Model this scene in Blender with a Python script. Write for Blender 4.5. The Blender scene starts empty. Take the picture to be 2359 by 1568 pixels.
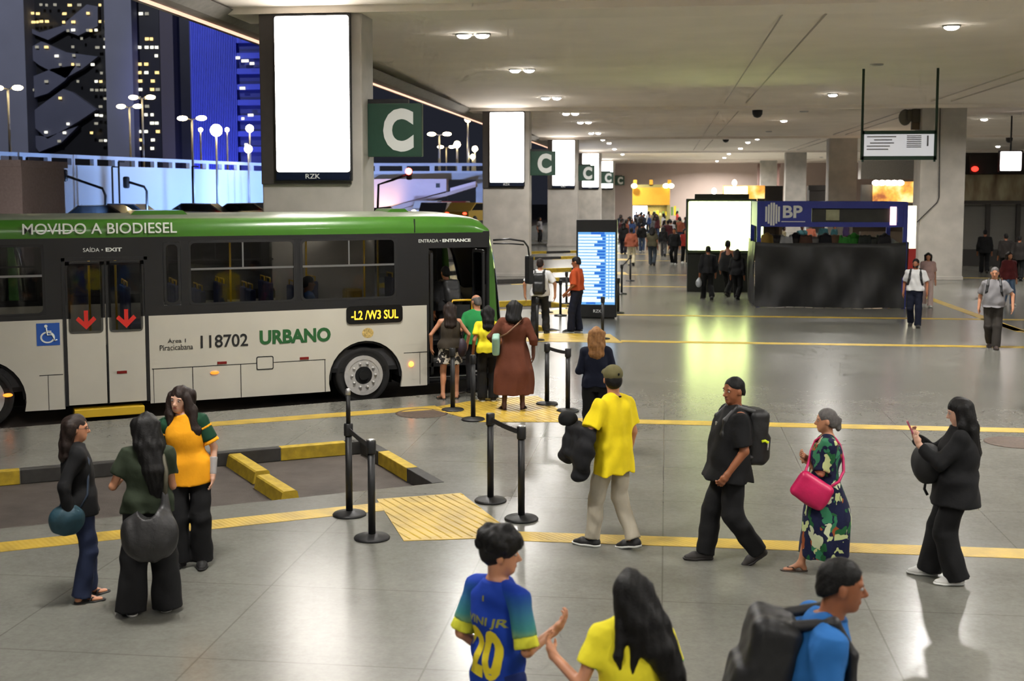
import bpy, bmesh, math, random
import numpy as np
from mathutils import Vector, Matrix, Euler
random.seed(7); rng = np.random.default_rng(7)
PI = math.pi
COL = bpy.context.scene.collection
V = lambda *a: np.array(a, float)

# ------------------------------------------------------------------ camera model (pixels of the 2359x1568 frame -> rays, to lay things out on the floor)
CF, CP, CYAW, CH = 2840.0, math.radians(5), math.radians(7.12), 3.4
CPY = 440 + CF * math.tan(CP)
def ray(px, py):
    x = (px - 1179.5) / CF; y = -(py - CPY) / CF
    f = math.cos(CP) + y * math.sin(CP); u = -math.sin(CP) + y * math.cos(CP)
    return (x * math.cos(CYAW) - f * math.sin(CYAW), x * math.sin(CYAW) + f * math.cos(CYAW), u)
def flo(px, py, z=0.0):
    r = ray(px, py); t = (z - CH) / r[2]
    return (r[0] * t, r[1] * t)
def atY(px, py, Y):
    r = ray(px, py); t = Y / r[1]
    return (r[0] * t, CH + r[2] * t)

# ------------------------------------------------------------------ materials
def s2l(c):
    c = c / 255.0
    return c / 12.92 if c <= 0.04045 else ((c + 0.055) / 1.055) ** 2.4
def rgb(r, g, b): return (s2l(r), s2l(g), s2l(b), 1.0)
_m = {}
def mat(name, col, rough=0.6, metal=0.0, noise=0.0, nscale=8.0, bump=0.0, bscale=40.0, coat=0.0, spec=0.5, alpha=1.0):
    if name in _m: return _m[name]
    m = bpy.data.materials.new(name); m.use_nodes = True; _m[name] = m
    nt = m.node_tree; b = nt.nodes['Principled BSDF']
    c = rgb(*col)
    b.inputs['Base Color'].default_value = c; b.inputs['Roughness'].default_value = rough
    b.inputs['Metallic'].default_value = metal; b.inputs['Coat Weight'].default_value = coat
    b.inputs['Specular IOR Level'].default_value = spec
    tc = nt.nodes.new('ShaderNodeTexCoord')
    if noise > 0:
        n = nt.nodes.new('ShaderNodeTexNoise'); n.inputs['Scale'].default_value = nscale; n.inputs['Detail'].default_value = 4
        r = nt.nodes.new('ShaderNodeValToRGB')
        r.color_ramp.elements[0].position = .3; r.color_ramp.elements[1].position = .7
        r.color_ramp.elements[0].color = tuple(max(0, v * (1 - noise)) for v in c[:3]) + (1,)
        r.color_ramp.elements[1].color = tuple(min(1, v * (1 + noise)) for v in c[:3]) + (1,)
        nt.links.new(tc.outputs['Object'], n.inputs['Vector']); nt.links.new(n.outputs['Fac'], r.inputs['Fac'])
        nt.links.new(r.outputs['Color'], b.inputs['Base Color'])
    if bump > 0:
        n2 = nt.nodes.new('ShaderNodeTexNoise'); n2.inputs['Scale'].default_value = bscale; n2.inputs['Detail'].default_value = 3
        bp = nt.nodes.new('ShaderNodeBump'); bp.inputs['Strength'].default_value = bump; bp.inputs['Distance'].default_value = .01
        nt.links.new(tc.outputs['Object'], n2.inputs['Vector']); nt.links.new(n2.outputs['Fac'], bp.inputs['Height'])
        nt.links.new(bp.outputs['Normal'], b.inputs['Normal'])
    return m
def emit(name, col, strength, base=(20, 20, 20)):
    if name in _m: return _m[name]
    m = mat(name, base, .3)
    b = m.node_tree.nodes['Principled BSDF']
    b.inputs['Emission Color'].default_value = rgb(*col); b.inputs['Emission Strength'].default_value = strength
    return m
def nodes(m):
    nt = m.node_tree; b = nt.nodes['Principled BSDF']
    tc = nt.nodes.new('ShaderNodeTexCoord')
    def new(t, **kw):
        n = nt.nodes.new(t)
        for k, v in kw.items():
            if k in n.inputs: n.inputs[k].default_value = v
            else: setattr(n, k, v)
        return n
    return nt, b, tc, new

# ------------------------------------------------------------------ object helpers
def link(o, parent=None):
    COL.objects.link(o)
    if parent is not None: o.parent = parent
    return o
def tag(o, label=None, cat=None, group=None, kind=None):
    if label: o['label'] = label
    if cat: o['category'] = cat
    if group: o['group'] = group
    if kind: o['kind'] = kind
    return o
def empty(name, loc=(0, 0, 0), rz=0.0, label=None, cat=None, group=None):
    o = bpy.data.objects.new(name, None); COL.objects.link(o)
    o.location = loc; o.rotation_euler = (0, 0, rz); o.empty_display_size = .1
    return tag(o, label, cat, group)
def mesh_obj(name, verts, faces, m, parent=None, smooth=False, fm=None):
    me = bpy.data.meshes.new(name)
    me.from_pydata([tuple(map(float, v)) for v in verts], [], [tuple(map(int, f)) for f in faces])
    for x in (m if isinstance(m, (list, tuple)) else [m]): me.materials.append(x)
    if fm is not None: me.polygons.foreach_set('material_index', np.asarray(fm, dtype=np.int32))
    if smooth: me.polygons.foreach_set('use_smooth', np.ones(len(me.polygons), dtype=bool))
    me.update()
    return link(bpy.data.objects.new(name, me), parent)
class MB:
    """collects simple solids and links them as ONE mesh object"""
    def __init__(s): s.v = []; s.f = []; s.mi = []; s.sm = []
    def add(s, v, f, mi=0, sm=False):
        n = len(s.v); s.v += [tuple(map(float, p)) for p in v]; s.f += [tuple(i + n for i in q) for q in f]
        s.mi += [mi] * len(f); s.sm += [sm] * len(f); return s
    def box(s, x0, y0, z0, x1, y1, z1, mi=0, R=None, o=(0, 0, 0), bev=0.0):
        if bev > 0:
            bm = bmesh.new(); bmesh.ops.create_cube(bm, size=1)
            for v in bm.verts: v.co = Vector(((x0 + x1) / 2 + v.co.x * (x1 - x0), (y0 + y1) / 2 + v.co.y * (y1 - y0), (z0 + z1) / 2 + v.co.z * (z1 - z0)))
            bmesh.ops.bevel(bm, geom=bm.edges[:], offset=bev, segments=2, affect='EDGES', profile=.5)
            bm.verts.index_update()
            v = [tuple(q.co) for q in bm.verts]; f = [[q.index for q in g.verts] for g in bm.faces]; bm.free()
        else:
            v = [(x, y, z) for z in (z0, z1) for y in (y0, y1) for x in (x0, x1)]
            f = [(0, 2, 3, 1), (4, 5, 7, 6), (0, 1, 5, 4), (2, 6, 7, 3), (0, 4, 6, 2), (1, 3, 7, 5)]
        if R is not None: v = [tuple(Vector(o) + R @ Vector(p)) for p in v]
        return s.add(v, f, mi)
    def lathe(s, prof, o=(0, 0, 0), n=20, mi=0, R=None):
        v = []; f = []
        for r, z in prof:
            for i in range(n):
                a = 2 * PI * i / n; v.append((max(r, 1e-4) * math.cos(a), max(r, 1e-4) * math.sin(a), z))
        for j in range(len(prof) - 1):
            for i in range(n):
                k = (i + 1) % n; f.append((j * n + i, j * n + k, (j + 1) * n + k, (j + 1) * n + i))
        f.append(tuple(range(n))[::-1]); f.append(tuple((len(prof) - 1) * n + i for i in range(n)))
        if R is not None: v = [tuple(R @ Vector(p)) for p in v]
        v = [(p[0] + o[0], p[1] + o[1], p[2] + o[2]) for p in v]
        return s.add(v, f, mi, True)
    def tube(s, pts, r, n=8, mi=0):
        pts = [Vector(p) for p in pts]; rs = r if isinstance(r, (list, tuple)) else [r] * len(pts)
        v = []; f = []; up = Vector((0, 0, 1))
        for i, p in enumerate(pts):
            t = (pts[min(i + 1, len(pts) - 1)] - pts[max(i - 1, 0)]).normalized()
            a = t.cross(up)
            if a.length < 1e-3: a = t.cross(Vector((1, 0, 0)))
            a.normalize(); b = a.cross(t)
            if i and a.dot(pa) < 0: a = -a; b = -b
            pa = a
            for k in range(n):
                q = 2 * PI * k / n; v.append(p + rs[i] * (a * math.cos(q) + b * math.sin(q)))
        for i in range(len(pts) - 1):
            for k in range(n):
                l = (k + 1) % n; f.append((i * n + k, i * n + l, (i + 1) * n + l, (i + 1) * n + k))
        f.append(tuple(range(n))[::-1]); f.append(tuple((len(pts) - 1) * n + k for k in range(n)))
        return s.add(v, f, mi, True)
    def prism(s, poly, axis, a, b, mi=0):
        """poly of 2-D points extruded along axis ('x','y','z') from a to b"""
        def P(p, t): return {'x': (t, p[0], p[1]), 'y': (p[0], t, p[1]), 'z': (p[0], p[1], t)}[axis]
        n = len(poly); v = [P(p, a) for p in poly] + [P(p, b) for p in poly]
        f = [tuple(range(n))[::-1], tuple(range(n, 2 * n))] + [(i, (i + 1) % n, n + (i + 1) % n, n + i) for i in range(n)]
        return s.add(v, f, mi)
    def ellip(s, c, r, n=12, mi=0):
        v = []; f = []
        for j in range(n // 2 + 1):
            t = PI * j / (n // 2)
            for i in range(n):
                a = 2 * PI * i / n
                v.append((c[0] + r[0] * math.sin(t) * math.cos(a), c[1] + r[1] * math.sin(t) * math.sin(a), c[2] + r[2] * math.cos(t)))
        for j in range(n // 2):
            for i in range(n):
                k = (i + 1) % n; f.append((j * n + i, (j + 1) * n + i, (j + 1) * n + k, j * n + k))
        return s.add(v, f, mi, True)
    def obj(s, name, m, parent=None, fixn=True):
        me = bpy.data.meshes.new(name); me.from_pydata(s.v, [], s.f)
        for x in (m if isinstance(m, (list, tuple)) else [m]): me.materials.append(x)
        me.polygons.foreach_set('material_index', np.array(s.mi, dtype=np.int32))
        me.polygons.foreach_set('use_smooth', np.array(s.sm, dtype=bool))
        me.update()
        if fixn:
            bm = bmesh.new(); bm.from_mesh(me); bmesh.ops.recalc_face_normals(bm, faces=bm.faces); bm.to_mesh(me); bm.free()
        o = bpy.data.objects.new(name, me); link(o, parent)
        return o
def copy_tree(o, parent=None):
    c = o.copy(); COL.objects.link(c); c.parent = parent
    for ch in list(o.children): copy_tree(ch, c)
    return c
_fonts = {}
def font_bold(): 
    return None
def text_mesh(name, txt, size, m, M, parent=None, depth=.002, bold=0.0, align='LEFT', xscale=1.0, space=1.0, shear=0.0):
    """lettering as a mesh; M places it (x right, y up, z out)"""
    cu = bpy.data.curves.new(name, 'FONT'); cu.body = txt; cu.size = size; cu.extrude = depth; cu.align_x = align
    cu.offset = bold; cu.space_character = space; cu.shear = shear; cu.resolution_u = 4
    o = bpy.data.objects.new(name + '_tmp', cu); COL.objects.link(o)
    bpy.context.view_layer.update()
    dg = bpy.context.evaluated_depsgraph_get()
    me = bpy.data.meshes.new_from_object(o.evaluated_get(dg)); me.name = name
    bpy.data.objects.remove(o); bpy.data.curves.remove(cu)
    me.materials.clear(); me.materials.append(m)
    S = Matrix.Diagonal((xscale, 1, 1, 1))
    me.transform(M @ S)
    return link(bpy.data.objects.new(name, me), parent)

# ------------------------------------------------------------------ implicit surfaces (bodies, clothes, hair, bags)
def nrm(v): v = np.asarray(v, float); return v / (np.linalg.norm(v) + 1e-9)
class SDF:
    def __init__(s): s.p = []; s.subs = []; s.cuts = []; s.disp = None
    def cap(s, a, b, ra, rb, k=.02, u=None, e=1.0):
        a = np.asarray(a, float); b = np.asarray(b, float); ab = b - a; bb = float(ab @ ab) + 1e-9
        def fn(x, y, z):
            px = x - a[0]; py = y - a[1]; pz = z - a[2]
            t = np.clip((px * ab[0] + py * ab[1] + pz * ab[2]) / bb, 0, 1)
            qx = px - t * ab[0]; qy = py - t * ab[1]; qz = pz - t * ab[2]
            if u is not None:
                w = (qx * u[0] + qy * u[1] + qz * u[2]) * (1 - 1 / e)
                qx = qx - w * u[0]; qy = qy - w * u[1]; qz = qz - w * u[2]
            return np.sqrt(qx * qx + qy * qy + qz * qz) - (ra + (rb - ra) * t)
        R = max(ra, rb) * max(1, e)
        s.p.append((fn, np.minimum(a, b) - R, np.maximum(a, b) + R, k)); return s
    def chain(s, pts, rs, k=.02, u=None, e=1.0):
        for i in range(len(pts) - 1): s.cap(pts[i], pts[i + 1], rs[i], rs[i + 1], k, u, e)
        return s
    def _ell(s, c, r, R=None):
        c = np.asarray(c, float); r = np.asarray(r, float); R = np.eye(3) if R is None else np.asarray(R, float)
        def fn(x, y, z):
            px = x - c[0]; py = y - c[1]; pz = z - c[2]
            k0 = 0; k1 = 0
            for i in range(3):
                q = (px * R[0, i] + py * R[1, i] + pz * R[2, i]) / r[i]
                k0 = k0 + q * q; k1 = k1 + (q / r[i]) ** 2
            k0 = np.sqrt(k0); k1 = np.sqrt(k1) + 1e-9
            return k0 * (k0 - 1) / k1
        ext = np.abs(R) @ r
        return fn, c - ext, c + ext
    def ell(s, c, r, R=None, k=.02): s.p.append(s._ell(c, r, R) + (k,)); return s
    def sub(s, c, r, R=None): s.subs.append(s._ell(c, r, R)[0]); return s
    def rbox(s, c, h, r, R=None, k=.02):
        c = np.asarray(c, float); h = np.asarray(h, float); R = np.eye(3) if R is None else np.asarray(R, float)
        def fn(x, y, z):
            px = x - c[0]; py = y - c[1]; pz = z - c[2]; o = 0; m = -9.
            for i in range(3):
                q = np.abs(px * R[0, i] + py * R[1, i] + pz * R[2, i]) - (h[i] - r)
                o = o + np.maximum(q, 0) ** 2; m = np.maximum(m, q)
            return np.sqrt(o) + np.minimum(m, 0) - r
        ext = np.abs(R) @ h
        s.p.append((fn, c - ext, c + ext, k)); return s
    def loft(s, o, R, prof, k=.02, pw=2.3, grow=0.0):
        o = np.asarray(o, float); R = np.asarray(R, float); pr = np.array([tuple(q) + (0,) * (4 - len(q)) for q in prof], float)
        A = pr[:, 1] + grow; B = pr[:, 2] + grow; Z = pr[:, 0]; YO = pr[:, 3]
        # smooth the profile
        zz = np.linspace(Z[0], Z[-1], 48)
        def sm(q):
            q = np.interp(zz, Z, q)
            for _ in range(3): q[1:-1] = (q[:-2] + 2 * q[1:-1] + q[2:]) / 4
            return q
        As, Bs, Ys = sm(A), sm(B), sm(YO)
        def fn(x, y, z):
            px = x - o[0]; py = y - o[1]; pz = z - o[2]
            lx = px * R[0, 0] + py * R[1, 0] + pz * R[2, 0]; ly = px * R[0, 1] + py * R[1, 1] + pz * R[2, 1]; lz = px * R[0, 2] + py * R[1, 2] + pz * R[2, 2]
            a = np.interp(lz, zz, As); b = np.interp(lz, zz, Bs); yo = np.interp(lz, zz, Ys)
            q = (np.abs(lx / a) ** pw + np.abs((ly - yo) / b) ** pw) ** (1 / pw)
            return np.maximum((q - 1) * np.minimum(a, b), np.maximum(lz - Z[-1], Z[0] - lz))
        m = max(A.max(), B.max() + abs(YO).max())
        p0 = o + R[:, 2] * Z[0]; p1 = o + R[:, 2] * Z[-1]
        s.p.append((fn, np.minimum(p0, p1) - m, np.maximum(p0, p1) + m, k)); return s
    def cut(s, pt, n): s.cuts.append((np.asarray(pt, float), nrm(n))); return s
    def mesh(s, h):
        lo = np.min([p[1] for p in s.p], 0) - 3 * h; hi = np.max([p[2] for p in s.p], 0) + 3 * h
        n = np.ceil((hi - lo) / h).astype(int) + 1
        ax = [lo[i] + h * np.arange(n[i]) for i in range(3)]
        F = np.full(n, .08)
        for fn, a, b, k in s.p:
            mg = k + 3 * h
            i0 = np.clip(np.floor((a - mg - lo) / h).astype(int), 0, n - 1); i1 = np.clip(np.ceil((b + mg - lo) / h).astype(int) + 1, 1, n)
            sl = tuple(slice(i0[i], i1[i]) for i in range(3))
            x = ax[0][sl[0]][:, None, None]; y = ax[1][sl[1]][None, :, None]; z = ax[2][sl[2]][None, None, :]
            d = fn(x, y, z); f = F[sl]
            hh = np.maximum(k - np.abs(f - d), 0) / k
            F[sl] = np.minimum(f, d) - hh * hh * k * .25
        X = ax[0][:, None, None]; Y = ax[1][None, :, None]; Z = ax[2][None, None, :]
        if s.disp is not None: F = F + s.disp(X, Y, Z)
        for fn in s.subs: F = np.maximum(F, -fn(X, Y, Z))
        for pt, nn in s.cuts: F = np.maximum(F, (X - pt[0]) * nn[0] + (Y - pt[1]) * nn[1] + (Z - pt[2]) * nn[2])
        F[0] = F[-1] = .05; F[:, 0] = F[:, -1] = .05; F[:, :, 0] = F[:, :, -1] = .05
        return surfnets(F, lo, h)
def surfnets(F, lo, h):
    I = F < 0
    c = np.zeros(np.array(F.shape) - 1, dtype=np.int8); S = [slice(0, -1), slice(1, None)]
    for i in (0, 1):
        for j in (0, 1):
            for k in (0, 1): c += I[S[i], S[j], S[k]]
    m = (c > 0) & (c < 8)
    idx = np.full(m.shape, -1, dtype=np.int64); ii = np.argwhere(m); idx[m] = np.arange(len(ii))
    if len(ii) == 0: return np.zeros((0, 3)), np.zeros((0, 4), int)
    cor = [(a, b, d) for a in (0, 1) for b in (0, 1) for d in (0, 1)]
    val = {q: F[ii[:, 0] + q[0], ii[:, 1] + q[1], ii[:, 2] + q[2]] for q in cor}
    P = np.zeros((len(ii), 3)); N = np.zeros(len(ii))
    for q in cor:
        for a in range(3):
            if q[a] == 0:
                r = list(q); r[a] = 1; r = tuple(r)
                f0, f1 = val[q], val[r]; cr = (f0 < 0) != (f1 < 0)
                t = np.where(cr, f0 / np.where(cr, f0 - f1, 1), 0)
                pt = np.tile(np.array(q, float), (len(ii), 1)); pt[:, a] = t
                P += pt * cr[:, None]; N += cr
    P = (P / N[:, None] + ii) * h + lo
    Q = []
    n = F.shape
    for a in range(3):
        b, d = (a + 1) % 3, (a + 2) % 3
        s0 = [slice(1, -1)] * 3; s1 = [slice(1, -1)] * 3; s0[a] = slice(0, -1); s1[a] = slice(1, None)
        A, B = I[tuple(s0)], I[tuple(s1)]
        e = np.argwhere(A != B)
        if not len(e): continue
        ins = A[tuple(e.T)]
        g = e + 1; g[:, a] -= 1
        def cell(db, dd):
            w = g.copy(); w[:, b] += db; w[:, d] += dd
            return idx[w[:, 0], w[:, 1], w[:, 2]]
        q = np.stack([cell(-1, -1), cell(0, -1), cell(0, 0), cell(-1, 0)], 1)
        q[~ins] = q[~ins][:, ::-1]
        Q.append(q)
    Q = np.concatenate(Q); Q = Q[(Q >= 0).all(1)]
    return P, Q
def np_obj(name, P, Q, m, parent=None, extra=None):
    """numpy quads -> smooth mesh object; extra = MB with further pieces (own material slots)"""
    me = bpy.data.meshes.new(name)
    nv, nf = len(P), len(Q); ev, ef = ([], []) if extra is None else (extra.v, extra.f)
    if not ev:
        me.vertices.add(nv); me.vertices.foreach_set('co', np.asarray(P, np.float32).ravel())
        me.loops.add(nf * 4); me.loops.foreach_set('vertex_index', np.asarray(Q, np.int32).ravel())
        me.polygons.add(nf); me.polygons.foreach_set('loop_start', np.arange(0, nf * 4, 4, dtype=np.int32))
        mi = np.zeros(nf, np.int32)
    else:
        me.from_pydata(P.tolist() + list(ev), [], Q.tolist() + [tuple(i + nv for i in f) for f in ef])
        mi = np.array([0] * nf + list(extra.mi), np.int32)
    for x in (m if isinstance(m, (list, tuple)) else [m]): me.materials.append(x)
    me.polygons.foreach_set('material_index', mi)
    me.polygons.foreach_set('use_smooth', np.ones(len(me.polygons), dtype=bool))
    me.update(calc_edges=True); me.validate()
    return link(bpy.data.objects.new(name, me), parent)
# ------------------------------------------------------------------ people
SKIN = {
    'pale': mat('skin_pale', (205, 160, 135), .5, noise=.06, nscale=6),
    'tan': mat('skin_tan', (186, 130, 98), .5, noise=.06, nscale=6),
    'brown': mat('skin_brown', (150, 92, 60), .5, noise=.06, nscale=6),
    'deep': mat('skin_deep', (88, 52, 38), .5, noise=.06, nscale=6)}
EYEW = mat('eye_white', (165, 158, 152), .6); DARK = mat('eye_dark', (22, 16, 14), .35)
LIP = {k: mat('lip_' + k, c, .45) for k, c in dict(pale=(176, 96, 90), tan=(150, 82, 74), brown=(120, 66, 56), deep=(92, 48, 44)).items()}
def hairmat(name, c): return mat('hair_' + name, c, .6, noise=.25, nscale=30, bump=.35, bscale=90, spec=.3)
HAIR = dict(black=hairmat('black', (13, 11, 10)), brown=hairmat('brown', (36, 25, 20)), blond=hairmat('blond', (140, 98, 56)), grey=hairmat('grey', (92, 88, 86)))
def cloth(name, c, rough=.85, noise=.10): return mat('cloth_' + name, c, rough, noise=noise, nscale=5, bump=.25, bscale=25, spec=.25)
WHITE = mat('shoe_white', (205, 205, 200), .55, noise=.05); BLACKSHOE = mat('shoe_black', (24, 23, 23), .6, noise=.1)
PROF = dict(
    m=[(-.10, .10, .085), (-.05, .152, .105), (0, .168, .120), (.08, .160, .114), (.17, .146, .104), (.28, .160, .113), (.38, .174, .116), (.44, .166, .100), (.485, .115, .078), (.53, .060, .060)],
    f=[(-.10, .11, .09), (-.05, .160, .108), (0, .172, .122), (.08, .152, .108), (.17, .124, .092), (.28, .142, .112), (.36, .150, .118), (.43, .143, .092), (.48, .100, .070), (.53, .050, .052)])
def frame_z(d, ref=(0, 1, 0)):
    z = nrm(d); x = np.cross(ref, z)
    if np.linalg.norm(x) < .05: x = np.cross((1, 0, 0), z)
    x = nrm(x); return np.stack([x, np.cross(z, x), z], 1)
def ik(A, B, l1, l2, hint):
    v = B - A; d = np.linalg.norm(v); n = v / (d + 1e-9); d = min(d, (l1 + l2) * .999)
    a = (l1 * l1 - l2 * l2 + d * d) / (2 * d); hh = math.sqrt(max(l1 * l1 - a * a, 0)); hint = np.asarray(hint, float)
    p = hint - n * (n @ hint); p = nrm(p)
    return A + n * a + p * hh, A + n * d
def wrinkle(amp, seed, f=26.0, vert=.45, out=0.):
    r = np.random.default_rng(seed); K = r.normal(size=(4, 3)); K[:, 2] *= vert; K = K / np.linalg.norm(K, axis=1)[:, None] * f * r.uniform(.6, 1.7, (4, 1)); ph = r.uniform(0, 6.28, 4)
    def fn(x, y, z):
        s = 0
        for k, p in zip(K, ph): s = s + np.sin(k[0] * x + k[1] * y + k[2] * z + p + .8 * np.sin(9 * z + 7 * x + p))
        return amp * (s * .5 - out)
    return fn
def sdf_obj(name, S, h, m, parent=None, extra=None):
    P, Q = S.mesh(h); return np_obj(name, P, Q, m, parent, extra)

def hand(S, w, d, n, side, s, curl=.35, spread=1.0, thumb=.5):
    """palm, five fingers (three bent segments) and a thumb off the side of the palm"""
    d = nrm(d); n = nrm(np.asarray(n) - d * (d @ np.asarray(n))); t = np.cross(d, n)   # t: across the palm
    if side > 0: t = -t                                                                  # towards the thumb
    P = lambda a, b, c: w + s * (d * a + t * b + n * c)
    S.cap(P(-.01, 0, 0), P(.035, 0, 0), .024 * s, .026 * s, .02, t, 1.25)
    S.cap(P(.03, 0, 0), P(.075, 0, .004), .017 * s, .015 * s, .015, t, 2.35)
    for b, L, q in ((.030, .072, .0), (.0105, .082, -.02), (-.0105, .076, .04), (-.030, .058, .10)):
        p = P(.078 - abs(b) * .15, b, .003); ang = curl * .6 + q; r = .0092 * s
        dd = nrm(d + t * b * 3.5 * spread)
        for f_, (fr, bend) in enumerate(((.45, .55), (.31, .9), (.24, .7))):
            e = p + s * L * fr * (dd * math.cos(ang) + n * math.sin(ang))
            S.cap(p, e, r, r * .92, .004); p = e; r *= .92; ang += curl * bend
    p = P(.018, .026, .004); e = P(.05, .050, .016 + .02 * thumb); g = P(.080, .052 - .012 * thumb, .024 + .035 * thumb)
    S.cap(p, e, .0135 * s, .0108 * s, .012); S.cap(e, g, .0105 * s, .0085 * s, .004)

class Person: pass
def person(label, xy, face, H=1.70, sex='m', build=1.0, skin='tan', lean=0., side=0., twist=0., head=(0, 0), z0=0.,
           feet=None, arms=None, drop=0., hair=None, top=None, bottom=None, shoes=None, vox=.0075, cvox=.010,
           face_parts=True, hands=True, belly=0., neckf=0., group=None, collar=None, beard=False, glasses=False):
    s = H / 1.70; sk = SKIN[skin]; q = math.sqrt(build)
    J = Person(); J.s = s; J.q = q
    J.root = empty('person', (xy[0], xy[1], z0), -math.radians(face), label, 'person', group)
    root = J.root
    tw = math.radians(twist); u = nrm((math.tan(math.radians(side)), math.tan(math.radians(lean)), 1)); f0 = V(math.sin(tw), math.cos(tw), 0)
    r_ = nrm(np.cross(f0, u)); f_ = np.cross(u, r_); T = np.stack([r_, f_, u], 1); J.T = T
    feet = feet or {}; arms = arms or {}
    hipw = (.090 if sex == 'm' else .092) * s; shw = (.178 if sex == 'm' else .158) * s * (1 + (q - 1) * .6)
    L1, L2 = .240 * H, .236 * H
    F = {}
    for k, sg in (('L', -1), ('R', 1)):
        ft = dict(p=(sg * .10, 0), yaw=sg * 8, pitch=0, lift=0., hint=(sg * .12, 1, 0)); ft.update(feet.get(k, {})); F[k] = ft
    # ankles
    A = {}; FR = {}
    for k, ft in F.items():
        y, p = math.radians(ft['yaw']), math.radians(ft['pitch'])
        f = V(math.sin(y) * math.cos(p), math.cos(y) * math.cos(p), -math.sin(p)); rr = V(math.cos(y), -math.sin(y), 0); uu = np.cross(rr, f)
        R = np.stack([rr, f, uu], 1); FR[k] = R
        ball = V(ft['p'][0] * s, ft['p'][1] * s, ft['lift'] * s) + V(math.sin(y), math.cos(y), 0) * .11 * s + V(0, 0, .03 * s)
        A[k] = ball + R @ V(0, -.11, .05) * s
    pz = .530 * H
    for k, sg in (('L', -1), ('R', 1)):
        hx = V(sg * hipw, 0, 0); dx = np.linalg.norm((A[k] - hx)[:2]); pz = min(pz, A[k][2] + math.sqrt(max((L1 + L2) ** 2 * .992 - dx * dx, .01)) + .02 * s)
    P = V(0, 0, pz - drop); J.P = P
    neck = P + u * .527 * s + f_ * neckf * s
    yw, pt = math.radians(head[0]), math.radians(head[1])
    hf = V(math.sin(yw) * math.cos(pt), math.cos(yw) * math.cos(pt), -math.sin(pt)); hr = V(math.cos(yw), -math.sin(yw), 0)
    if len(head) > 2:
        ro = math.radians(head[2]); hu = np.cross(hr, hf); hr = hr * math.cos(ro) - hu * math.sin(ro)
    HR = np.stack([hr, hf, np.cross(hr, hf)], 1)
    C = neck + nrm(u + V(0, .0, .6)) * .150 * s + hf * .022 * s; J.C = C; J.HR = HR; J.neck = neck
    hd = lambda *p: C + HR @ (V(*p) * s); J.hd = hd
    tp = lambda *p: P + T @ (V(*p) * s); J.tp = tp
    S = SDF()
    prof = [(z * s, a * s * (build if z < .40 else q), b * s * (build if z < .42 else q), (belly * s * math.exp(-((z - .14) / .13) ** 2))) for z, a, b in PROF[sex]]
    J.prof = prof
    S.loft(P, T, prof, .03)
    J.sh = {}; J.el = {}; J.wr = {}; J.hip = {}; J.kn = {}; J.an = A
    ru, rf = .047 * s * q * (1 if sex == 'm' else .86), .037 * s * q * (1 if sex == 'm' else .86)
    for k, sg in (('L', -1), ('R', 1)):
        # legs
        hip = P + V(math.cos(tw * .4) * sg * hipw, 0, -.02 * s); kn, an = ik(hip, A[k], L1, L2, F[k]['hint'])
        J.hip[k], J.kn[k] = hip, kn; A[k] = an
        S.cap(hip, kn, .080 * s * q, .054 * s * q, .03); S.cap(kn, an, .050 * s * q, .034 * s, .02)
        S.ell(kn + (an - kn) * .28 + FR[k] @ V(0, -.014 * s, 0), (.046 * s * q, .046 * s * q, .11 * s), frame_z(an - kn), .03)
        R = FR[k]; ftp = lambda *p: an + R @ (V(*p) * s)
        S.cap(an, ftp(0, -.03, -.05), .035 * s, .030 * s, .02)
        S.cap(an, ftp(0, .10, -.055), .032 * s, .024 * s, .02); S.cap(ftp(0, .10, -.058), ftp(0, .165, -.064), .024 * s, .016 * s, .012, R[:, 0], 1.65)
        # arms
        sh = tp(sg * shw / s, 0, .452); J.sh[k] = sh
        ar = dict(w=(sg * .07, .02, -.52), hint=(sg * .4, -1, 0), d=None, n=None, curl=.45, thumb=.4); ar.update(arms.get(k, {}))
        el, wr = ik(sh, sh + V(*ar['w']) * s, .168 * H, .148 * H, ar['hint']); J.el[k], J.wr[k] = el, wr
        S.cap(sh, el, ru * 1.08, rf, .03); S.cap(el, wr, rf, .0255 * s * (1 + (q - 1) * .5), .015)
        S.cap(tp(sg * .055, -.005, .482), sh, .044 * s, .048 * s * q, .03)
        d = nrm(ar['d']) if ar['d'] is not None else nrm(wr - el)
        n = ar['n'] if ar['n'] is not None else V(-sg, .15, 0)
        if hands: hand(S, wr + d * .012 * s, d, n, sg, s * (.97 if sex == 'm' else .88), ar['curl'], thumb=ar['thumb'])
        else: S.cap(wr, wr + d * .15 * s, .026 * s, .018 * s, .02, frame_z(d)[:, 0], 1.3)
        J.__dict__['hd' + k] = (wr, d, nrm(n))
    S.cap(neck - u * .05 * s, hd(0, -.022, -.06), .058 * s * (q if sex == 'm' else .88), .052 * s * (1 if sex == 'm' else .86), .03)
    S.ell(hd(0, -.012, .030), V(.075, .096, .088) * s, HR, .02)
    S.ell(hd(0, .020, -.035), V(.062 * (1 + (q - 1) * .5), .068, .080) * s, HR, .03)
    S.ell(hd(0, .058, -.092), V(.030, .024, .022) * s, HR, .03)
    if face_parts:
        S.sub(hd(.031, .098, .004), V(.016, .016, .010) * s, HR); S.sub(hd(-.031, .098, .004), V(.016, .016, .010) * s, HR)
        S.cap(hd(0, .084, .008), hd(0, .107, -.030), .007 * s, .0125 * s, .010); S.ell(hd(0, .092, -.037), V(.018, .014, .009) * s, HR, .008)
        S.cap(hd(-.040, .074, .022), hd(.040, .074, .022), .011 * s, .011 * s, .012)
        S.cap(hd(-.018, .080, -.064), hd(.018, .080, -.064), .008 * s, .008 * s, .010)
    for sg in (-1, 1): S.ell(hd(sg * .078, -.008, -.012), V(.010, .020, .031) * s, HR, .006)
    ex = MB(); mats = [sk]
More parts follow.
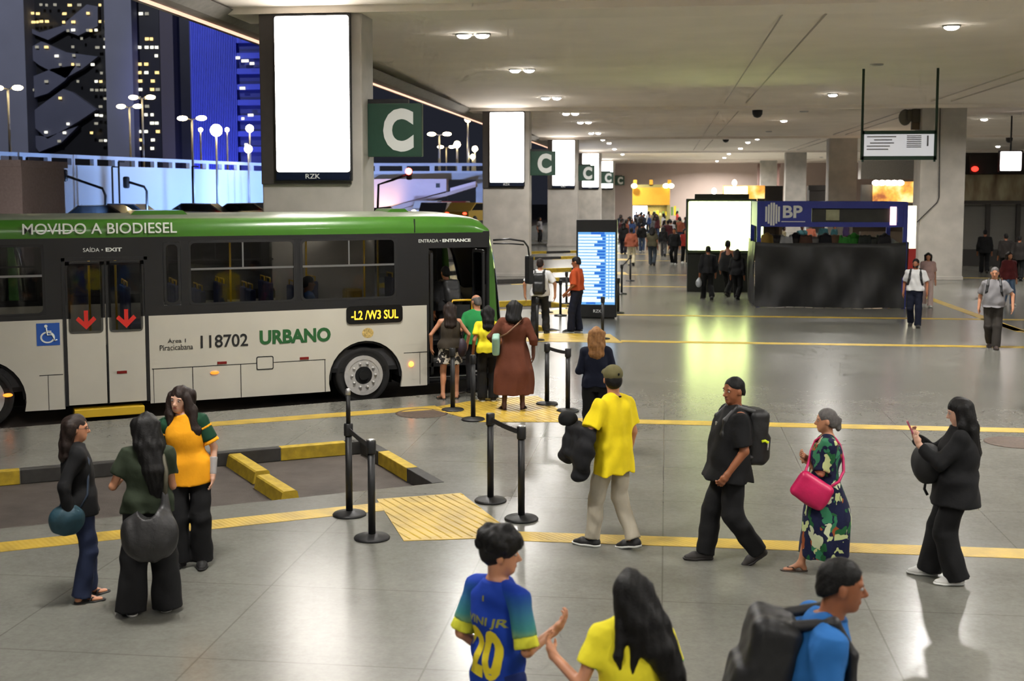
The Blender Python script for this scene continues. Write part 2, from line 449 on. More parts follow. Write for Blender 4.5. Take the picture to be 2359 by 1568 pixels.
    if face_parts:
        mats += [EYEW, DARK, LIP[skin]]
        E = MB()
        for sg in (-1, 1):
            E.ellip((sg * .031, .079, .003), (.0135, .011, .0075), 10, 1); E.ellip((sg * .031, .0875, .003), (.0062, .0035, .0062), 10, 2)
            E.ellip((sg * .033, .0835, .0225), (.019, .006, .0042), 8, 2)
        E.ellip((0, .0865, -.0590), (.020, .006, .0045), 10, 3); E.ellip((0, .0860, -.0685), (.018, .0065, .0055), 10, 3)
        ex.add([tuple(hd(*v)) for v in E.v], E.f); ex.mi = E.mi
    J.body = sdf_obj('body', S, vox, mats, root, ex if face_parts else None)
    # ---------------- clothes
    rs = int(abs(xy[0] * 911 + xy[1] * 577)) % 9999
    if bottom:
        B = bottom; g = B.get('grow', .012 if B.get('type', 'trousers') != 'dress' else .020) * s; G = SDF(); rk, ra = B.get('knee', .075) * s, B.get('hem', .085) * s
        ty = B.get('type', 'trousers')
        if ty in ('trousers', 'shorts'):
            wz = B.get('waist', .12) * s
            G.loft(P, T, [p for p in prof if -.11 * s <= p[0] <= wz] + [(wz, np.interp(wz, [p[0] for p in prof], [p[1] for p in prof]), np.interp(wz, [p[0] for p in prof], [p[2] for p in prof]), 0)], .02, grow=g)
            for k in 'LR':
                hip, kn, an = J.hip[k], J.kn[k], A[k]
                if ty == 'trousers':
                    G.cap(hip, kn, .086 * s * q + g, rk, .02)
                    d = an - kn; Ld = np.linalg.norm(d); en = Ld + B.get('drop', .02) * s
                    G.loft(kn, frame_z(d), [(-.04 * s, rk * .75, rk * .8), (0, rk, rk), (Ld * .5, (rk + ra) / 2, (rk + ra) / 2), (en, ra, ra)], .03, 2.0)
                else:
                    d = kn - hip; Ld = np.linalg.norm(d) * B.get('len', .6)
                    G.loft(hip, frame_z(d), [(-.03 * s, .07 * s, .07 * s), (0, .09 * s * q + g, .09 * s * q + g), (Ld, ra, ra)], .03, 2.0)
            G.disp = wrinkle(B.get('wr', .005), rs + 1, 34, .9, .5)
            J.bottom = sdf_obj(ty, G, cvox, B['m'], root)
        elif ty in ('dress', 'skirt'):
            z1 = .475 if ty == 'dress' else .17
            zs = B.get('z', -.55); w1, d1 = B.get('w', .26), B.get('d', .20)
            pr = [(zs * s, w1 * s, d1 * s, B.get('yo', 0) * s), (zs * .45 * s, (.19 + w1 * .35) * s * .8 * build, (.13 + d1 * .3) * s * .85 * build, 0)] + [p for p in prof if -.01 * s <= p[0] <= z1 * s]
            G.loft(P, T, pr, .02, 2.1, grow=g)
            if ty == 'dress':
                for k in 'LR': sleeve(G, J, k, B.get('sleeve', .6), ru + .012 * s, B.get('cuff', .055) * s, s)
            w_ = wrinkle(B.get('wr', .006), rs + 1, 24, .35, .5)
            G.disp = w_
            J.bottom = sdf_obj(ty, G, cvox, B['m'], root)
    if top:
        B = top; g = B.get('grow', .014) * s; G = SDF(); hz = B.get('hem', -.04) * s
        pr = [p for p in prof if p[0] > max(hz, -.02 * s) and p[0] < .45 * s] + [(.485 * s, prof[-2][1], prof[-2][2], 0), (.525 * s, .066 * s, .064 * s, 0)]
        hw = (B.get('hw', .178) + .012) * s * build; hdp = (B.get('hd', .128) + .012) * s * build
        pr = [(hz, hw, hdp, prof[3][3] if belly else 0)] + [(z, a + (hw - a) * B.get('box', .35) * (z < .3 * s), b + (hdp - b) * B.get('box', .35) * (z < .3 * s), y) for z, a, b, y in pr]
        pr = [(z, max(a, (.183 if sex == 'm' else .187) * s * build), max(b, .133 * s * build), y) if z < .10 * s else (z, a, b, y) for z, a, b, y in pr]
        G.loft(P, T, pr, .03, 2.3, grow=g)
        if B.get('sleeve', .55) > 0:
            for k in 'LR': sleeve(G, J, k, B.get('sleeve', .55), ru + B.get('sg', .014) * s, B.get('cuff', .058) * s, s)
        G.disp = wrinkle(B.get('wr', .008), rs + 2, 30, .6, .75)
        J.top = sdf_obj(B.get('name', 'shirt'), G, cvox, B['m'], root)
    if collar:
        c = MB(); n = 20; pts = [tuple(neck + T @ (V(.070 * math.cos(2 * PI * i / n) * (q if sex == 'm' else .85), .066 * math.sin(2 * PI * i / n), -.028 - .022 * math.sin(2 * PI * i / n)) * s)) for i in range(n + 1)]
        c.tube(pts, .011 * s, 6); c.obj('collar', collar, root)
    # ---------------- hair
    if hair:
        hair_obj(J, hair, s, cvox, root)
    if shoes:
        for k, sg in (('L', -1), ('R', 1)):
            an, R = A[k], FR[k]; fp = lambda *p: an + R @ (V(*p) * s)
            if shoes.get('type', 'sneaker') in ('sneaker', 'shoe'):
                G = SDF(); G.cap(fp(0, -.03, -.042), fp(0, .10, -.046), .044 * s, .042 * s, .02); G.cap(fp(0, .10, -.048), fp(0, .17, -.056), .042 * s, .026 * s, .02, R[:, 0], 1.25); G.cap(fp(0, -.02, -.04), fp(0, -.012, .0), .044 * s, .042 * s, .02)
                G.cut(fp(0, 0, -.066), -R[:, 2])
                so = sdf_obj('shoe', G, min(cvox, .010), shoes['m'], root)
                G = SDF(); G.cap(fp(0, -.03, -.06), fp(0, .10, -.06), .047 * s, .047 * s, .02); G.cap(fp(0, .10, -.06), fp(0, .178, -.056), .047 * s, .030 * s, .02, R[:, 0], 1.25)
                G.cut(fp(0, 0, -.079), -R[:, 2]); G.cut(fp(0, 0, -.056), R[:, 2])
                sdf_obj('sole', G, min(cvox, .009), shoes.get('sole', shoes['m']), so)
            else:
                G = SDF(); G.cap(fp(0, -.03, -.075), fp(0, .10, -.075), .040 * s, .046 * s, .02); G.cap(fp(0, .10, -.075), fp(0, .175, -.075), .046 * s, .034 * s, .02, R[:, 0], 1.2)
                G.cut(fp(0, 0, -.081), -R[:, 2]); G.cut(fp(0, 0, -.068), R[:, 2])
                so = sdf_obj('sandal', G, .007, shoes['m'], root)
                c = MB(); c.tube([fp(-.045, .06, -.066), fp(-.03, .085, -.038), fp(-.006, .14, -.045)], .007 * s, 6); c.tube([fp(.045, .06, -.066), fp(.03, .085, -.038), fp(-.006, .14, -.045)], .007 * s, 6)
                c.obj('strap', shoes['m'], so)
    if glasses:
        c = MB()
        for sg in (-1, 1):
            c.tube([hd(sg * .032 + .022 * math.cos(a), .102, .002 + .017 * math.sin(a)) for a in np.linspace(0, 2 * PI, 13)], .0022 * s, 5)
            c.tube([hd(sg * .054, .100, .006), hd(sg * .078, .06, .006), hd(sg * .080, -.01, .004)], .0022 * s, 5)
        c.tube([hd(-.010, .104, .004), hd(.010, .104, .004)], .0022 * s, 5)
        c.obj('glasses', DARK, root)
    if beard:
        G = SDF(); G.ell(hd(0, .026, -.058), V(.066, .068, .066) * s, HR, .02); G.sub(hd(0, .088, -.02), V(.05, .06, .036) * s, HR); G.cut(hd(0, 0, -.03), HR @ V(0, -.2, 1))
        G.sub(hd(0, .096, -.064), V(.024, .02, .011) * s, HR)
        sdf_obj('beard', G, min(cvox, .008), HAIR['black'], root)
    return J
def sleeve(G, J, k, ln, r0, r1, s):
    sh, el, wr = J.sh[k], J.el[k], J.wr[k]; r0 = max(r0, .048 * s * J.q + .011)
    sg_ = -1 if k == 'L' else 1; G.cap(J.tp(sg_ * .055, -.005, .482), sh, .057 * s, r0, .03)
    if ln <= 1:
        d = el - sh; L = np.linalg.norm(d)
        G.loft(sh, frame_z(d), [(-.02 * s, r0 * .8, r0 * .8), (.02 * s, r0, r0), (L * ln, r1, r1)], .04, 2.0)
    else:
        G.cap(sh, el, r0, (r0 + r1) / 2, .03); d = wr - el; L = np.linalg.norm(d)
        G.loft(el, frame_z(d), [(-.03 * s, r0 * .7, r0 * .7), (0, (r0 + r1) / 2, (r0 + r1) / 2), (L * (ln - 1), r1, r1)], .03, 2.0)
def hair_obj(J, hr, s, cvox, root):
    hd, HR, T, C = J.hd, J.HR, J.T, J.C
    G = SDF(); ty = hr['type']; th = hr.get('th', 0.)
    hp = lambda *p: C + T @ (V(*p) * s)
    if ty == 'afro':
        G.ell(hd(0, -.015, .065), V(.112, .128, .105) * s, HR, .02)
        for i in range(46):
            a, b = rng.uniform(0, 6.28), rng.uniform(-.15, 1.25)
            G.ell(hd(.100 * math.cos(a) * math.cos(b), -.02 + .115 * math.sin(a) * math.cos(b), .065 + .095 * math.sin(b)), V(1, 1, 1) * s * rng.uniform(.020, .032), None, .012)
        G.ell(hd(0, -.05, .0), V(.082, .075, .075) * s, HR, .02)
        G.sub(hd(0, .115, -.045), V(.080, .085, .098) * s, HR); G.cut(hd(0, -.02, -.055), HR @ V(0, .45, -1))
    else:
        G.ell(hd(0, -.014, .032), V(.080 + th, .102 + th, .094 + th) * s, HR, .02)
        G.ell(hd(0, -.045, -.02), V(.076 + th, .072 + th, .075) * s, HR, .02)
        fr = hr.get('front', 0.)
        G.sub(hd(0, .112, -.050 + fr), V(.072, .080, .098) * s, HR)
        if ty in ('short', 'tail', 'bald'):
            G.cut(hd(0, -.03, hr.get('low', -.04)), HR @ V(0, .62, -1)); G.sub(hd(0, .125, .002), V(.088, .078, .082) * s, HR)
            G.sub(hd(.085, .012, -.020), V(.03, .036, .042) * s, HR); G.sub(hd(-.085, .012, -.020), V(.03, .036, .042) * s, HR)
        if ty == 'bald': G.sub(hd(0, .03, .10), V(.075, .12, .075) * s, HR)
        if ty == 'tail': G.chain([hd(0, -.095, .03), hd(0, -.125, .0), hp(0, -.125, -.07), hp(0, -.11, -.14)], [.028 * s, .030 * s, .026 * s, .012 * s], .015)
        if ty == 'long':
            for ch in hr['locks']:
                pts, rad = ch[0], ch[1]; e = ch[2] if len(ch) > 2 else 1.0
                pp = [hd(*p) if i == 0 else hp(*p) for i, p in enumerate(pts)]
                G.chain(pp, [r * s for r in rad], .02, T[:, 0], e)
    f = hr.get('freq', 150)
    if ty == 'long':
        r0 = T[:, 0]; y0 = T[:, 1]
        G.disp = lambda x, y, z: .0022 * np.sin(f * (r0[0] * x + r0[1] * y) + 5 * np.sin(6 * z)) + .003 * np.sin(60 * (r0[0] * x + r0[1] * y) + 40 * (y0[0] * x + y0[1] * y) + 4 * np.sin(9 * z)) 
    else: G.disp = wrinkle(.0015, 5, 120, 1)
    J.hair = sdf_obj('hair', G, min(cvox, .009) if cvox < .012 else cvox, hr['m'], root)
def long_locks(L=.45, w=1.0, front=True, sway=0.0, fL=None):
    a = [([(0, -.06, .02), (sway * .2, -.105, -.14), (sway * .6, -.125, -.14 - (L - .14) * .5), (sway, -.115, -L)], [.075, .062 * w, .055 * w, .02], 1.7)]
    fl = fL if fL else L * .6
    if front:
        for sg in (-1, 1): a.append(([(sg * .066, .0, .04), (sg * .086, .0, -.10), (sg * .095, .02, -fl)], [.028, .03, .012], 1.0))
    return a

def world(J, p): return J.root.matrix_basis @ Vector(p)
def bag(J, name, label, cat, parts, group=None):
    """parts: (name, SDF or MB, material, voxel) in the wearer's own axes; a thing of its own"""
    res = []; built = []
    for nm, g, m, *h in parts:
        if isinstance(g, SDF): P, Q = g.mesh(h[0] if h else .010); built.append((nm, P, Q, m, None))
        else: built.append((nm, np.array(g.v), g.f, m, g))
    c = built[0][1].mean(0); c[2] = built[0][1][:, 2].min()
    rz = J.root.rotation_euler[2]
    loc = Matrix.Translation(J.root.location) @ Matrix.Rotation(rz, 4, 'Z') @ Vector(c)
    e = empty(name, loc, rz, label, cat, group)
    for nm, P, Q, m, g in built:
        if g is None: np_obj(nm, P - c, Q, m, e)
        else:
            g.v = [tuple(np.array(v) - c) for v in g.v]; g.obj(nm, m, e)
    return e
# ------------------------------------------------------------------ hall: floor, road, ceiling, columns
def floor_mat():
    m = mat('polished_terrazzo', (128, 127, 119), .23); nt, b, tc, new = nodes(m)
    n1 = new('ShaderNodeTexNoise', Scale=1.1, Detail=5.0, Roughness=.6); n2 = new('ShaderNodeTexNoise', Scale=34.0, Detail=2.0); n3 = new('ShaderNodeTexNoise', Scale=14.0, Detail=3.0)
    for n in (n1, n2, n3): nt.links.new(tc.outputs['Object'], n.inputs['Vector'])
    r = new('ShaderNodeValToRGB'); r.color_ramp.elements[0].position = .25; r.color_ramp.elements[1].position = .85
    r.color_ramp.elements[0].color = rgb(92, 91, 85); r.color_ramp.elements[1].color = rgb(133, 132, 124)
    mx = new('ShaderNodeMath'); mx.operation = 'ADD'; ml = new('ShaderNodeMath'); ml.operation = 'MULTIPLY'; ml.inputs[1].default_value = .5
    m2 = new('ShaderNodeMath'); m2.operation = 'MULTIPLY'; m2.inputs[1].default_value = .22; m3 = new('ShaderNodeMath'); m3.operation = 'MULTIPLY_ADD'; m3.inputs[1].default_value = .25
    nt.links.new(n1.outputs['Fac'], ml.inputs[0]); nt.links.new(n2.outputs['Fac'], m2.inputs[0]); nt.links.new(n3.outputs['Fac'], m3.inputs[0]); nt.links.new(m2.outputs[0], m3.inputs[2])
    nt.links.new(ml.outputs[0], mx.inputs[0]); nt.links.new(m3.outputs[0], mx.inputs[1]); nt.links.new(mx.outputs[0], r.inputs['Fac'])
    # joint lines every 1.68 m
    sx = new('ShaderNodeSeparateXYZ'); nt.links.new(tc.outputs['Object'], sx.inputs[0])
    last = None
    for ax in (0, 1):
        a = new('ShaderNodeMath'); a.operation = 'PINGPONG'; a.inputs[1].default_value = .84 * (1 if ax else 1.0)
        c = new('ShaderNodeMath'); c.operation = 'LESS_THAN'; c.inputs[1].default_value = .007
        nt.links.new(sx.outputs[ax], a.inputs[0]); nt.links.new(a.outputs[0], c.inputs[0])
        if last is None: last = c
        else:
            q = new('ShaderNodeMath'); q.operation = 'MAXIMUM'; nt.links.new(last.outputs[0], q.inputs[0]); nt.links.new(c.outputs[0], q.inputs[1]); last = q
    fac = new('ShaderNodeMath'); fac.operation = 'MULTIPLY'; fac.inputs[1].default_value = .5; nt.links.new(last.outputs[0], fac.inputs[0])
    mix = new('ShaderNodeMixRGB'); mix.inputs[2].default_value = rgb(70, 68, 62)
    nt.links.new(fac.outputs[0], mix.inputs[0]); nt.links.new(r.outputs['Color'], mix.inputs[1]); nt.links.new(mix.outputs[0], b.inputs['Base Color'])
    rr = new('ShaderNodeMapRange'); rr.inputs['From Min'].default_value = .3; rr.inputs['From Max'].default_value = .7; rr.inputs['To Min'].default_value = .16; rr.inputs['To Max'].default_value = .30
    pass
    b.inputs['Specular IOR Level'].default_value = .34
    return m
def concrete(name, c, amt=.12, sc=1.6):
    m = mat(name, c, .8, noise=amt, nscale=sc, bump=.15, bscale=30, spec=.3); return m
FLOOR = floor_mat(); ROAD = mat('asphalt', (74, 66, 60), .85, noise=.25, nscale=3, bump=.4, bscale=60)
CONC = concrete('column_concrete', (176, 171, 163)); CEIL = concrete('ceiling_plaster', (246, 236, 224), .04, .6)
DARKCLAD = mat('dark_cladding', (64, 60, 57), .6, noise=.08)
BW = V(-5.01, 20.07); BD = math.radians(59.3); bdv = V(math.sin(BD), math.cos(BD)); bnv = V(bdv[1], -bdv[0])
def bay(u, v, y=0): p = BW + bdv * u + bnv * v; return (p[0], p[1] + y)
def at_x(p, x): return (x, p[1] + (x - p[0]) * bdv[1] / bdv[0])
BAYS = []
na, fa = flo(1000, 1113), flo(832, 1016)
BAYS.append([(-13, flo(0, 1225)[1] - 3.8), na, fa, tuple(V(*fa) + (V(*flo(0, 1087)) - V(*fa)) * 1.75)])
n0 = bay(2.7, .40); BAYS.append([at_x(bay(-6, 1.05), -13), n0, bay(2.6, -2.9), at_x(bay(2.6, -2.9), -13)])
for y0 in (29.9, 36.2, 46.4, 52.7, 63., 69.3, 80, 86.3):
    n0 = (-2.66, y0); f0 = (-3.9, y0 + 2.1); BAYS.append([at_x(n0, -13), n0, f0, at_x(f0, -13)])
poly = [(-13, -9)]
for b_ in BAYS: poly += b_
poly += [(-13, 152), (38, 152), (38, -9)]
mb = MB(); mb.prism(poly, 'z', -.17, 0.0)
tag(mb.obj('floor', FLOOR), kind='structure')
mb = MB(); mb.box(-260, -40, -.6, 60, 330, -.17); tag(mb.obj('road', ROAD), kind='structure')
# painted kerb stones of the sawtooth bays
KY = mat('kerb_yellow', (176, 148, 34), .7, noise=.22, nscale=9, bump=.2); KB = mat('kerb_dark', (52, 50, 47), .75, noise=.2, nscale=9)
def kerb(p, q, pat, off=0.):
    p, q = Vector((p[0], p[1], 0)), Vector((q[0], q[1], 0)); d = q - p; L = d.length; d.normalize(); t = Vector((-d.y, d.x, 0))
    R = Matrix((( d.x, t.x, 0), (d.y, t.y, 0), (0, 0, 1)))
    a = 0.
    for ln, c in pat:
        e = min(L, a + ln)
        if e > a:
            m = MB(); m.box(a, -.13, -.168, e - .01, .02, .006, R=R, o=p, bev=.008); tag(m.obj('trim_kerb', KY if c else KB), kind='structure')
        a = e
b0 = BAYS[0]
kp = [flo(x, 1016 + (832 - x) * .0855) for x in (832, 797, 645, 338, 268, 45, -80, -300)]; kl = [math.dist(a, b) for a, b in zip(kp[:-1], kp[1:])]
kerb(b0[2], b0[3], [(l, i % 2) for i, l in enumerate(kl)])
kp = [flo(*p) for p in ((1000, 1113), (939, 1078), (873, 1040), (832, 1016))]; kerb(b0[1], b0[2], [(math.dist(a, b), i % 2) for i, (a, b) in enumerate(zip(kp[:-1], kp[1:]))])
kerb(BAYS[1][1], BAYS[1][2], [(.5, 0), (1.2, 1), (1.4, 0)])
for b_ in BAYS[2:8]:
    kerb(b_[2], b_[3], [(.3, 0), (1.5, 1), (1.5, 0), (1.5, 1), (1.5, 0), (1.5, 1), (1.5, 0)]); kerb(b_[1], b_[2], [(.5, 0), (1.1, 1), (1., 0)])
    kerb(at_x(b_[1], -9.5), b_[1], [(1.5, 0), (1.5, 1), (1.5, 0), (1.5, 1), (1.5, 0), (1.5, 1)])
# wheel stops in the empty bay
for (p, q, lb) in (((541, 1050), (604, 1090), 'yellow concrete wheel stop lying in the empty bay, the one farther from the camera'), ((607, 1099), (668, 1137), 'yellow concrete wheel stop lying in the empty bay, the one nearer the barrier posts')):
    A, B = Vector((*flo(*p, -.05), 0)), Vector((*flo(*q, -.05), 0)); d = (B - A); L = d.length; d.normalize(); t = Vector((-d.y, d.x, 0)); R = Matrix(((d.x, t.x, 0), (d.y, t.y, 0), (0, 0, 1)))
    m = MB(); m.prism([(-.12, -.17), (.12, -.17), (.09, -.03), (.07, -.015), (-.07, -.015), (-.09, -.03)], 'x', -L / 2, L / 2)
    m.v = [tuple(R @ Vector(v)) for v in m.v]
    o = m.obj('wheel_stop', KY); o.location = ((A.x + B.x) / 2, (A.y + B.y) / 2, 0); tag(o, lb, 'wheel stop', 'wheel stops in the empty bay')
# ------------------------------------------------------------------ tactile paving
def tact():
    m = mat('tactile_yellow', (206, 176, 62), .45); nt, b, tc, new = nodes(m)
    n1 = new('ShaderNodeTexNoise', Scale=3.5, Detail=5.0); nt.links.new(tc.outputs['Object'], n1.inputs['Vector'])
    r = new('ShaderNodeValToRGB'); r.color_ramp.elements[0].position = .28; r.color_ramp.elements[1].position = .62
    r.color_ramp.elements[0].color = rgb(160, 134, 54); r.color_ramp.elements[1].color = rgb(196, 164, 60); nt.links.new(n1.outputs['Fac'], r.inputs['Fac'])
    nt.links.new(r.outputs['Color'], b.inputs['Base Color'])
    w = new('ShaderNodeTexWave', Scale=9.0); w.bands_direction = 'DIAGONAL'; nt.links.new(tc.outputs['Object'], w.inputs['Vector'])
    bp = new('ShaderNodeBump', Strength=.18, Distance=.01); nt.links.new(w.outputs['Fac'], bp.inputs['Height']); nt.links.new(bp.outputs['Normal'], b.inputs['Normal'])
    return m
TACT = tact()
def slab(pts, h=.004):
    m = MB(); m.prism(pts, 'z', 0.0005, h); o = m.obj('trim_tactile_paving', TACT); tag(o, kind='structure'); return o
def strip(p, q, w, h=.004):
    p, q = V(*p), V(*q); d = nrm(q - p); t = V(-d[1], d[0]) * w / 2
    return slab([tuple(p - t), tuple(q - t), tuple(q + t), tuple(p + t)], h)
pad1 = [flo(868, 1150), flo(930, 1246), flo(1194, 1237), flo(1062, 1136)]
slab(pad1, .006)
fl = flo(868, 1168); strip((fl[0] - bdv[0] * 9.5, fl[1] - bdv[1] * 9.5), (fl[0] + .2 * bdv[0], fl[1] + .2 * bdv[1]), .34)
strip((-1.45, 11.86), (30, 11.86), .32)
p2 = flo(1010, 938); strip((p2[0] - bdv[0] * 4.4, p2[1] - bdv[1] * 4.4), p2, .34)
slab([flo(985, 940), flo(1105, 972), flo(1335, 972), flo(1238, 912), flo(1120, 918)], .006)
strip((-1.3, 18.12), (30, 18.12), .33)
slab([(-3.75, 27.65), (-.95, 27.65), (-1.3, 29.3), (-3.0, 29.3)], .006); strip((-1.0, 27.95), (30, 27.95), .33)
strip((-1.4, 33.95), (30, 33.95), .33); slab([(-3.75, 33.9), (-1.3, 33.8), (-1.5, 35.4), (-3., 35.4)], .006)
strip((8.25, 43), (8.6, 31.2), .3); strip((8.45, 33.95), (8.6, 31.0), .25); strip((8.6, 31.1), (12, 28.2), .3); strip((8.2, 50.2), (20, 50.2), .27); strip((8.2, 50.2), (8.25, 43), .27)
for y in (44.2, 50.5, 60.8, 67): strip((-1.6, y), (7.5, y), .27); slab([(-3.7, y - .1), (-1.5, y - .1), (-1.7, y + 1.5), (-3, y + 1.5)], .006)
# tactile bars on the two nearest pads
def bars(pad, dirv, n, r=.012):
    m = MB(); P = [V(*p) for p in pad]; c = sum(P) / len(P); d = nrm(dirv); t = V(-d[1], d[0])
    for i in range(n):
        o = c + t * (i - (n - 1) / 2) * (.095)
        ts = []
        for k in range(len(P)):
            a, b_ = P[k], P[(k + 1) % len(P)]; e = b_ - a; den = d[0] * e[1] - d[1] * e[0]
            if abs(den) < 1e-6: continue
            w_ = a - o; tt = (w_[0] * e[1] - w_[1] * e[0]) / den; uu = (w_[0] * d[1] - w_[1] * d[0]) / den
            if 0 <= uu <= 1: ts.append(tt)
        if len(ts) >= 2:
            a, b_ = o + d * (min(ts) + .04), o + d * (max(ts) - .04)
            m.tube([(a[0], a[1], .001), (b_[0], b_[1], .001)], r, 6)
    tag(m.obj('trim_tactile_bars', TACT), kind='structure')
bars(pad1, (math.cos(-.95), math.sin(-.95)), 20)
bars([flo(985, 940), flo(1105, 972), flo(1335, 972), flo(1238, 912), flo(1120, 918)], (math.cos(-.95), math.sin(-.95)), 24)
# ------------------------------------------------------------------ ceiling: shallow vaults between the cross beams of the column rows
ROWS = [21.7 + 27.05 * k for k in range(5)]
X0, X1 = -8.4, 38.
v = []; f = []
ys = [-10.]; zs = [6.6]
edges = [-6.] + ROWS + [157.]
for a, b_ in zip(edges[:-1], edges[1:]):
    a += 1.15; b_ -= .15
    if b_ > 152: b_ = 152
    ys += [a - .03]; zs += [6.54]
    for i in range(15):
        t = i / 14; ys.append(a + (b_ - a) * t); zs.append(6.66 + .22 * math.sin(PI * t) if 0 < i < 14 else 6.66)
    ys += [b_ + .03]; zs += [6.54]
m = MB(); m.prism([(-9.5, 7.6), (-9.5, 6.6)] + list(zip(ys, zs)) + [(152, 7.6)], 'x', X0, X1)
tag(m.obj('ceiling', CEIL), kind='structure')
m = MB(); m.prism([(-8.55, 6.45), (-8.55, 7.7), (-8.39, 7.7), (-8.39, 6.62), (-7.7, 6.62), (-7.95, 6.45)], 'y', -9.5, 152); tag(m.obj('trim_roof_edge', mat('edge_concrete', (120, 116, 110), .8, noise=.1)), kind='structure')
m = MB(); m.box(-8.31, -9, 6.40, -8.27, 150, 6.45); tag(m.obj('trim_light_strip', emit('warm_strip', (255, 190, 160), 1.0)), kind='structure')
# walls
WALLB = concrete('far_wall_paint', (196, 178, 168), .05, .5)
m = MB(); m.box(-9, 150, 0, 38, 150.4, 6.75); tag(m.obj('wall_back', WALLB), kind='structure')
m = MB(); m.box(34, -9, 0, 34.4, 150, 6.75); tag(m.obj('wall_right', CONC), kind='structure')
m = MB(); m.box(-8, -9.3, 0, 38, -9, 6.75); tag(m.obj('wall_front', CONC), kind='structure')
# joint ribs drawn by cracks on the ceiling run along the hall
for x in (2.1, 2.9, 9.6, 10.3):
    m = MB()
    for a, b_ in zip(edges[:-1], edges[1:]):
        if b_ > 110: continue
        m.box(x, a + 2, 6.655, x + .012, b_ - 1.5, 6.70)
    tag(m.obj('trim_ceiling_joint', mat('joint_dark', (196, 187, 175), .8)), kind='structure')
# columns
LX0, LX1, RX0, RX1 = -7.27, -5.40, 9.62, 11.28
def column(x0, x1, y, dep, label):
    m = MB(); m.box(x0, y, 0, x1, y + dep, 6.62, bev=.03); m.box(x0 - .03, y - .03, 0, x1 + .03, y + dep + .03, .14, bev=.01)
    o = m.obj('concrete_column', CONC); tag(o, label, 'column', 'concrete columns of the hall', 'structure'); return o
ordn = ['nearest', 'second', 'third', 'fourth', 'fifth']
for k, y in enumerate(ROWS):
    column(LX0, LX1, y, .85, 'broad concrete column with a lit advertising screen, %s in the row beside the bus bays' % ordn[k])
    if k: column(RX0, RX1, y + .2, 1.3, 'broad bare concrete column, %s in the row on the shop side' % ordn[k - 1])
column(LX0 + 33.5, LX1 + 33.5, 76, 1.3, 'broad bare concrete column standing beyond the shuttered shops')
# ------------------------------------------------------------------ the bus (own axes: x forward, y to its left, z up from the road; its right side, y = 0, faces the camera)
BWHITE = mat('bus_white', (196, 192, 178), .35, noise=.05, nscale=1.2, coat=.3); BGREEN = mat('bus_green', (66, 118, 38), .28, coat=.5, noise=.06, nscale=1)
BBLACK = mat('bus_black', (34, 34, 35), .35, noise=.1, nscale=2); RUBBER = mat('tyre_rubber', (22, 21, 20), .85, noise=.2, nscale=12); RIM = mat('wheel_steel', (186, 184, 180), .45, .25, noise=.12)
UNDER = mat('underbody', (12, 12, 12), .9); ALU = mat('aluminium', (150, 150, 150), .35, .8); YPOLE = mat('pole_yellow', (205, 165, 25), .4); GASKET = mat('gasket', (20, 20, 20), .6)
def glass(name, tint, mixf, rough=.03):
    m = bpy.data.materials.new(name); m.use_nodes = True; nt = m.node_tree; nt.nodes.clear()
    out = nt.nodes.new('ShaderNodeOutputMaterial'); t = nt.nodes.new('ShaderNodeBsdfTransparent'); g = nt.nodes.new('ShaderNodeBsdfGlossy'); mx = nt.nodes.new('ShaderNodeMixShader'); fr = nt.nodes.new('ShaderNodeFresnel')
    t.inputs['Color'].default_value = tint; g.inputs['Roughness'].default_value = rough; fr.inputs['IOR'].default_value = mixf
    nt.links.new(fr.outputs[0], mx.inputs[0]); nt.links.new(t.outputs[0], mx.inputs[1]); nt.links.new(g.outputs[0], mx.inputs[2]); nt.links.new(mx.outputs[0], out.inputs[0])
    return m
GLASS = glass('tinted_glass', (.55, .56, .57, 1), 1.5); CLEAR = glass('clear_glass', (.82, .85, .86, 1), 1.45)
def rrect(x0, z0, x1, z1, r, n=5):
    p = []
    for cx, cz, a0 in ((x1 - r, z1 - r, 0), (x0 + r, z1 - r, 90), (x0 + r, z0 + r, 180), (x1 - r, z0 + r, 270)):
        for i in range(n + 1):
            a = math.radians(a0 + 90 * i / n); p.append((cx + r * math.cos(a), cz + r * math.sin(a)))
    return p
def ring(mb, outer, inner, axis, a, b, mi=0):
    """frame between two loops with the same number of points"""
    def P(p, t): return {'x': (t, p[0], p[1]), 'y': (p[0], t, p[1]), 'z': (p[0], p[1], t)}[axis]
    n = len(outer); v = [P(p, a) for p in outer] + [P(p, a) for p in inner] + [P(p, b) for p in outer] + [P(p, b) for p in inner]; f = []
    for i in range(n):
        k = (i + 1) % n
        f += [(i, k, n + k, n + i), (2 * n + i, 3 * n + i, 3 * n + k, 2 * n + k), (i, 2 * n + i, 2 * n + k, k), (n + i, n + k, 3 * n + k, 3 * n + i)]
    mb.add(v, f, mi)
def fill_holes(mb, x0, z0, x1, z1, holes, y0, y1, mi=0):
    """a plate with rectangular openings"""
    xs = sorted({x0, x1, *[h[0] for h in holes], *[h[2] for h in holes]}); zs = sorted({z0, z1, *[h[1] for h in holes], *[h[3] for h in holes]})
    for a, b in zip(xs[:-1], xs[1:]):
        for c, d in zip(zs[:-1], zs[1:]):
            if a < x0 - 1e-6 or b > x1 + 1e-6 or c < z0 - 1e-6 or d > z1 + 1e-6: continue
            if any(h[0] <= a + 1e-6 and b <= h[2] + 1e-6 and h[1] <= c + 1e-6 and d <= h[3] + 1e-6 for h in holes): continue
            mb.box(a, y0, c, b, y1, d, mi)
BUS = empty('city_bus', (BW[0], BW[1], -.17), math.radians(90) - BD, 'white and green city bus boarding at its open front door, lettered MOVIDO A BIODIESEL', 'bus', 'city buses at the bays')
REAR = -9.3; WID = 2.5
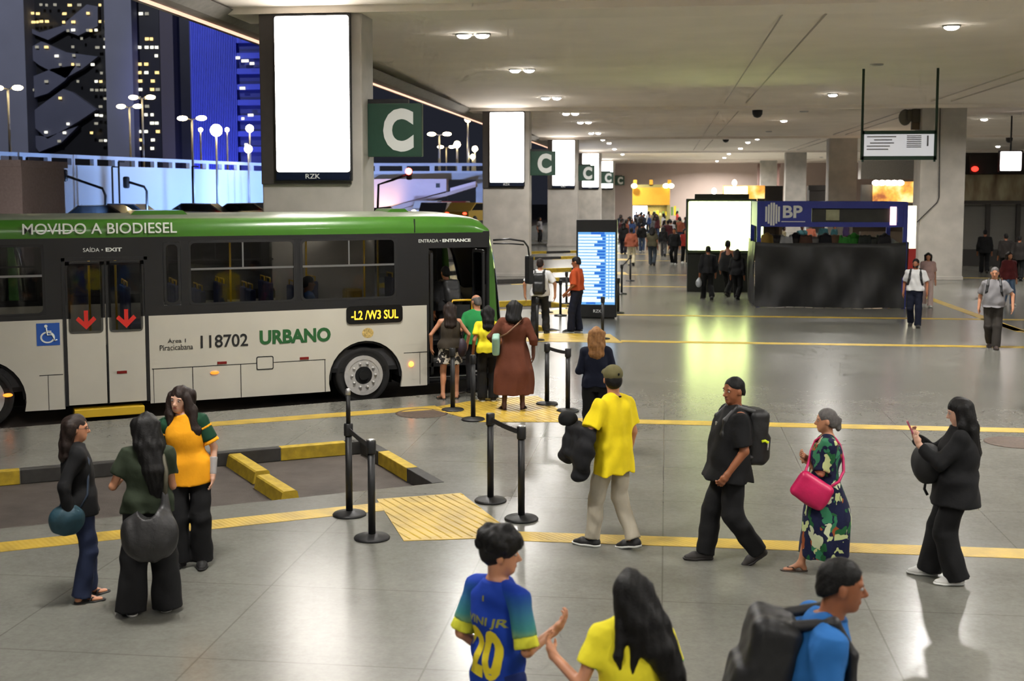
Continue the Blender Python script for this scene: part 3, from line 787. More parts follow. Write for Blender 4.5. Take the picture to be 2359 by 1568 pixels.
WINS = [(-2.85, 1.77, -1.14, 2.79), (-1.06, 1.77, .58, 2.79), (-6.55, 1.70, -4.98, 2.77), (-8.3, 1.72, -6.72, 2.77)]
RD = (-4.74, .29, -3.48, 2.56); FD = (1.12, .27, 2.28, 2.60)
# side skins
m = MB()
def skirt(m, x0, x1, y0, y1, zt=1.63, mi=0):
    m.prism([(x0, .25), (x1, .25), (x1, zt), (x0, zt)], 'y', y0, y1, mi)
def arch_panel(m, xc, x0, x1, y0, y1, R=.64, zt=1.63):
    arc = [(xc + R * math.cos(a), max(.25, .43 + R * math.sin(a))) for a in np.linspace(PI + .28, -.28, 19)]
    h = len(arc) // 2
    m.prism([(x0, .25)] + arc[:h + 1] + [(xc, zt), (x0, zt)], 'y', y0, y1); m.prism(arc[h:] + [(x1, .25), (x1, zt), (xc, zt)], 'y', y0, y1)
for ya, yb in ((0, .05), (WID - .05, WID)):
    arch_panel(m, .03, -.75, .9, ya, yb); arch_panel(m, -5.93, -6.9, -4.95, ya, yb)
    skirt(m, REAR, -6.9, ya, yb)
    if ya == 0: skirt(m, -4.95, RD[0], ya, yb); skirt(m, RD[2], -.75, ya, yb); skirt(m, .9, FD[0], ya, yb)
    else: skirt(m, -4.95, -.75, ya, yb); skirt(m, .9, 2.3, ya, yb)
m.box(REAR, 0, .25, REAR + .05, WID, 1.63)
m.obj('body_panel', BWHITE, BUS)
m = MB()
fill_holes(m, REAR, 1.63, FD[0], 2.88, WINS + [(RD[0], 1.63, RD[2], RD[3]), (-3.24, 1.78, -2.97, 2.78)], 0, .05)
m.box(FD[0], 0, 2.60, 2.28, .05, 2.88)
fill_holes(m, REAR, 1.63, 2.28, 2.88, WINS + [(-4.75, 1.75, -3.05, 2.78), (.75, 1.5, 2.1, 2.7)], WID - .05, WID)
m.box(REAR, 0, 1.63, REAR + .05, WID, 2.88)
m.obj('window_band', BBLACK, BUS)
# roof: green cove and pale top
prof = [(0, 2.86), (-.012, 2.95), (.02, 3.06), (.10, 3.14), (.22, 3.175)]; prof = prof + [(.7, 3.20), (1.25, 3.215), (1.8, 3.20)] + [(WID - a, b) for a, b in prof[::-1]]
xs = [REAR, REAR + .1, 1.3, 1.75, 2.0, 2.15, 2.28]; dz = [.05, 0, 0, .02, .06, .12, .24]; ins = [.02, 0, 0, 0, .01, .03, .10]
vv = []; ff = []; fm = []
for x, d, i_ in zip(xs, dz, ins):
    for (a, b) in prof:
        t = (b - 2.86) / .355; vv.append((x, WID / 2 + (a - WID / 2) * (1 - i_ / 1.25 * t), b - d * t))
n = len(prof)
for i in range(len(xs) - 1):
    for k in range(n - 1): ff.append((i * n + k, i * n + k + 1, (i + 1) * n + k + 1, (i + 1) * n + k)); fm.append(0 if k < 3 or k >= n - 4 else 1)
o = mesh_obj('roof', vv, ff, [BGREEN, mat('roof_pale', (126, 134, 114), .35, noise=.1)], BUS, True, fm)
m = MB(); m.box(.9, -.016, 2.87, .915, .02, 3.1); m.obj('roof_seam', GASKET, BUS)
for x, y, w in ((-3.2, 1.0, .9), (-6.2, 1.0, .9), (.9, 1.25, .42)):
    m = MB(); m.prism([(x - w / 2, 3.19), (x + w / 2, 3.19), (x + w / 2 - .08, 3.26), (x - w / 2 + .08, 3.26)], 'y', y - .4, y + .4); m.obj('roof_hatch', BGREEN, BUS)
# front cap: skirt, windscreen, corner pillars
def fcap(z0, z1, nz, ny, mfun, name, mats, thick=True):
    vv = []; ff = []; fm = []
    for i in range(nz + 1):
        z = z0 + (z1 - z0) * i / nz
        u0 = 2.28 if z > 2.6 else 2.28
        rake = np.interp(z, [.25, 1.1, 2.0, 2.6, 2.88, 3.0], [.20, .26, .16, .06, .0, -.06])
        for k in range(ny + 1):
            t = k / ny; y = WID * t; s_ = abs(2 * t - 1); vv.append((u0 + rake * (1 - s_ ** 6) + .10 * (1 - s_ ** 2.2) + (.12 * (1 - s_ ** 9)) * np.interp(z, [.25, 2.4, 2.9], [1, .8, .3]), y, z))
    for i in range(nz):
        for k in range(ny):
            g = mfun((k + .5) / ny, z0 + (z1 - z0) * (i + .5) / nz)
            if g is None: continue
            a = i * (ny + 1) + k; ff.append((a, a + 1, a + ny + 2, a + ny + 1)); fm.append(g)
    o = mesh_obj(name, vv, ff, mats, BUS, True, fm)
    return o
fcap(.25, 1.15, 6, 40, lambda t, z: 0, 'front_panel', [BGREEN])
fcap(1.15, 2.88, 16, 40, lambda t, z: 0 if (t < .06 or t > .94) else (1 if z > 2.58 else None), 'front_pillars', [BGREEN, BBLACK])
fcap(1.15, 2.58, 12, 40, lambda t, z: None if (t < .06 or t > .94) else 0, 'windscreen', [CLEAR])
for bx_ in ((2.255, .02, .3, 2.30, .10, 2.6), (2.2, 2.42, 1.63, 2.3, 2.5, 2.88), (1.12, .0, .27, 1.16, .06, 2.6)): m = MB(); m.box(*bx_); m.obj('door_post', BBLACK, BUS)
fcap(2.55, 2.62, 2, 40, lambda t, z: 0, 'front_header', [BBLACK])
# floor, ceiling lining, steps, underbody
m = MB(); m.box(REAR + .1, .06, .55, 2.2, WID - .06, .62); m.box(REAR + .06, .3, .2, -6.6, 2.2, .55); m.box(-5.2, .3, .22, -.7, 2.2, .55); m.box(.75, .3, .25, 2.1, 2.2, .55); m.obj('underbody', UNDER, BUS)
m = MB(); m.box(REAR + .1, .07, .62, FD[0], WID - .07, .92); m.box(FD[0], 1.1, .62, 2.2, WID - .07, .92); m.obj('cabin_floor', mat('bus_floor', (46, 46, 48), .7, noise=.2), BUS)
m = MB(); m.box(FD[0] + .04, .05, .30, 2.24, .40, .36); m.box(FD[0] + .04, .36, .58, 2.24, .8, .64); m.box(FD[0] + .04, .75, .84, 2.24, 1.1, .92)
m.box(FD[0] + .04, .05, .345, 2.24, .08, .375, 1); m.box(FD[0] + .04, .345, .615, 2.24, .38, .655, 1); m.obj('door_step', [UNDER, ALU], BUS)
m = MB(); m.box(REAR + .1, .08, 2.84, 2.0, WID - .08, 2.88); m.obj('cabin_lining', mat('bus_lining', (120, 120, 118), .7), BUS)
for y in (.55, 1.95):
    m = MB(); m.box(-8.8, y - .06, 2.80, 1.2, y + .06, 2.84); m.obj('cabin_lamp', emit('bus_lamp', (255, 244, 225), 3.2), BUS)
# windows: gasket frame, upper sliding bar, panes
def window(x0, z0, x1, z1, y, mid=True, name='window', r=.10):
    gl = GLASS if y < 1 else CLEAR
    m = MB(); ring(m, rrect(x0 - .005, z0 - .005, x1 + .005, z1 + .005, r), rrect(x0 + .035, z0 + .035, x1 - .035, z1 - .035, r - .03), 'y', y - .008, y + .03)
    for cx in (x0, x1):
        for cz in (z0, z1):
            sx = 1 if cx == x0 else -1; sz = 1 if cz == z0 else -1
            arc = [(cx + sx * (r - r * math.cos(a)), cz + sz * (r - r * math.sin(a))) for a in np.linspace(0, PI / 2, 5)]
            m.prism([(cx, cz)] + arc, 'y', y, y + .03)
    o = m.obj(name, GASKET, BUS)
    g = MB(); g.prism(rrect(x0 + .02, z0 + .02, x1 - .02, z1 - .02, r - .02), 'y', y + .008, y + .014); g.obj('pane', gl, o)
    if mid:
        g = MB(); zm = z0 + (z1 - z0) * .56; g.box(x0 + .03, y - .004, zm - .016, x1 - .03, y + .02, zm + .016); g.box((x0 + x1) / 2 - .012, y - .003, zm, (x0 + x1) / 2 + .012, y + .02, z1 - .03); g.obj('bar', ALU if y < 1 else GASKET, o)
for w in WINS: window(*w, .005); window(*w, WID - .035)
window(-3.23, 1.79, -2.98, 2.77, .005, False); window(-4.75, 1.75, -3.05, 2.78, WID - .035); window(.75, 1.5, 2.1, 2.7, WID - .035, False)
# rear (exit) door, two leaves
m = MB(); m.box(RD[0], -.008, RD[3] - .05, RD[2], .05, RD[3]); m.box(RD[0], -.008, RD[1], RD[0] + .05, .05, RD[3]); m.box(RD[2] - .05, -.008, RD[1], RD[2], .05, RD[3]); m.obj('door_frame', BBLACK, BUS)
RED = mat('arrow_red', (215, 40, 28), .5)
for x0, x1 in ((RD[0] + .055, -4.125), (-4.095, RD[2] - .055)):
    m = MB(); m.box(x0, .0, RD[1] + .01, x1, .04, 1.43, 0); m.box(x0, .0, 1.43, x0 + .06, .04, 1.63, 0); m.box(x1 - .06, .0, 1.43, x1, .04, 1.63, 0)
    m.box(x0, .0, 1.63, x0 + .06, .04, RD[3] - .06, 1); m.box(x1 - .06, .0, 1.63, x1, .04, RD[3] - .06, 1); m.box(x0, .0, RD[3] - .12, x1, .04, RD[3] - .06, 1)
    d = m.obj('door', [BWHITE, BBLACK], BUS)
    g = MB(); g.prism(rrect(x0 + .03, 1.40, x1 - .03, RD[3] - .09, .06), 'y', -.006, .012); g.obj('pane', GLASS, d)
    xc = (x0 + x1) / 2; g = MB(); g.prism([(xc - .03, 1.75), (xc + .03, 1.75), (xc + .03, 1.58), (xc + .11, 1.66), (xc + .15, 1.61), (xc, 1.46), (xc - .15, 1.61), (xc - .11, 1.66), (xc - .03, 1.58)], 'y', -.012, -.004); g.obj('arrow', RED, d)
m = MB(); m.box(RD[0] + .12, -.05, .10, RD[2] - .1, .25, .23, bev=.01); m.obj('step_bar', mat('step_yellow', (214, 176, 40), .5), BUS)
m = MB(); m.box(-4.11, -.004, RD[1], -4.095 + .005, .02, 2.5); m.obj('door_seal', GASKET, BUS)
# open front door leaves folded inwards, with yellow grab frame
for x, a in ((1.24, 0), (2.2, 0)):
    m = MB(); ring(m, rrect(.06, .4, .56, 2.55, .05), rrect(.11, .5, .51, 2.5, .05), 'x', x - .02, x + .02); d = m.obj('door', BBLACK, BUS)
    g = MB(); g.prism(rrect(.10, .5, .52, 2.5, .05), 'x', x - .006, x + .004); g.obj('pane', CLEAR, d)
m = MB(); m.tube([(1.62, .12, .40), (1.62, .12, 1.62), (1.64, .12, 1.68), (1.98, .12, 1.68), (2.0, .12, 1.62), (2.0, .12, .40)], .018, 8); m.obj('grab_rail', YPOLE, BUS)
m = MB(); m.box(1.66, .11, .75, 1.96, .14, 1.6); m.obj('rail_panel', BBLACK, BUS)
# wheels
for xc in (.0, -5.93):
    for y0, sg in ((.04, 1), (WID - .04, -1)):
        R = Matrix.Rotation(PI / 2 * sg, 3, 'X')
        m = MB(); m.lathe([(.30, -.02), (.40, -.03), (.455, .0), (.475, .05), (.475, .22), (.455, .27), (.38, .28)], (0, 0, 0), 40, 0, R)
        m.v = [(p[0] + xc, p[1] * (1) + y0, p[2] + .48) for p in m.v]
        # keep the tread inboard of the side skin
        if sg == 1: m.v = [(p[0], y0 + abs(p[1] - y0), p[2]) for p in m.v]
        else: m.v = [(p[0], y0 - abs(p[1] - y0), p[2]) for p in m.v]
        w = m.obj('wheel', RUBBER, BUS)
        s_ = 1 if sg == 1 else -1
        g = MB(); ringpts = lambda r: [(xc + r * math.cos(a), .48 + r * math.sin(a)) for a in np.linspace(0, 2 * PI, 32, endpoint=False)]
        ring(g, ringpts(.335), ringpts(.27), 'y', y0 - .012 * s_, y0 + .05 * s_); ring(g, ringpts(.275), ringpts(.15), 'y', y0 - .004 * s_, y0 + .05 * s_)
        for k in range(10):
            a = 2 * PI * k / 10; g.lathe([(.024, -.015), (.024, .02)], (0, 0, 0), 8, 0); q = g.v[-16:]
            g.v[-16:] = [(xc + .205 * math.cos(a) + p[0], y0 - .012 * s_ - p[2] * .6, .48 + .205 * math.sin(a) + p[1]) for p in q]
        g.obj('rim', RIM, w)
        g = MB(); g.prism(ringpts(.15), 'y', y0 + .0 * s_, y0 + .08 * s_); g.prism(ringpts(.08), 'y', y0 - .03 * s_, y0 + .02 * s_); g.obj('hub', UNDER, w)
# wheel-house liners
for xc in (.03, -5.93):
    m = MB(); arc = [(xc + .66 * math.cos(a), .43 + .66 * math.sin(a)) for a in np.linspace(0, PI, 15)]; arc2 = [(xc + .60 * math.cos(a), .43 + .60 * math.sin(a)) for a in np.linspace(PI, 0, 15)]
    m.prism(arc + arc2, 'y', .03, .6); m.box(xc - .64, .58, .25, xc + .64, .6, 1.05); m.obj('wheel_arch', UNDER, BUS)
# panel gaps, hatch, reflectors, marker lamps
for a, b, c, d in ((-3.45, .785, -.66, .797), (-2.83, .25, -2.818, .79), (-2.07, .25, -2.058, .79), (-.68, .25, -.668, .79), (-3.43, .25, -3.422, .79), (-5.1, .78, -4.76, .792), (-8.9, .78, -6.7, .79), (.70, .82, 1.12, .832), (.985, .27, .993, .82), (-4.98, .25, -4.972, .78)): m = MB(); m.box(a, -.002, b, c, .01, d); m.obj('panel_gap', GASKET, BUS)
m = MB(); ring(m, rrect(-1.81, .68, -1.53, .90, .03), rrect(-1.795, .695, -1.545, .885, .02), 'y', -.005, .01); m.box(-1.795, -.003, .695, -1.545, .0, .885, 1); m.obj('fuel_flap', [GASKET, BWHITE], BUS)
RR = mat('reflector_red', (120, 22, 18), .3)
for x, z in ((-2.36, .83), (-1.02, .83), (-3.9, .77), (-5.75, .70)): m = MB(); m.box(x - .075, -.008, z - .022, x + .075, .002, z + .022, bev=.004); m.obj('reflector', RR, BUS)
for x, z, e in ((-2.48, .68, 1.2), (-5.55, .52, 1.6), (.83, .63, 6.)):
    m = MB(); m.ellip((x, -.008, z), (.07, .014, .03) if e < 3 else (.045, .02, .045), 12); m.obj('marker_lamp', emit('marker_orange%d' % int(e * 10), (255, 130, 40), e), BUS)
# destination display and lettering
m = MB(); m.prism(rrect(-.30, 1.36, .68, 1.66, .07), 'y', -.02, .03); dd = m.obj('destination_display', mat('display_black', (14, 14, 14), .3), BUS)
FX = Matrix(((1, 0, 0, 0), (0, 0, -1, 0), (0, 1, 0, 0), (0, 0, 0, 1)))       # text plane -> the side facing the camera
def side_text(t, x0, x1, z0, h, m, name='lettering', y=-.004, bold=.0, parent=None, slope=0., shear=0.):
    o = text_mesh(name, t, 1.0, m, Matrix.Identity(4), parent or BUS, .002, bold, shear=shear)
    bb = np.array([v.co for v in o.data.vertices]); a, b = bb.min(0), bb.max(0)
    S = Matrix.Translation((x0, y, z0)) @ FX @ Matrix.Diagonal(((x1 - x0) / (b[0] - a[0]), h / (b[1] - a[1]), 1, 1)) @ Matrix.Translation((-a[0], -a[1], 0))
    o.data.transform(S); return o
LW = mat('letter_white', (226, 230, 222), .5); LB = mat('letter_black', (30, 30, 30), .5); LG = mat('letter_green', (34, 92, 44), .5); LA = emit('letter_amber', (255, 190, 40), 2.2)
side_text('MOVIDO A BIODIESEL', -5.27, -3.02, 2.92, .165, LW, y=-.024, bold=.008)
side_text('SAÍDA • ', -4.42, -4.13, 2.645, .075, LW); side_text('EXIT', -4.09, -3.85, 2.645, .06, LW, bold=.035)
side_text('ENTRADA • ', .98, 1.38, 2.70, .055, LW); side_text('ENTRANCE', 1.41, 1.93, 2.70, .055, LW, bold=.035)
side_text('Área 1', -3.2, -2.92, 1.19, .075, LB); side_text('Piracicabana', -3.32, -2.81, 1.075, .085, LB)
side_text('118702', -2.69, -1.94, 1.08, .205, LB, bold=.014); side_text('URBANO', -1.75, -.57, 1.09, .235, LG, bold=.04)
side_text('-L2 /W3 SUL', -.22, .60, 1.43, .15, LA, 'display_text', -.024, .01, dd)
# access badge: blue square, white wheelchair figure
m = MB(); m.box(-5.12, -.004, 1.24, -4.79, .002, 1.58); bd = m.obj('access_badge', mat('badge_blue', (32, 84, 170), .5), BUS)
m = MB(); ring(m, [(-4.965 + .105 * math.cos(a), 1.365 + .09 * math.sin(a)) for a in np.linspace(0, 2 * PI, 24, endpoint=False)], [(-4.965 + .08 * math.cos(a), 1.365 + .067 * math.sin(a)) for a in np.linspace(0, 2 * PI, 24, endpoint=False)], 'y', -.008, -.004)
m.prism([(-4.985 + .024 * math.cos(a), 1.535 + .024 * math.sin(a)) for a in np.linspace(0, 2 * PI, 12, endpoint=False)], 'y', -.008, -.003)
m.tube([(-4.98, -.006, 1.51), (-4.97, -.006, 1.40), (-4.90, -.006, 1.40), (-4.86, -.006, 1.31), (-4.83, -.006, 1.325)], .011, 5); m.tube([(-4.975, -.006, 1.46), (-4.91, -.006, 1.455)], .009, 5)
m.obj('wheelchair_sign', LW, bd)
m = MB(); m.prism([(.07 + .10 * math.cos(a), 1.2 + .085 * math.sin(a)) for a in np.linspace(0, 2 * PI, 20, endpoint=False)], 'y', -.003, .002); m.obj('round_seal', mat('seal_gold', (186, 160, 96), .5, noise=.5, nscale=30), BUS)
# mirror arm at the front corner
m = MB(); m.tube([(2.35, .0, 2.72), (2.6, -.12, 2.74), (2.85, -.2, 2.70), (2.92, -.22, 2.60), (2.94, -.22, 2.45)], .016, 8); m.tube([(2.35, 0, 2.66), (2.6, -.12, 2.66), (2.85, -.2, 2.64)], .012, 8); ma = m.obj('mirror', BBLACK, BUS)
m = MB(); m.box(2.90, -.30, 1.95, 3.0, -.10, 2.45, bev=.03); m.obj('mirror_head', BBLACK, ma)
# seats, poles, driver's place
SEAT = mat('seat_blue', (40, 52, 90), .8, noise=.2)
def seat(x, y, w=.44):
    m = MB(); m.box(x, y, 1.28, x + .42, y + w, 1.36, bev=.03); m.box(x - .06, y, 1.34, x + .03, y + w, 1.98, bev=.03); m.box(x + .05, y + .1, .92, x + .35, y + w - .1, 1.28)
    s_ = m.obj('seat', SEAT, BUS); g = MB(); g.tube([(x - .02, y + .06, 1.96), (x - .02, y + .06, 2.06), (x - .02, y + w - .06, 2.06), (x - .02, y + w - .06, 1.96)], .014, 6); g.obj('handle', YPOLE, s_)
for x in (-2.6, -1.8, -1.0, -7.9, -7.1): seat(x, .12); seat(x, .60)
for x in (-3.6, -2.8, -2.0, -1.2, -.4, -7.9, -6.9): seat(x, 1.5); seat(x, 1.96)
seat(1.15, 1.85)
for x, y in ((-3.35, 1.05), (-2.0, 1.06), (-.7, 1.06), (.35, 1.1), (.35, .3), (-4.8, .3), (-4.3, .55), (-3.9, .55), (-.95, .55)): m = MB(); m.tube([(x, y, .92), (x, y, 2.84)], .018, 8); m.obj('pole', YPOLE, BUS)
m = MB(); m.box(.5, .1, .92, .56, 1.0, 1.72, bev=.02); m.box(.05, 1.2, .92, .35, 1.5, 1.85, bev=.04); m.obj('turnstile', mat('turnstile_yellow', (150, 122, 30), .4, noise=.3), BUS)
m = MB(); m.box(1.95, 1.3, .92, 2.2, 2.4, 1.55, bev=.05); m.obj('dashboard', UNDER, BUS)
m = MB(); m.tube([(1.82 + .1 * math.cos(a) * .5, 2.0 + .24 * math.cos(a), 1.68 + .2 * math.sin(a)) for a in np.linspace(0, 2 * PI, 20)], .016, 6); m.tube([(1.82, 2.0, 1.68), (2.0, 2.0, 1.45)], .02, 6); m.obj('steering_wheel', UNDER, BUS)
# further buses behind: copies of the same bus, standing in later bays
for (u, v_, lb) in ((-7.6, -7.2, 'green roofed city bus half hidden behind the front bus, roof hatch showing'), (-13.5, -16, 'green roofed city bus farther back, only its roof showing past the one before it')):
    c = copy_tree(BUS); p = bay(u, v_); c.location = (p[0], p[1], -.17); c['label'] = lb
# ------------------------------------------------------------------ advertising screens and gate signs on the columns
BLK = mat('black_paint', (20, 20, 21), .45, noise=.1); SCR = emit('screen_white', (255, 248, 240), 5.5); NAVY = mat('screen_bar', (16, 26, 48), .3)
GSIGN = mat('sign_green', (27, 64, 48), .45, noise=.06); LWH = mat('letter_pale', (214, 216, 214), .5)
FY = Matrix(((1, 0, 0, 0), (0, 0, -1, 0), (0, 1, 0, 0), (0, 0, 0, 1)))      # text plane -> faces -Y (towards the camera)
def front_text(t, xc, y, zc, w, h, m, parent=None, bold=0., name='lettering', depth=.003):
    o = text_mesh(name, t, 1.0, m, Matrix.Identity(4), parent, depth, bold)
    bb = np.array([q.co for q in o.data.vertices]); a, b = bb.min(0), bb.max(0); c = (a + b) / 2
    par = parent.location if parent is not None else Vector((0, 0, 0))
    o.data.transform(Matrix.Translation((xc - par.x, y - par.y, zc - par.z)) @ FY @ Matrix.Diagonal((w / (b[0] - a[0]), h / (b[1] - a[1]), 1, 1)) @ Matrix.Translation((-c[0], -c[1], 0)))
    return o
class At(MB):
    """builder whose boxes are given in world axes and stored relative to an origin"""
    def __init__(s, o): super().__init__(); s.o = Vector(o)
    def obj(s, name, m, parent=None, fixn=True):
        s.v = [(p[0] - s.o.x, p[1] - s.o.y, p[2] - s.o.z) for p in s.v]; return super().obj(name, m, parent, fixn)
for k, y in enumerate(ROWS[:5]):
    o = (LX0 + .95, y - .1, 3.55)
    e = empty('advertising_screen', o, 0, 'bright white upright advertising screen on the %s column beside the bus bays' % ['nearest', 'second', 'third', 'fourth', 'fifth'][k], 'screen', 'advertising screens on the columns')
    m = At(o); m.box(LX0 + .01, y - .07, 3.52, LX0 + 1.66, y - .001, 6.58, bev=.01); m.obj('cladding', DARKCLAD, e)
    m = At(o); m.box(LX0 + .29, y - .14, 3.58, LX0 + 1.70, y - .06, 6.52, bev=.01); m.obj('frame', BLK, e)
    m = At(o); m.prism(rrect(LX0 + .32, 3.74, LX0 + 1.67, 6.49, .05), 'y', y - .150, y - .13); m.obj('panel', SCR, e)
    m = At(o); m.box(LX0 + .32, y - .155, 3.60, LX0 + 1.67, y - .135, 3.73); m.obj('bottom_bar', NAVY, e)
    front_text('RZK', LX0 + .99, y - .158, 3.665, .27, .085, LWH, e, .01)
    o = (-4.9, y + .45, 4.0)
    e = empty('gate_sign', o, 0, 'square green sign with a pale letter C projecting from the %s column' % ['nearest', 'second', 'third', 'fourth', 'fifth'][k], 'sign', 'green gate signs on the columns')
    m = At(o); m.box(LX1 + .0, y + .37, 4.02, -4.40, y + .53, 4.98, bev=.015); m.obj('panel', GSIGN, e)
    m = At(o); m.box(LX1 - .0, y + .40, 4.98, LX1 + .75, y + .5, 5.06); m.obj('bracket', BLK, e)
    front_text('C', -4.83, y + .366, 4.50, .56, .78, LWH, e, .055)
# ------------------------------------------------------------------ belt barriers
MET = mat('post_black', (20, 20, 21), .5, noise=.06); STEEL = mat('post_cap', (190, 190, 190), .3, .8)
def stanchion(x, y, label, h=.98, to=None, cap=False, ext=False):
    e = empty('barrier_post', (x, y, 0), 0, label, 'barrier post', 'black belt barrier posts')
    m = MB(); m.lathe([(.175, 0), (.178, .012), (.165, .028), (.06, .042), (.05, .05)], n=28); m.obj('base', MET, e)
    m = MB(); m.lathe([(.036, .04), (.036, h - .12)], n=18); m.obj('pole', MET, e)
    m = MB(); m.lathe([(.046, h - .13), (.048, h - .12), (.048, h - .01), (.042, h)], n=18); m.obj('head', MET, e)
    if cap: m = MB(); m.lathe([(.043, h), (.043, h + .006), (.02, h + .012)], n=18); m.obj('cap', STEEL, e)
    if ext:
        m = MB(); m.lathe([(.024, h), (.024, h + .30)], n=14); m.lathe([(.028, h + .30), (.028, h + .355), (.018, h + .365)], n=14, mi=1); m.obj('sign_rod', [MET, STEEL], e)
    if to:
        a = Vector((0, 0, h - .065)); b = Vector((to[0] - x, to[1] - y, h - .065)); d = (b - a); L = d.length; d.normalize(); t = Vector((-d.y, d.x, 0)) * .004
        v = []; f = []
        for i in range(9):
            q = i / 8; p = a + (b - a) * q; p.z -= .012 * math.sin(PI * q)
            v += [p - t + Vector((0, 0, .026)), p + t + Vector((0, 0, .026)), p + t - Vector((0, 0, .026)), p - t - Vector((0, 0, .026))]
        for i in range(8):
            for k in range(4): l = (k + 1) % 4; f.append((i * 4 + k, i * 4 + l, i * 4 + 4 + l, i * 4 + 4 + k))
        f += [(0, 1, 2, 3), (32, 33, 34, 35)]
        mm = MB(); mm.add(v, f); mm.obj('belt', mat('belt_black', (24, 24, 26), .8), e)
    return e
PT = {k: flo(*p) for k, p in dict(a=(805, 1186), b=(857, 1240), c=(1130, 1154), d=(1201, 1196), e=(1260, 931), f=(1308, 947), g=(1043, 945), h=(1090, 967), i=(1237, 784), j=(1260, 720), k=(1291, 727), l=(1388, 781), n=(1432, 677), o=(1452, 647), p=(1424, 721), q=(1305, 700)).items()}
S_ = lambda k: PT[k]
stanchion(*S_('a'), 'tall black barrier post with a slim capped rod on top, by the empty bay', to=S_('b'), ext=True)
stanchion(*S_('b'), 'black barrier post beside the left edge of the nearest tactile pad', cap=True)
stanchion(*S_('c'), 'black barrier post behind the right edge of the nearest tactile pad', to=S_('d'))
stanchion(*S_('d'), 'black barrier post at the right corner of the nearest tactile pad', cap=True)
stanchion(*S_('e'), 'black barrier post with belt, right of the woman in the brown dress', to=S_('f'))
stanchion(*S_('f'), 'black barrier post beside the blond woman in navy, ending the belt')
stanchion(*S_('g'), 'black barrier post in front of the woman in print shorts')
stanchion(*S_('h'), 'black barrier post in front of the girl in yellow at the bus door', to=None)
stanchion(*S_('i'), 'black barrier post at the feet of the man in white with a backpack')
stanchion(*S_('j'), 'black barrier post with belt, right behind the man in white', to=S_('k'))
stanchion(*S_('k'), 'black barrier post between the man in white and the man in orange')
stanchion(*S_('q'), 'black barrier post behind the head of the man in orange', to=None)
stanchion(*S_('l'), 'black barrier post in front of the lit timetable totem')
stanchion(*S_('p'), 'black barrier post just right of the timetable totem')
stanchion(*S_('n'), 'black barrier post on the clear floor behind the timetable totem', to=S_('o'))
stanchion(*S_('o'), 'black barrier post farthest behind the timetable totem')
l_ = S_('l'); m = MB()
# ------------------------------------------------------------------ timetable totem
o = (-1.83, 32.8, 0); e = empty('timetable_totem', o, 0, 'tall black totem with a glowing blue and white timetable screen', 'information totem')
m = At(o); m.box(-2.37, 32.8, .04, -1.29, 33.1, 2.64, bev=.012); m.box(-2.32, 32.84, 0, -1.34, 33.06, .05); m.obj('housing', BLK, e)
m = At(o); m.box(-2.325, 32.785, .385, -1.335, 32.80, 2.315); cm = [emit('tt_pale', (110, 178, 240), .62), emit('tt_white', (214, 236, 255), .82), emit('tt_blue', (36, 110, 214), .6)]
m.box(-1.98, 32.780, 2.25, -1.62, 32.786, 2.312, 2)
for i in range(22):
    z = 2.225 - i * .083; L = rng.uniform(.42, .70)
    m.box(-2.315, 32.780, z - .03, -2.315 + L, 32.786, z + .028, 1); m.box(-2.315 + L, 32.781, z - .035 + rng.uniform(0, .01), -1.60, 32.786, z + .02, 2)
    for x in (-1.575, -1.49, -1.41): m.box(x, 32.780, z - .026, x + .06, 32.786, z + .024, 1)
m.box(-2.315, 32.779, .455, -1.345, 32.784, .54, 1); m.box(-2.10, 32.778, .40, -1.85, 32.783, .45, 2); m.obj('display', cm, e)
front_text('RZK', -1.80, 32.796, .21, .22, .08, LWH, e, .01)
# ------------------------------------------------------------------ large lit screen on a stand
o = (1.84, 42.2, 0); e = empty('large_screen', o, 0, 'large glaring greenish white screen on a dark stand left of the black booth', 'screen')
m = At(o); m.box(.66, 42.05, 1.30, 3.0, 42.4, 3.14, bev=.02); m.box(.95, 42.2, 3.14, 2.75, 42.5, 3.3); m.obj('housing', mat('screen_housing', (30, 38, 24), .5), e)
m = At(o); m.prism(rrect(.74, 1.41, 2.92, 3.06, .05), 'y', 42.03, 42.06); m.obj('panel', emit('screen_lime', (236, 255, 160), 4.5), e)
m = At(o); m.box(.72, 42.1, 0, 2.95, 42.9, 1.30, bev=.02); m.obj('stand', mat('stand_dark', (24, 26, 20), .7), e)
o = (3.14, 42.3, 0); e = empty('light_pillar', o, 0, 'slim lit lime pillar between the large screen and the blue booth', 'sign')
m = At(o); m.box(3.03, 42.1, 0, 3.26, 42.3, 3.15); m.obj('housing', BLK, e); m = At(o); m.box(3.06, 42.08, 1.45, 3.23, 42.10, 3.05); m.obj('panel', emit('pillar_lime', (226, 255, 150), 3.0), e)
# ------------------------------------------------------------------ booth with blue header and black cloth
BBLUE = mat('booth_blue', (34, 48, 140), .5, noise=.06); CLOTHB = mat('booth_cloth', (32, 32, 33), .55, noise=.12, bump=.15, bscale=12)
o = (4.75, 38.0, 0); e = empty('sales_booth', o, 0, 'booth with a blue lettered header and black cloth walls, mid hall', 'booth')
bx0, bx1, by0, by1 = 2.70, 6.86, 36.85, 39.6
for x, y in ((bx0, by0), (bx1, by0), (bx0, by1), (bx1, by1)): m = At(o); m.box(x - .06, y - .06, 0, x + .06, y + .06, 3.08); m.obj('post', BBLUE, e)
m = At(o); fill_holes(m, bx0, 2.36, bx1, 3.09, [(4.20, 2.50, 6.65, 2.90)], by0 - .04, by0 + .04)
fill_holes(m, bx0, 2.36, bx1, 3.09, [(3., 2.50, 6.5, 2.90)], by1 - .04, by1 + .04); m.box(bx0 - .04, by0, 2.36, bx0 + .04, by1, 3.09); m.box(bx1 - .04, by0, 2.36, bx1 + .04, by1, 3.09); m.obj('header', BBLUE, e)
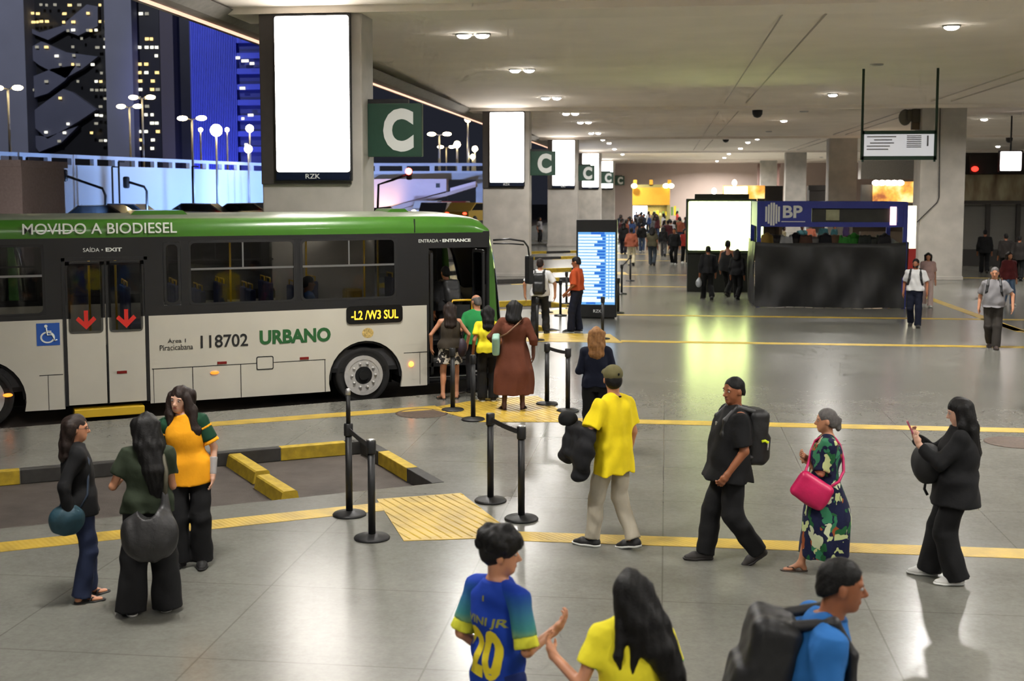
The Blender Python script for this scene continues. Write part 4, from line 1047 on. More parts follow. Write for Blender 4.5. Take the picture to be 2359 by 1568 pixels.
m = At(o); m.box(4.22, by0 + .05, 2.50, 6.63, by0 + .10, 2.9); m.obj('display_recess', mat('recess_dark', (38, 38, 32), .5, noise=.4, nscale=2), e)
m = At(o); m.box(4.62, by0 + .02, 2.55, 5.0, by0 + .05, 2.86); m.obj('notice', mat('notice_pale', (150, 150, 120), .6, noise=.2, nscale=4), e)
m = At(o); m.box(6.42, by0 - .06, 2.42, 6.60, by0 - .04, 2.95); m.obj('lit_label', emit('label_pink', (255, 190, 200), 1.5), e)
xc = (3.09); zc = 2.73
m = At(o)
for i in range(6):
    x = xc - .215 + i * .073; s_ = 1 - abs(i - 2.5) / 6.5; hgt = .36 * s_; m.box(x, by0 - .055, zc - hgt, x + .052, by0 - .038, zc + hgt)
m.obj('emblem', LWH, e)
front_text('BP', 3.66, by0 - .043, 2.80, .56, .36, LWH, e, .03); m = At(o); m.box(3.34, by0 - .05, 2.50, 4.02, by0 - .038, 2.525); m.obj('underline', LWH, e)
def drape(p, q, z1, n=70, nz=14, seed=1, amp=.10):
    p, q = V(*p), V(*q); d = q - p; L = np.linalg.norm(d); d /= L; t = V(d[1], -d[0]); v = []; f = []; r = np.random.default_rng(seed); ph = r.uniform(0, 6, 6)
    for side in (0, 1):
        for j in range(nz + 1):
            w = j / nz
            for i in range(n + 1):
                s_ = i / n; x = s_ * L
                zt = z1 - .05 * math.sin(PI * s_) - .02 * math.sin(9 * s_ + ph[0])
                a = amp * (.35 + .65 * (1 - w)) * (math.sin(2.2 * x + 5 * w + ph[1]) + .6 * math.sin(5.1 * x - 6 * w + ph[2]) + .5 * math.sin(9 * w + 2.3 * x + ph[3]) + .25 * math.sin(11 * x + 3 * w + ph[4]))
                pt = p + d * x + t * (a + (.0 if side == 0 else -.012)); v.append((pt[0], pt[1], .015 + (zt - .015) * w))
    N = (n + 1) * (nz + 1)
    for sd in (0, 1):
        for j in range(nz):
            for i in range(n): a = sd * N + j * (n + 1) + i; f.append((a, a + 1, a + n + 2, a + n + 1) if sd == 0 else (a, a + n + 1, a + n + 2, a + 1))
    for i in range(n): f.append((nz * (n + 1) + i, nz * (n + 1) + i + 1, N + nz * (n + 1) + i + 1, N + nz * (n + 1) + i))
    return v, f
m = At(o); m.add(*drape((bx0 - .1, by0 - .12), (bx1 + .02, by0 - .12), 1.93, seed=3)); m.sm = [True] * len(m.f); m.obj('cloth_wall', CLOTHB, e)
m = At(o); m.add(*drape((bx0 - .12, by1), (bx0 - .12, by0 - .1), 1.93, 30, seed=5, amp=.03)); m.obj('cloth_wall', CLOTHB, e)
m = At(o); m.add(*drape((bx1 + .1, by0 - .1), (bx1 + .1, by1), 1.93, 30, seed=6, amp=.03)); m.obj('cloth_wall', CLOTHB, e)
# merchandise shown above the cloth
gc = [(120, 96, 40), (58, 56, 54), (150, 150, 146), (46, 42, 40), (84, 60, 48), (120, 116, 112), (34, 34, 36), (110, 84, 66), (46, 110, 40), (52, 120, 44), (40, 44, 40), (60, 62, 56), (44, 42, 42)]
for i in range(13):
    x = 3.0 + i * .285; c = gc[i]; oo = (x, by0 + .75 + .2 * (i % 2), 0)
    g = empty('shirt_dummy', oo, 0, 'garment on a stand inside the booth, %s from the left above the black cloth' % ['first', 'second', 'third', 'fourth', 'fifth', 'sixth', 'seventh', 'eighth', 'ninth', 'tenth', 'eleventh', 'twelfth', 'thirteenth'][i], 'garment', 'garments shown inside the booth')
    m = MB(); m.lathe([(.14, 0), (.14, .02), (.02, .03), (.02, 1.5)], n=12); m.obj('stand', BLK, g)
    G = SDF(); G.loft((0, 0, 1.45 - .06 * ((i * 7) % 3)), np.eye(3), [(0, .12, .09), (.3, .11, .08), (.55, .13, .08), (.66, .10, .06), (.72, .04, .04)]); G.cap((-.12, 0, 2.06), (-.15, 0, 1.85), .05, .05); G.cap((.12, 0, 2.06), (.15, 0, 1.85), .05, .05)
    sdf_obj('garment', G, .025, cloth('booth%d' % i, c), g)
# ------------------------------------------------------------------ hanging sign
o = (6.279, 35.0, 4.2); e = empty('hanging_sign', o, 0, 'white notice board in a green frame hung from the ceiling on two poles', 'sign')
m = At(o); m.box(5.303, 34.96, 4.948, 7.265, 35.04, 5.044); m.box(5.303, 34.96, 4.248, 7.265, 35.04, 4.355); m.box(5.303, 34.96, 4.2, 5.356, 35.04, 5.044); m.box(7.212, 34.96, 4.2, 7.265, 35.04, 5.044); m.obj('frame', GSIGN, e)
m = At(o); m.box(5.356, 34.97, 4.355, 7.212, 35.03, 4.948); pn = m.obj('board', emit('board_added_glow', (236, 238, 244), .26, (226, 226, 230)), e)  # white board given a faint even glow to brighten it
gy = mat('print_grey', (150, 150, 152), .6)
m = At(o)
for i, (a, b) in enumerate(((5.430, 6.205), (5.621, 6.098), (5.515, 6.152), (5.430, 6.045), (5.430, 6.003))): m.box(a, 34.962, 4.864 - i * .085, b, 34.97, 4.895 - i * .085)
for i in range(7): m.box(6.491, 34.962, 4.885 - i * .05, 6.873, 34.97, 4.911 - i * .05)
m.box(7.021, 34.962, 4.620, 7.064, 34.97, 4.906); m.obj('print', gy, pn)
for x in (5.303, 7.265): m = At(o); m.tube([(x, 35, 4.25), (x, 35, 6.72)], .035, 10); m.obj('pole', mat('pole_green', (40, 62, 48), .5), e)
# ------------------------------------------------------------------ loudspeaker, camera, domes, litter bin, cables at the right column
q = atY(2086, 270, 49.3); o = (q[0], 49.3, q[1]); e = empty('loudspeaker', o, 0, 'round grey loudspeaker bracketed to the bare column on the shop side', 'loudspeaker')
m = MB(); m.lathe([(.20, 0), (.24, .05), (.24, .10), (.12, .30)], n=20, R=Matrix.Rotation(-PI / 2, 3, 'X') @ Matrix.Diagonal((1, 1.3, 1))); m.obj('horn', mat('speaker_grey', (92, 88, 78), .7), e)
m = At(o); m.box(RX0 - .30, 49.2, 6.02, RX0 - .01, 49.5, 6.54, bev=.02); m.box(RX0 - .5, 49.15, 6.05, RX0 - .3, 49.45, 6.52, bev=.08); m.obj('box', mat('speaker_box', (70, 64, 52), .7), e)
m = At(o); m.box(q[0] + .1, 49.45, q[1] - .04, RX0 - .01, 49.5, q[1] + .04); m.box(RX0 - .3, 49.3, 5.75, RX0 - .01, 49.5, 6.02); m.obj('bracket', mat('bracket_brown', (82, 68, 48), .6), e)
for px, py, Y, lb in ((1745, 250, 49.3, 'small black dome camera on the second cross beam of the ceiling'), (1672, 320, 77.6, 'small black dome camera on the third cross beam of the ceiling'), (2325, 319, 76.5, 'small dark dome camera on the ceiling right of the bare column')):
    q = atY(px, py, Y); m = MB(); m.lathe([(.02, -.30), (.13, -.26), (.19, -.16), (.20, -.06), (.20, 0)], n=20); oo = m.obj('dome_camera', BLK); oo.location = (q[0], Y, float(np.interp(Y, ys, zs))); tag(oo, lb, 'camera', 'dome cameras on the ceiling')
b_ = flo(2192, 634); o = (b_[0], b_[1], 0); e = empty('litter_bin', o, 0, 'green litter bin with a white plinth at the foot of the bare column', 'bin')
GD, GL = mat('bin_dark', (22, 92, 50), .5), mat('bin_light', (112, 152, 92), .5, noise=.2, nscale=6)
m = MB(); m.box(-.21, -.18, 0, .21, .18, .07); m.obj('plinth', BWHITE, e)
m = MB(); m.prism([(-.19, .07), (.19, .07), (.22, .72), (-.22, .72)], 'y', -.17, .17, 0); m.obj('bucket', GL, e)
m = MB(); m.box(-.235, -.2, .70, .235, .2, 1.08, bev=.04); m.obj('lid', GD, e)
m = MB(); m.tube([(2163, 0, 0)], .01) if False else None
for pts in (((2163, 335), (2163, 455), (2159, 466), (2112, 512)), ):
    P = []
    for px, py in pts: q = atY(px, py, ROWS[1] + .17); P.append((q[0], ROWS[1] + .17, q[1]))
    P[0] = (P[0][0], P[0][1], 6.6); m = MB(); m.tube(P, .018, 6); o = m.obj('cable', BLK); tag(o, 'dark cable running down the face of the bare column', 'cable')
# ------------------------------------------------------------------ shops at the far end and at the right
def pbox(o, x0, y0, x1, y1, Y, dep, m, name, parent):
    a, b = atY(x0, y0, Y), atY(x1, y1, Y); g = At(o); g.box(a[0], Y, b[1], b[0], Y + dep, a[1]); return g.obj(name, m, parent)
Y = 120.; q = atY(1500, 540, Y); o = (q[0], Y, 0); e = empty('yellow_kiosk', o, 0, 'yellow fronted kiosk with floodlit fascia at the far end of the hall', 'kiosk')
KYL = mat('kiosk_yellow', (186, 130, 16), .6, noise=.08)
pbox(o, 1457, 432, 1543, 472, Y, .5, KYL, 'fascia', e); pbox(o, 1455, 425, 1545, 433, Y + .1, .4, mat('kiosk_trim', (120, 112, 60), .6), 'cornice', e)
for x in (1463, 1500, 1542): pbox(o, x - 4, 414, x + 4, 428, Y + .1, .4, KYL, 'finial', e)
for x in (1461, 1534, 1546): a = atY(x, 428, Y - .5); g = At(o); g.ellip((a[0], Y - .5, a[1]), (.30, .2, .24), 12); g.obj('flood_or_fill', emit('flood_warm', (255, 236, 170), 5), e)
g = At(o); a, b = atY(1457, 472, Y), atY(1543, 530, Y)
for x in (a[0], b[0] - .3): g.box(x, Y, 0, x + .3, Y + 3, a[1])
g.box(a[0], Y + 2.8, 0, b[0], Y + 3, a[1]); g.box(a[0] + 1.6, Y + .5, 0, b[0], Y + 1.1, 1.05); g.obj('walls', mat('kiosk_wall', (120, 110, 60), .7, noise=.2), e)
a, b = atY(1458, 474, Y - 3), atY(1491, 521, Y - 3); g = At(o); g.box(a[0], Y - 3, .05, b[0], Y - 2.9, a[1]); g.obj('lit_panel', emit('panel_cool', (226, 242, 255), 2.4), e)
g = At(o)
for i in range(9):
    x = a[0] + 1.9 + .28 * i; g.box(x, Y + .6, 1.05, x + .2, Y + .85, 1.25 + .35 * rng.random() + (.5 if i > 5 else 0), i % 3)
g.obj('goods', [mat('goods_green', (110, 150, 80), .6), mat('goods_yellow', (220, 205, 40), .6), mat('goods_pale', (170, 190, 150), .6)], e)
lt = bpy.data.lights.new('kiosk_lamp', 'AREA'); lt.energy = 160; lt.size = 2; lt.color = (1, .85, .5); lo = bpy.data.objects.new('kiosk_lamp', lt); COL.objects.link(lo); lo.location = (o[0], Y + 1.2, 1.9)
# billboard with food picture
def food():
    m = emit('food_picture', (255, 190, 110), 1.0); nt, b, tc, new = nodes(m); n1 = new('ShaderNodeTexNoise', Scale=.9, Detail=4.0); nt.links.new(tc.outputs['Object'], n1.inputs['Vector'])
    r = new('ShaderNodeValToRGB'); r.color_ramp.elements[0].position = .38; r.color_ramp.elements[1].position = .60; r.color_ramp.elements[0].color = rgb(150, 84, 50); r.color_ramp.elements[1].color = rgb(255, 214, 150)
    el = r.color_ramp.elements.new(.5); el.color = rgb(240, 170, 70); nt.links.new(n1.outputs['Fac'], r.inputs['Fac']); nt.links.new(r.outputs['Color'], b.inputs['Emission Color']); return m
FOOD = food()
Y = 62.; q = atY(1715, 600, Y); o = (q[0], Y, 0); e = empty('food_billboard', o, 0, 'lit food stall billboard in warm colours above the large screen', 'billboard')
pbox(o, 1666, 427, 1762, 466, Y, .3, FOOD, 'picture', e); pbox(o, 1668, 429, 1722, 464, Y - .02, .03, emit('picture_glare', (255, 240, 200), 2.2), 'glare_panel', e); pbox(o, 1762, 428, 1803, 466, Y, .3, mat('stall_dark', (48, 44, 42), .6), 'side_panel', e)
pbox(o, 1666, 466, 1803, 478, Y, 2.5, mat('stall_dark', (48, 44, 42), .6), 'fascia', e)
a, b = atY(1666, 478, Y), atY(1803, 478, Y); g = At(o); g.box(a[0], Y + 2.3, 0, b[0], Y + 2.5, a[1]); g.box(a[0], Y, 0, a[0] + .15, Y + 2.5, a[1]); g.box(b[0] - .15, Y, 0, b[0], Y + 2.5, a[1]); g.box(a[0], Y, 0, b[0], Y + .7, 1.05); g.obj('stall_body', mat('stall_body', (80, 66, 50), .7), e)
for x, y in ((1645, 440), (1692, 421)):
    a = atY(x, y, Y - 1); g = At(o); g.ellip((a[0], Y - 1, a[1]), (.12, .12, .16), 10); g.obj('spot_lamp', emit('spot_warm', (255, 236, 214), 7), e)
Y = 72.; q = atY(2050, 600, Y); o = (q[0], Y, 0); e = empty('snack_bar', o, 0, 'snack bar with glowing orange sign behind the blue booth', 'snack bar')
OR = mat('orange_sign', (214, 110, 54), .5); pbox(o, 2012, 418, 2106, 466, Y, .3, food(), 'sign', e)
pbox(o, 1985, 425, 2030, 472, Y + .2, .3, mat('sign_grey', (110, 108, 104), .6, noise=.3, nscale=1.), 'side_sign', e)
for i in range(5): a = atY(2018 + i * 14, 421, Y - .4); g = At(o); g.ellip((a[0], Y - .4, a[1]), (.22, .12, .16), 10); g.obj('sign_lamp', emit('sign_lamp_e', (255, 240, 220), 7), e)
a, b = atY(1985, 470, Y), atY(2106, 470, Y); g = At(o); g.box(a[0], Y + 3, 0, b[0], Y + 3.2, a[1]); g.box(a[0], Y, 2.4, b[0], Y + 3, a[1]); g.box(a[0], Y, 0, b[0], Y + .7, 1.1); g.obj('stall_body', mat('stall_body', (80, 66, 50), .7), e)
Y = 46.; q = atY(2098, 640, Y); o = (q[0], Y, 0); e = empty('lit_pillar', o, 0, 'narrow lit cream and red sign pillar right of the blue booth', 'sign')
pbox(o, 2089, 474, 2109, 572, Y, .25, emit('pillar_cream', (255, 246, 214), 2.2), 'panel', e); a, b = atY(2087, 572, Y), atY(2110, 572, Y); g = At(o); g.box(a[0], Y - .02, 0, b[0], Y + .28, a[1]); g.obj('pedestal', mat('pillar_red', (150, 34, 30), .5), e)
# dark stall fronts between the columns
for (x0, y0, x1, y1, Y, c, lb) in ((1865, 428, 1903, 478, 104, (40, 34, 30), 'dark closed stall front between the two farthest bare columns'), (1748, 378, 1795, 428, 137, (122, 92, 84), 'reddish brown panelled wall block at the far end of the hall'), (1985, 330, 2110, 412, 133, (176, 172, 168), 'pale upper wall block behind the snack bar')):
    a, b = atY(x0, y0, Y), atY(x1, y1, Y); g = MB(); g.box(a[0], Y, 0 if lb[0] != 'p' else b[1], b[0], Y + 2, a[1]); g.box(a[0] - .1, Y - .1, a[1] - .35, b[0] + .1, Y, a[1] + .05)
    oo = g.obj('stall_block', mat('stall_%d' % x0, c, .7, noise=.1)); tag(oo, lb, 'stall')
# shuttered shops on the right
Y = 58.5; q = atY(2320, 620, Y); o = (q[0], Y, 0); e = empty('shop_row', o, 0, 'row of shuttered shops with a beige patterned fascia right of the bare column', 'shops')
SH = mat('shutter_grey', (138, 136, 132), .55, .2)
def shut():
    m = SH; nt, b, tc, new = nodes(m); w = new('ShaderNodeTexWave', Scale=6.0); w.bands_direction = 'Z'; nt.links.new(tc.outputs['Object'], w.inputs['Vector']); bp = new('ShaderNodeBump', Strength=.6, Distance=.02); nt.links.new(w.outputs['Fac'], bp.inputs['Height']); nt.links.new(bp.outputs['Normal'], b.inputs['Normal'])
shut()
def fasc():
    m = mat('fascia_beige', (150, 138, 112), .7); nt, b, tc, new = nodes(m); n1 = new('ShaderNodeTexNoise', Scale=1.6, Detail=3.0); mp = new('ShaderNodeMapping'); mp.inputs['Scale'].default_value = (1, 1, .35)
    nt.links.new(tc.outputs['Object'], mp.inputs[0]); nt.links.new(mp.outputs[0], n1.inputs['Vector']); r = new('ShaderNodeValToRGB'); r.color_ramp.elements[0].position = .38; r.color_ramp.elements[1].position = .62; r.color_ramp.elements[0].color = rgb(112, 92, 72); r.color_ramp.elements[1].color = rgb(176, 168, 138)
    nt.links.new(n1.outputs['Fac'], r.inputs['Fac']); nt.links.new(r.outputs['Color'], b.inputs['Base Color']); return m
pbox(o, 2180, 402, 2420, 462, Y - .3, .3, fasc(), 'fascia', e); pbox(o, 2180, 352, 2420, 402, Y, .2, mat('upper_dark', (52, 46, 42), .7), 'upper_panel', e); pbox(o, 2180, 462, 2420, 470, Y - .35, .4, DARKCLAD, 'lintel', e)
for x0, x1 in ((2180, 2272), (2282, 2342), (2352, 2420)): a, b = atY(x0, 470, Y), atY(x1, 470, Y); g = At(o); g.box(a[0], Y + .1, .75, b[0], Y + .18, a[1]); g.obj('shutter', SH, e); g = At(o); g.box(a[0], Y + .05, 0, b[0], Y + .2, .75); g.obj('base_panel', mat('base_dark', (66, 63, 60), .6), e)
for x0, x1 in ((2272, 2282), (2342, 2352)): a, b = atY(x0, 470, Y), atY(x1, 470, Y); g = At(o); g.box(a[0], Y - .05, 0, b[0], Y + .25, a[1]); g.obj('pier', DARKCLAD, e)
pbox(o, 2236, 356, 2300, 400, Y - .5, .3, mat('sign_black', (34, 28, 24), .6), 'sign_box', e)
a = atY(2246, 389, Y - .55); g = At(o); g.ellip((a[0], Y - .55, a[1]), (.16, .06, .12), 12); g.obj('red_light', emit('red_light', (255, 40, 30), 3), e)
Y = 57.; a, b = atY(2305, 349, Y), atY(2352, 393, Y); o = (a[0], Y, b[1]); e = empty('wall_screen', o, 0, 'small white lit screen high above the shuttered shops', 'screen')
g = At(o); g.box(a[0] - .05, Y, b[1] - .06, b[0] + .05, Y + .2, a[1] + .05); g.obj('frame', BLK, e); g = At(o); g.prism(rrect(a[0], b[1], b[0], a[1], .05), 'y', Y - .02, Y); g.obj('panel', emit('wall_scr', (255, 240, 236), 3), e)
m = MB(); m.box((a[0] + b[0]) / 2 - .03, Y + .05, a[1], (a[0] + b[0]) / 2 + .03, Y + .11, 6.7); m.v = [(p[0] - o[0], p[1] - o[1], p[2] - o[2]) for p in m.v]; m.obj('hanger', BLK, e)
# ------------------------------------------------------------------ downlights
LENS = emit('downlight_lens', (255, 250, 240), 45); HOUS = mat('downlight_rim', (190, 188, 184), .5)
def ceil_z(y):
    return float(np.interp(y, ys, zs))
def downlight(x, y, label, on=True, twin=False, W=150, lamp=True):
    e = empty('downlight', (x, y, ceil_z(y)), 0, label, 'ceiling light', 'downlights in the ceiling')
    for dx in ((-.2, .2) if twin else (0,)):
        m = MB(); m.lathe([(.18, -.035), (.19, .02), (.12, .05), (.11, -.02)], n=18); m.v = [(p[0] + dx, p[1], p[2]) for p in m.v]; h = m.obj('housing', HOUS, e)
        m = MB(); m.lathe([(.02, -.10), (.09, -.09), (.14, -.06), (.155, -.03)] if on else [(.12, -.05), (.15, -.03)], n=18); m.v = [(p[0] + dx, p[1], p[2]) for p in m.v]; m.obj('lens', LENS if on else mat('lens_off', (200, 198, 190), .4), e)
    if on and lamp:
        l = bpy.data.lights.new('downlight_lamp', 'AREA'); l.shape = 'DISK'; l.size = (1.5 if y < 20 else .8) if twin else (1.1 if y < 20 else .6); l.energy = W; l.color = (1, .97, .93); l.spread = math.radians(160)
        lo = bpy.data.objects.new('downlight_lamp', l); COL.objects.link(lo); lo.parent = e; lo.location = (0, 0, -.12)
ordw = 'first second third fourth fifth sixth seventh eighth ninth tenth eleventh twelfth thirteenth fourteenth'.split()
LW_ = 255
for k in range(-3, 11):
    y = 26.5 + 9.05 * k
    if k < 0: downlight(-3.6, y, 'recessed twin ceiling light overhead near the camera, %s towards the back' % ordw[-k - 1], twin=True, W=LW_ * .9)
    else: downlight(-4.15, y, 'bright twin ceiling light, %s from the front in the row beside the bus bays' % ordw[k], twin=k < 6, W=LW_ * (1 if k < 9 else 3), lamp=True)
for k in range(-3, 14):
    y = 26.3 + 9.05 * k; on = k not in (1, 3, 5)
    lb = 'round ceiling light, %s from the front in the row above the booth' % ordw[k] if k >= 0 else 'round ceiling light overhead near the camera, %s towards the back above the open floor' % ordw[-k - 1]
    if not on: lb = 'unlit ' + lb
    downlight(5.7, y, lb, on, W=LW_ * (1.1 if k < 9 else 3. if k < 12 else 4.5))
for k in range(-3, 13):
    y = 26.3 + 9.05 * k
    downlight(15.2, y, ('round ceiling light, %s from the front in the row above the shops' % ordw[k]) if k >= 0 else 'round ceiling light overhead near the camera, %s towards the back on the shop side' % ordw[-k - 1], k % 2 == 0 or k < 0, W=LW_ * (1.1 if k < 9 else 3), lamp=k < 9 or k in (10, 12))
for k in range(0, 5): downlight(24.8, 43.3 + 18.1 * k, 'round ceiling light far to the right, %s from the front' % ordw[k], W=LW_ * 1.3, lamp=k < 3)

# manhole cover by the bus, and a dark disc near the right edge
for px, py, lb in ((972, 952, 'round rusty manhole cover in the floor beside the yellow strip by the bus'), (2338, 1019, 'dark manhole cover in the floor near the right edge')):
    p = flo(px, py); m = MB(); m.lathe([(.40, 0), (.40, .006), (.36, .006), (.355, .003), (.02, .003)], n=32); o = m.obj('manhole_or_dark_disc', mat('floor_disc_brown', (92, 78, 68), .6, .3, noise=.25, nscale=20)); o.location = (p[0], p[1], .0005); tag(o, lb, 'manhole cover', 'manhole covers in the floor')
# ------------------------------------------------------------------ people of the photograph
from mathutils.bvhtree import BVHTree
def floral():
    m = cloth('floral', (22, 26, 52)); nt, b, tc, new = nodes(m)
    vo = new('ShaderNodeTexVoronoi', Scale=14.0); mp = new('ShaderNodeMapping'); mp.inputs['Scale'].default_value = (1, 1, .62); mp.inputs['Rotation'].default_value = (.4, .5, .3)
    nz = new('ShaderNodeTexNoise', Scale=7.0, Detail=2.0); ad = new('ShaderNodeMixRGB'); ad.blend_type = 'ADD'; ad.inputs[0].default_value = .25
    nt.links.new(tc.outputs['Object'], mp.inputs[0]); nt.links.new(tc.outputs['Object'], nz.inputs['Vector']); nt.links.new(mp.outputs[0], ad.inputs[1]); nt.links.new(nz.outputs['Color'], ad.inputs[2]); nt.links.new(ad.outputs[0], vo.inputs['Vector'])
    sp = new('ShaderNodeSeparateColor'); nt.links.new(vo.outputs['Color'], sp.inputs[0])
    r = new('ShaderNodeValToRGB'); r.color_ramp.interpolation = 'CONSTANT'; cols = [(0, (24, 28, 58)), (.30, (36, 92, 52)), (.46, (190, 200, 140)), (.58, (150, 78, 40)), (.68, (52, 118, 84)), (.80, (26, 30, 60)), (.90, (200, 206, 170))]
    r.color_ramp.elements[0].color = rgb(*cols[0][1]); r.color_ramp.elements[1].position = cols[1][0]; r.color_ramp.elements[1].color = rgb(*cols[1][1])
    for p, c in cols[2:]: e = r.color_ramp.elements.new(p); e.color = rgb(*c)
    nt.links.new(sp.outputs[0], r.inputs['Fac'])
    lt = new('ShaderNodeMath'); lt.operation = 'LESS_THAN'; lt.inputs[1].default_value = .66; nt.links.new(vo.outputs['Distance'], lt.inputs[0])
    mx = new('ShaderNodeMixRGB'); mx.inputs[1].default_value = rgb(22, 26, 54); nt.links.new(lt.outputs[0], mx.inputs[0]); nt.links.new(r.outputs[0], mx.inputs[2]); nt.links.new(mx.outputs[0], b.inputs['Base Color'])
    return m
def printcloth():
    m = cloth('print', (60, 58, 56)); nt, b, tc, new = nodes(m); n1 = new('ShaderNodeTexNoise', Scale=16.0, Detail=2.0); nt.links.new(tc.outputs['Object'], n1.inputs['Vector'])
    r = new('ShaderNodeValToRGB'); r.color_ramp.interpolation = 'CONSTANT'; r.color_ramp.elements[0].color = rgb(44, 42, 42); r.color_ramp.elements[1].position = .52; r.color_ramp.elements[1].color = rgb(206, 200, 190)
    nt.links.new(n1.outputs['Fac'], r.inputs['Fac']); nt.links.new(r.outputs[0], b.inputs['Base Color']); return m
def fade(name, ca, cb, r0, r1):
    """cloth that changes colour with the distance from the body's middle (a dyed sleeve)"""
    m = cloth(name, ca); nt, b, tc, new = nodes(m); sx = new('ShaderNodeSeparateXYZ'); nt.links.new(tc.outputs['Object'], sx.inputs[0])
    z = new('ShaderNodeMapRange'); z.inputs['From Min'].default_value = r0; z.inputs['From Max'].default_value = r1; nt.links.new(sx.outputs[2], z.inputs['Value'])
    r = new('ShaderNodeValToRGB'); r.color_ramp.elements[0].color = rgb(*cb); r.color_ramp.elements[0].position = .1; r.color_ramp.elements[1].color = rgb(*ca); e = r.color_ramp.elements.new(.4); e.color = rgb(60, 130, 130)
    nt.links.new(z.outputs[0], r.inputs['Fac']); nt.links.new(r.outputs[0], b.inputs['Base Color']); return m
C_ = lambda n, c: cloth(n, c)
BLK1, BLK2, NAVY1 = C_('black', (22, 22, 23)), C_('charcoal', (34, 34, 36)), C_('navy', (20, 24, 40))
JEAN, YEL, BEIGE = C_('jean', (34, 42, 66)), C_('yellow', (240, 214, 30)), C_('beige', (178, 170, 152))
WHT, GREY, LEATHER = C_('white', (205, 205, 205)), C_('grey', (122, 120, 122)), mat('bag_black', (30, 30, 31), .5, noise=.2, bump=.2)
def add_sleeves(J, m, ln=.6, r=.062, name='sleeve', s0=0.0, grow=.004):
    for k in 'LR':
        G = SDF(); sh, el = J.sh[k], J.el[k]; d = el - sh; L = np.linalg.norm(d); s = J.s
        G.loft(sh, frame_z(d), [((s0 * L if s0 else -.015 * s), r * s * .95, r * s * .95), (max(s0 * L, .0) + .01, r * s, r * s), (L * ln, (r + .006) * s, (r + .006) * s)], .03, 2.0)
        if not s0: G.cap(J.tp((-1 if k == 'L' else 1) * .07, -.004, .482), sh, .056 * s, (r + .002) * s, .03)
        sdf_obj(name, G, .010, m, J.root)
def decal(J, txt, c, right, up, w, h, m, name='lettering', bold=.0, off=.004):
    me = J.top.data; bv = BVHTree.FromPolygons([v.co[:] for v in me.vertices], [p.vertices[:] for p in me.polygons])
    o = text_mesh(name, txt, 1.0, m, Matrix.Identity(4), J.root, .0, bold); bm = bmesh.new(); bm.from_mesh(o.data)
    bmesh.ops.triangulate(bm, faces=bm.faces[:]); bmesh.ops.subdivide_edges(bm, edges=[e for e in bm.edges if e.calc_length() > .12], cuts=3)
    P = np.array([v.co for v in bm.verts]); a, b = P.min(0), P.max(0); right = nrm(right); up = nrm(up); out = np.cross(right, up)
    for v in bm.verts:
        p = V(*c) + right * ((v.co.x - (a[0] + b[0]) / 2) / (b[0] - a[0]) * w) + up * ((v.co.y - (a[1] + b[1]) / 2) / (b[1] - a[1]) * h)
        hit = bv.ray_cast(Vector(p + out * .4), Vector(-out), .8)
        q = np.array(hit[0]) if hit[0] else p
        v.co = Vector(q + out * off)
    bm.to_mesh(o.data); bm.free(); return o
def backpack(J, label, m=LEATHER, w=.15, h=.22, d=.085, z=.30, extra=None, straps=True, vox=.012, front=False):
    s = J.s; T = J.T; sg = 1 if front else -1
    yb = sg * (.105 + d)
    G = SDF(); G.rbox(J.tp(0, yb, z), V(w, d, h) * s, .06 * s, T); G.rbox(J.tp(0, yb + sg * d * .8, z - h * .35), V(w * .8, d * .5, h * .5) * s, .04 * s, T, .03); G.disp = wrinkle(.003, 77, 40)
    parts = [('body', G, m, vox)]
    if straps:
        for k in (-1, 1):
            g = SDF(); pts = [(k * .09, yb * .75, z + h * .92), (k * .105, -sg * .01, .535), (k * .125, -sg * .115, .42), (k * .14, -sg * .135, .30), (k * .165, -sg * .08, .17), (k * .13, yb * .7, z - h * .7)]
            g.chain([J.tp(*p) for p in pts], [.024 * s] * 6, .02, T[:, 0], 1.2); parts.append(('strap', g, m, vox))
    if extra: parts += extra(J, yb, z, sg)
    return bag(J, 'backpack', label, 'backpack', parts)
# --- three women in conversation, lower left
J = person('woman in a dark navy cardigan and jeans with a teal shoulder bag, standing in profile', flo(192, 1380), 52, 1.57, 'f', skin='tan', twist=6, head=(14, 4), lean=-3, glasses=True,
    feet=dict(L=dict(p=(-.09, .06)), R=dict(p=(.08, -.03))), arms=dict(R=dict(w=(.05, -.10, -.50), hint=(.3, -1, 0)), L=dict(w=(-.06, .02, -.52))),
    hair=dict(type='long', m=HAIR['brown'], locks=long_locks(.34, .9, False)), top=dict(m=BLK1, sleeve=1.92, cuff=.040, hem=-.10, name='cardigan', hw=.165, sg=.016), bottom=dict(m=JEAN, knee=.072, hem=.082), shoes=dict(type='sandal', m=BLACKSHOE))
G = SDF(); G.ell(J.tp(.20, -.14, -.10), V(.075, .145, .125), J.T, .02); G.ell(J.tp(.20, -.14, -.06), V(.08, .125, .09), J.T, .03); G.disp = wrinkle(.003, 9, 50)
g = MB(); g.tube([J.tp(.21, -.20, -.02), J.tp(.195, -.12, .22), J.tp(.14, -.04, .475), J.tp(.09, .03, .515), J.tp(.14, .09, .40), J.tp(.20, .05, .1), J.tp(.21, -.04, -.03)], .010, 6)
bag(J, 'shoulder_bag', 'small round teal shoulder bag hanging behind the woman in the navy cardigan', 'bag', [('body', G, mat('bag_teal', (26, 60, 72), .6, noise=.2, bump=.2), .009), ('strap', g, mat('bag_teal2', (30, 44, 60), .6))])
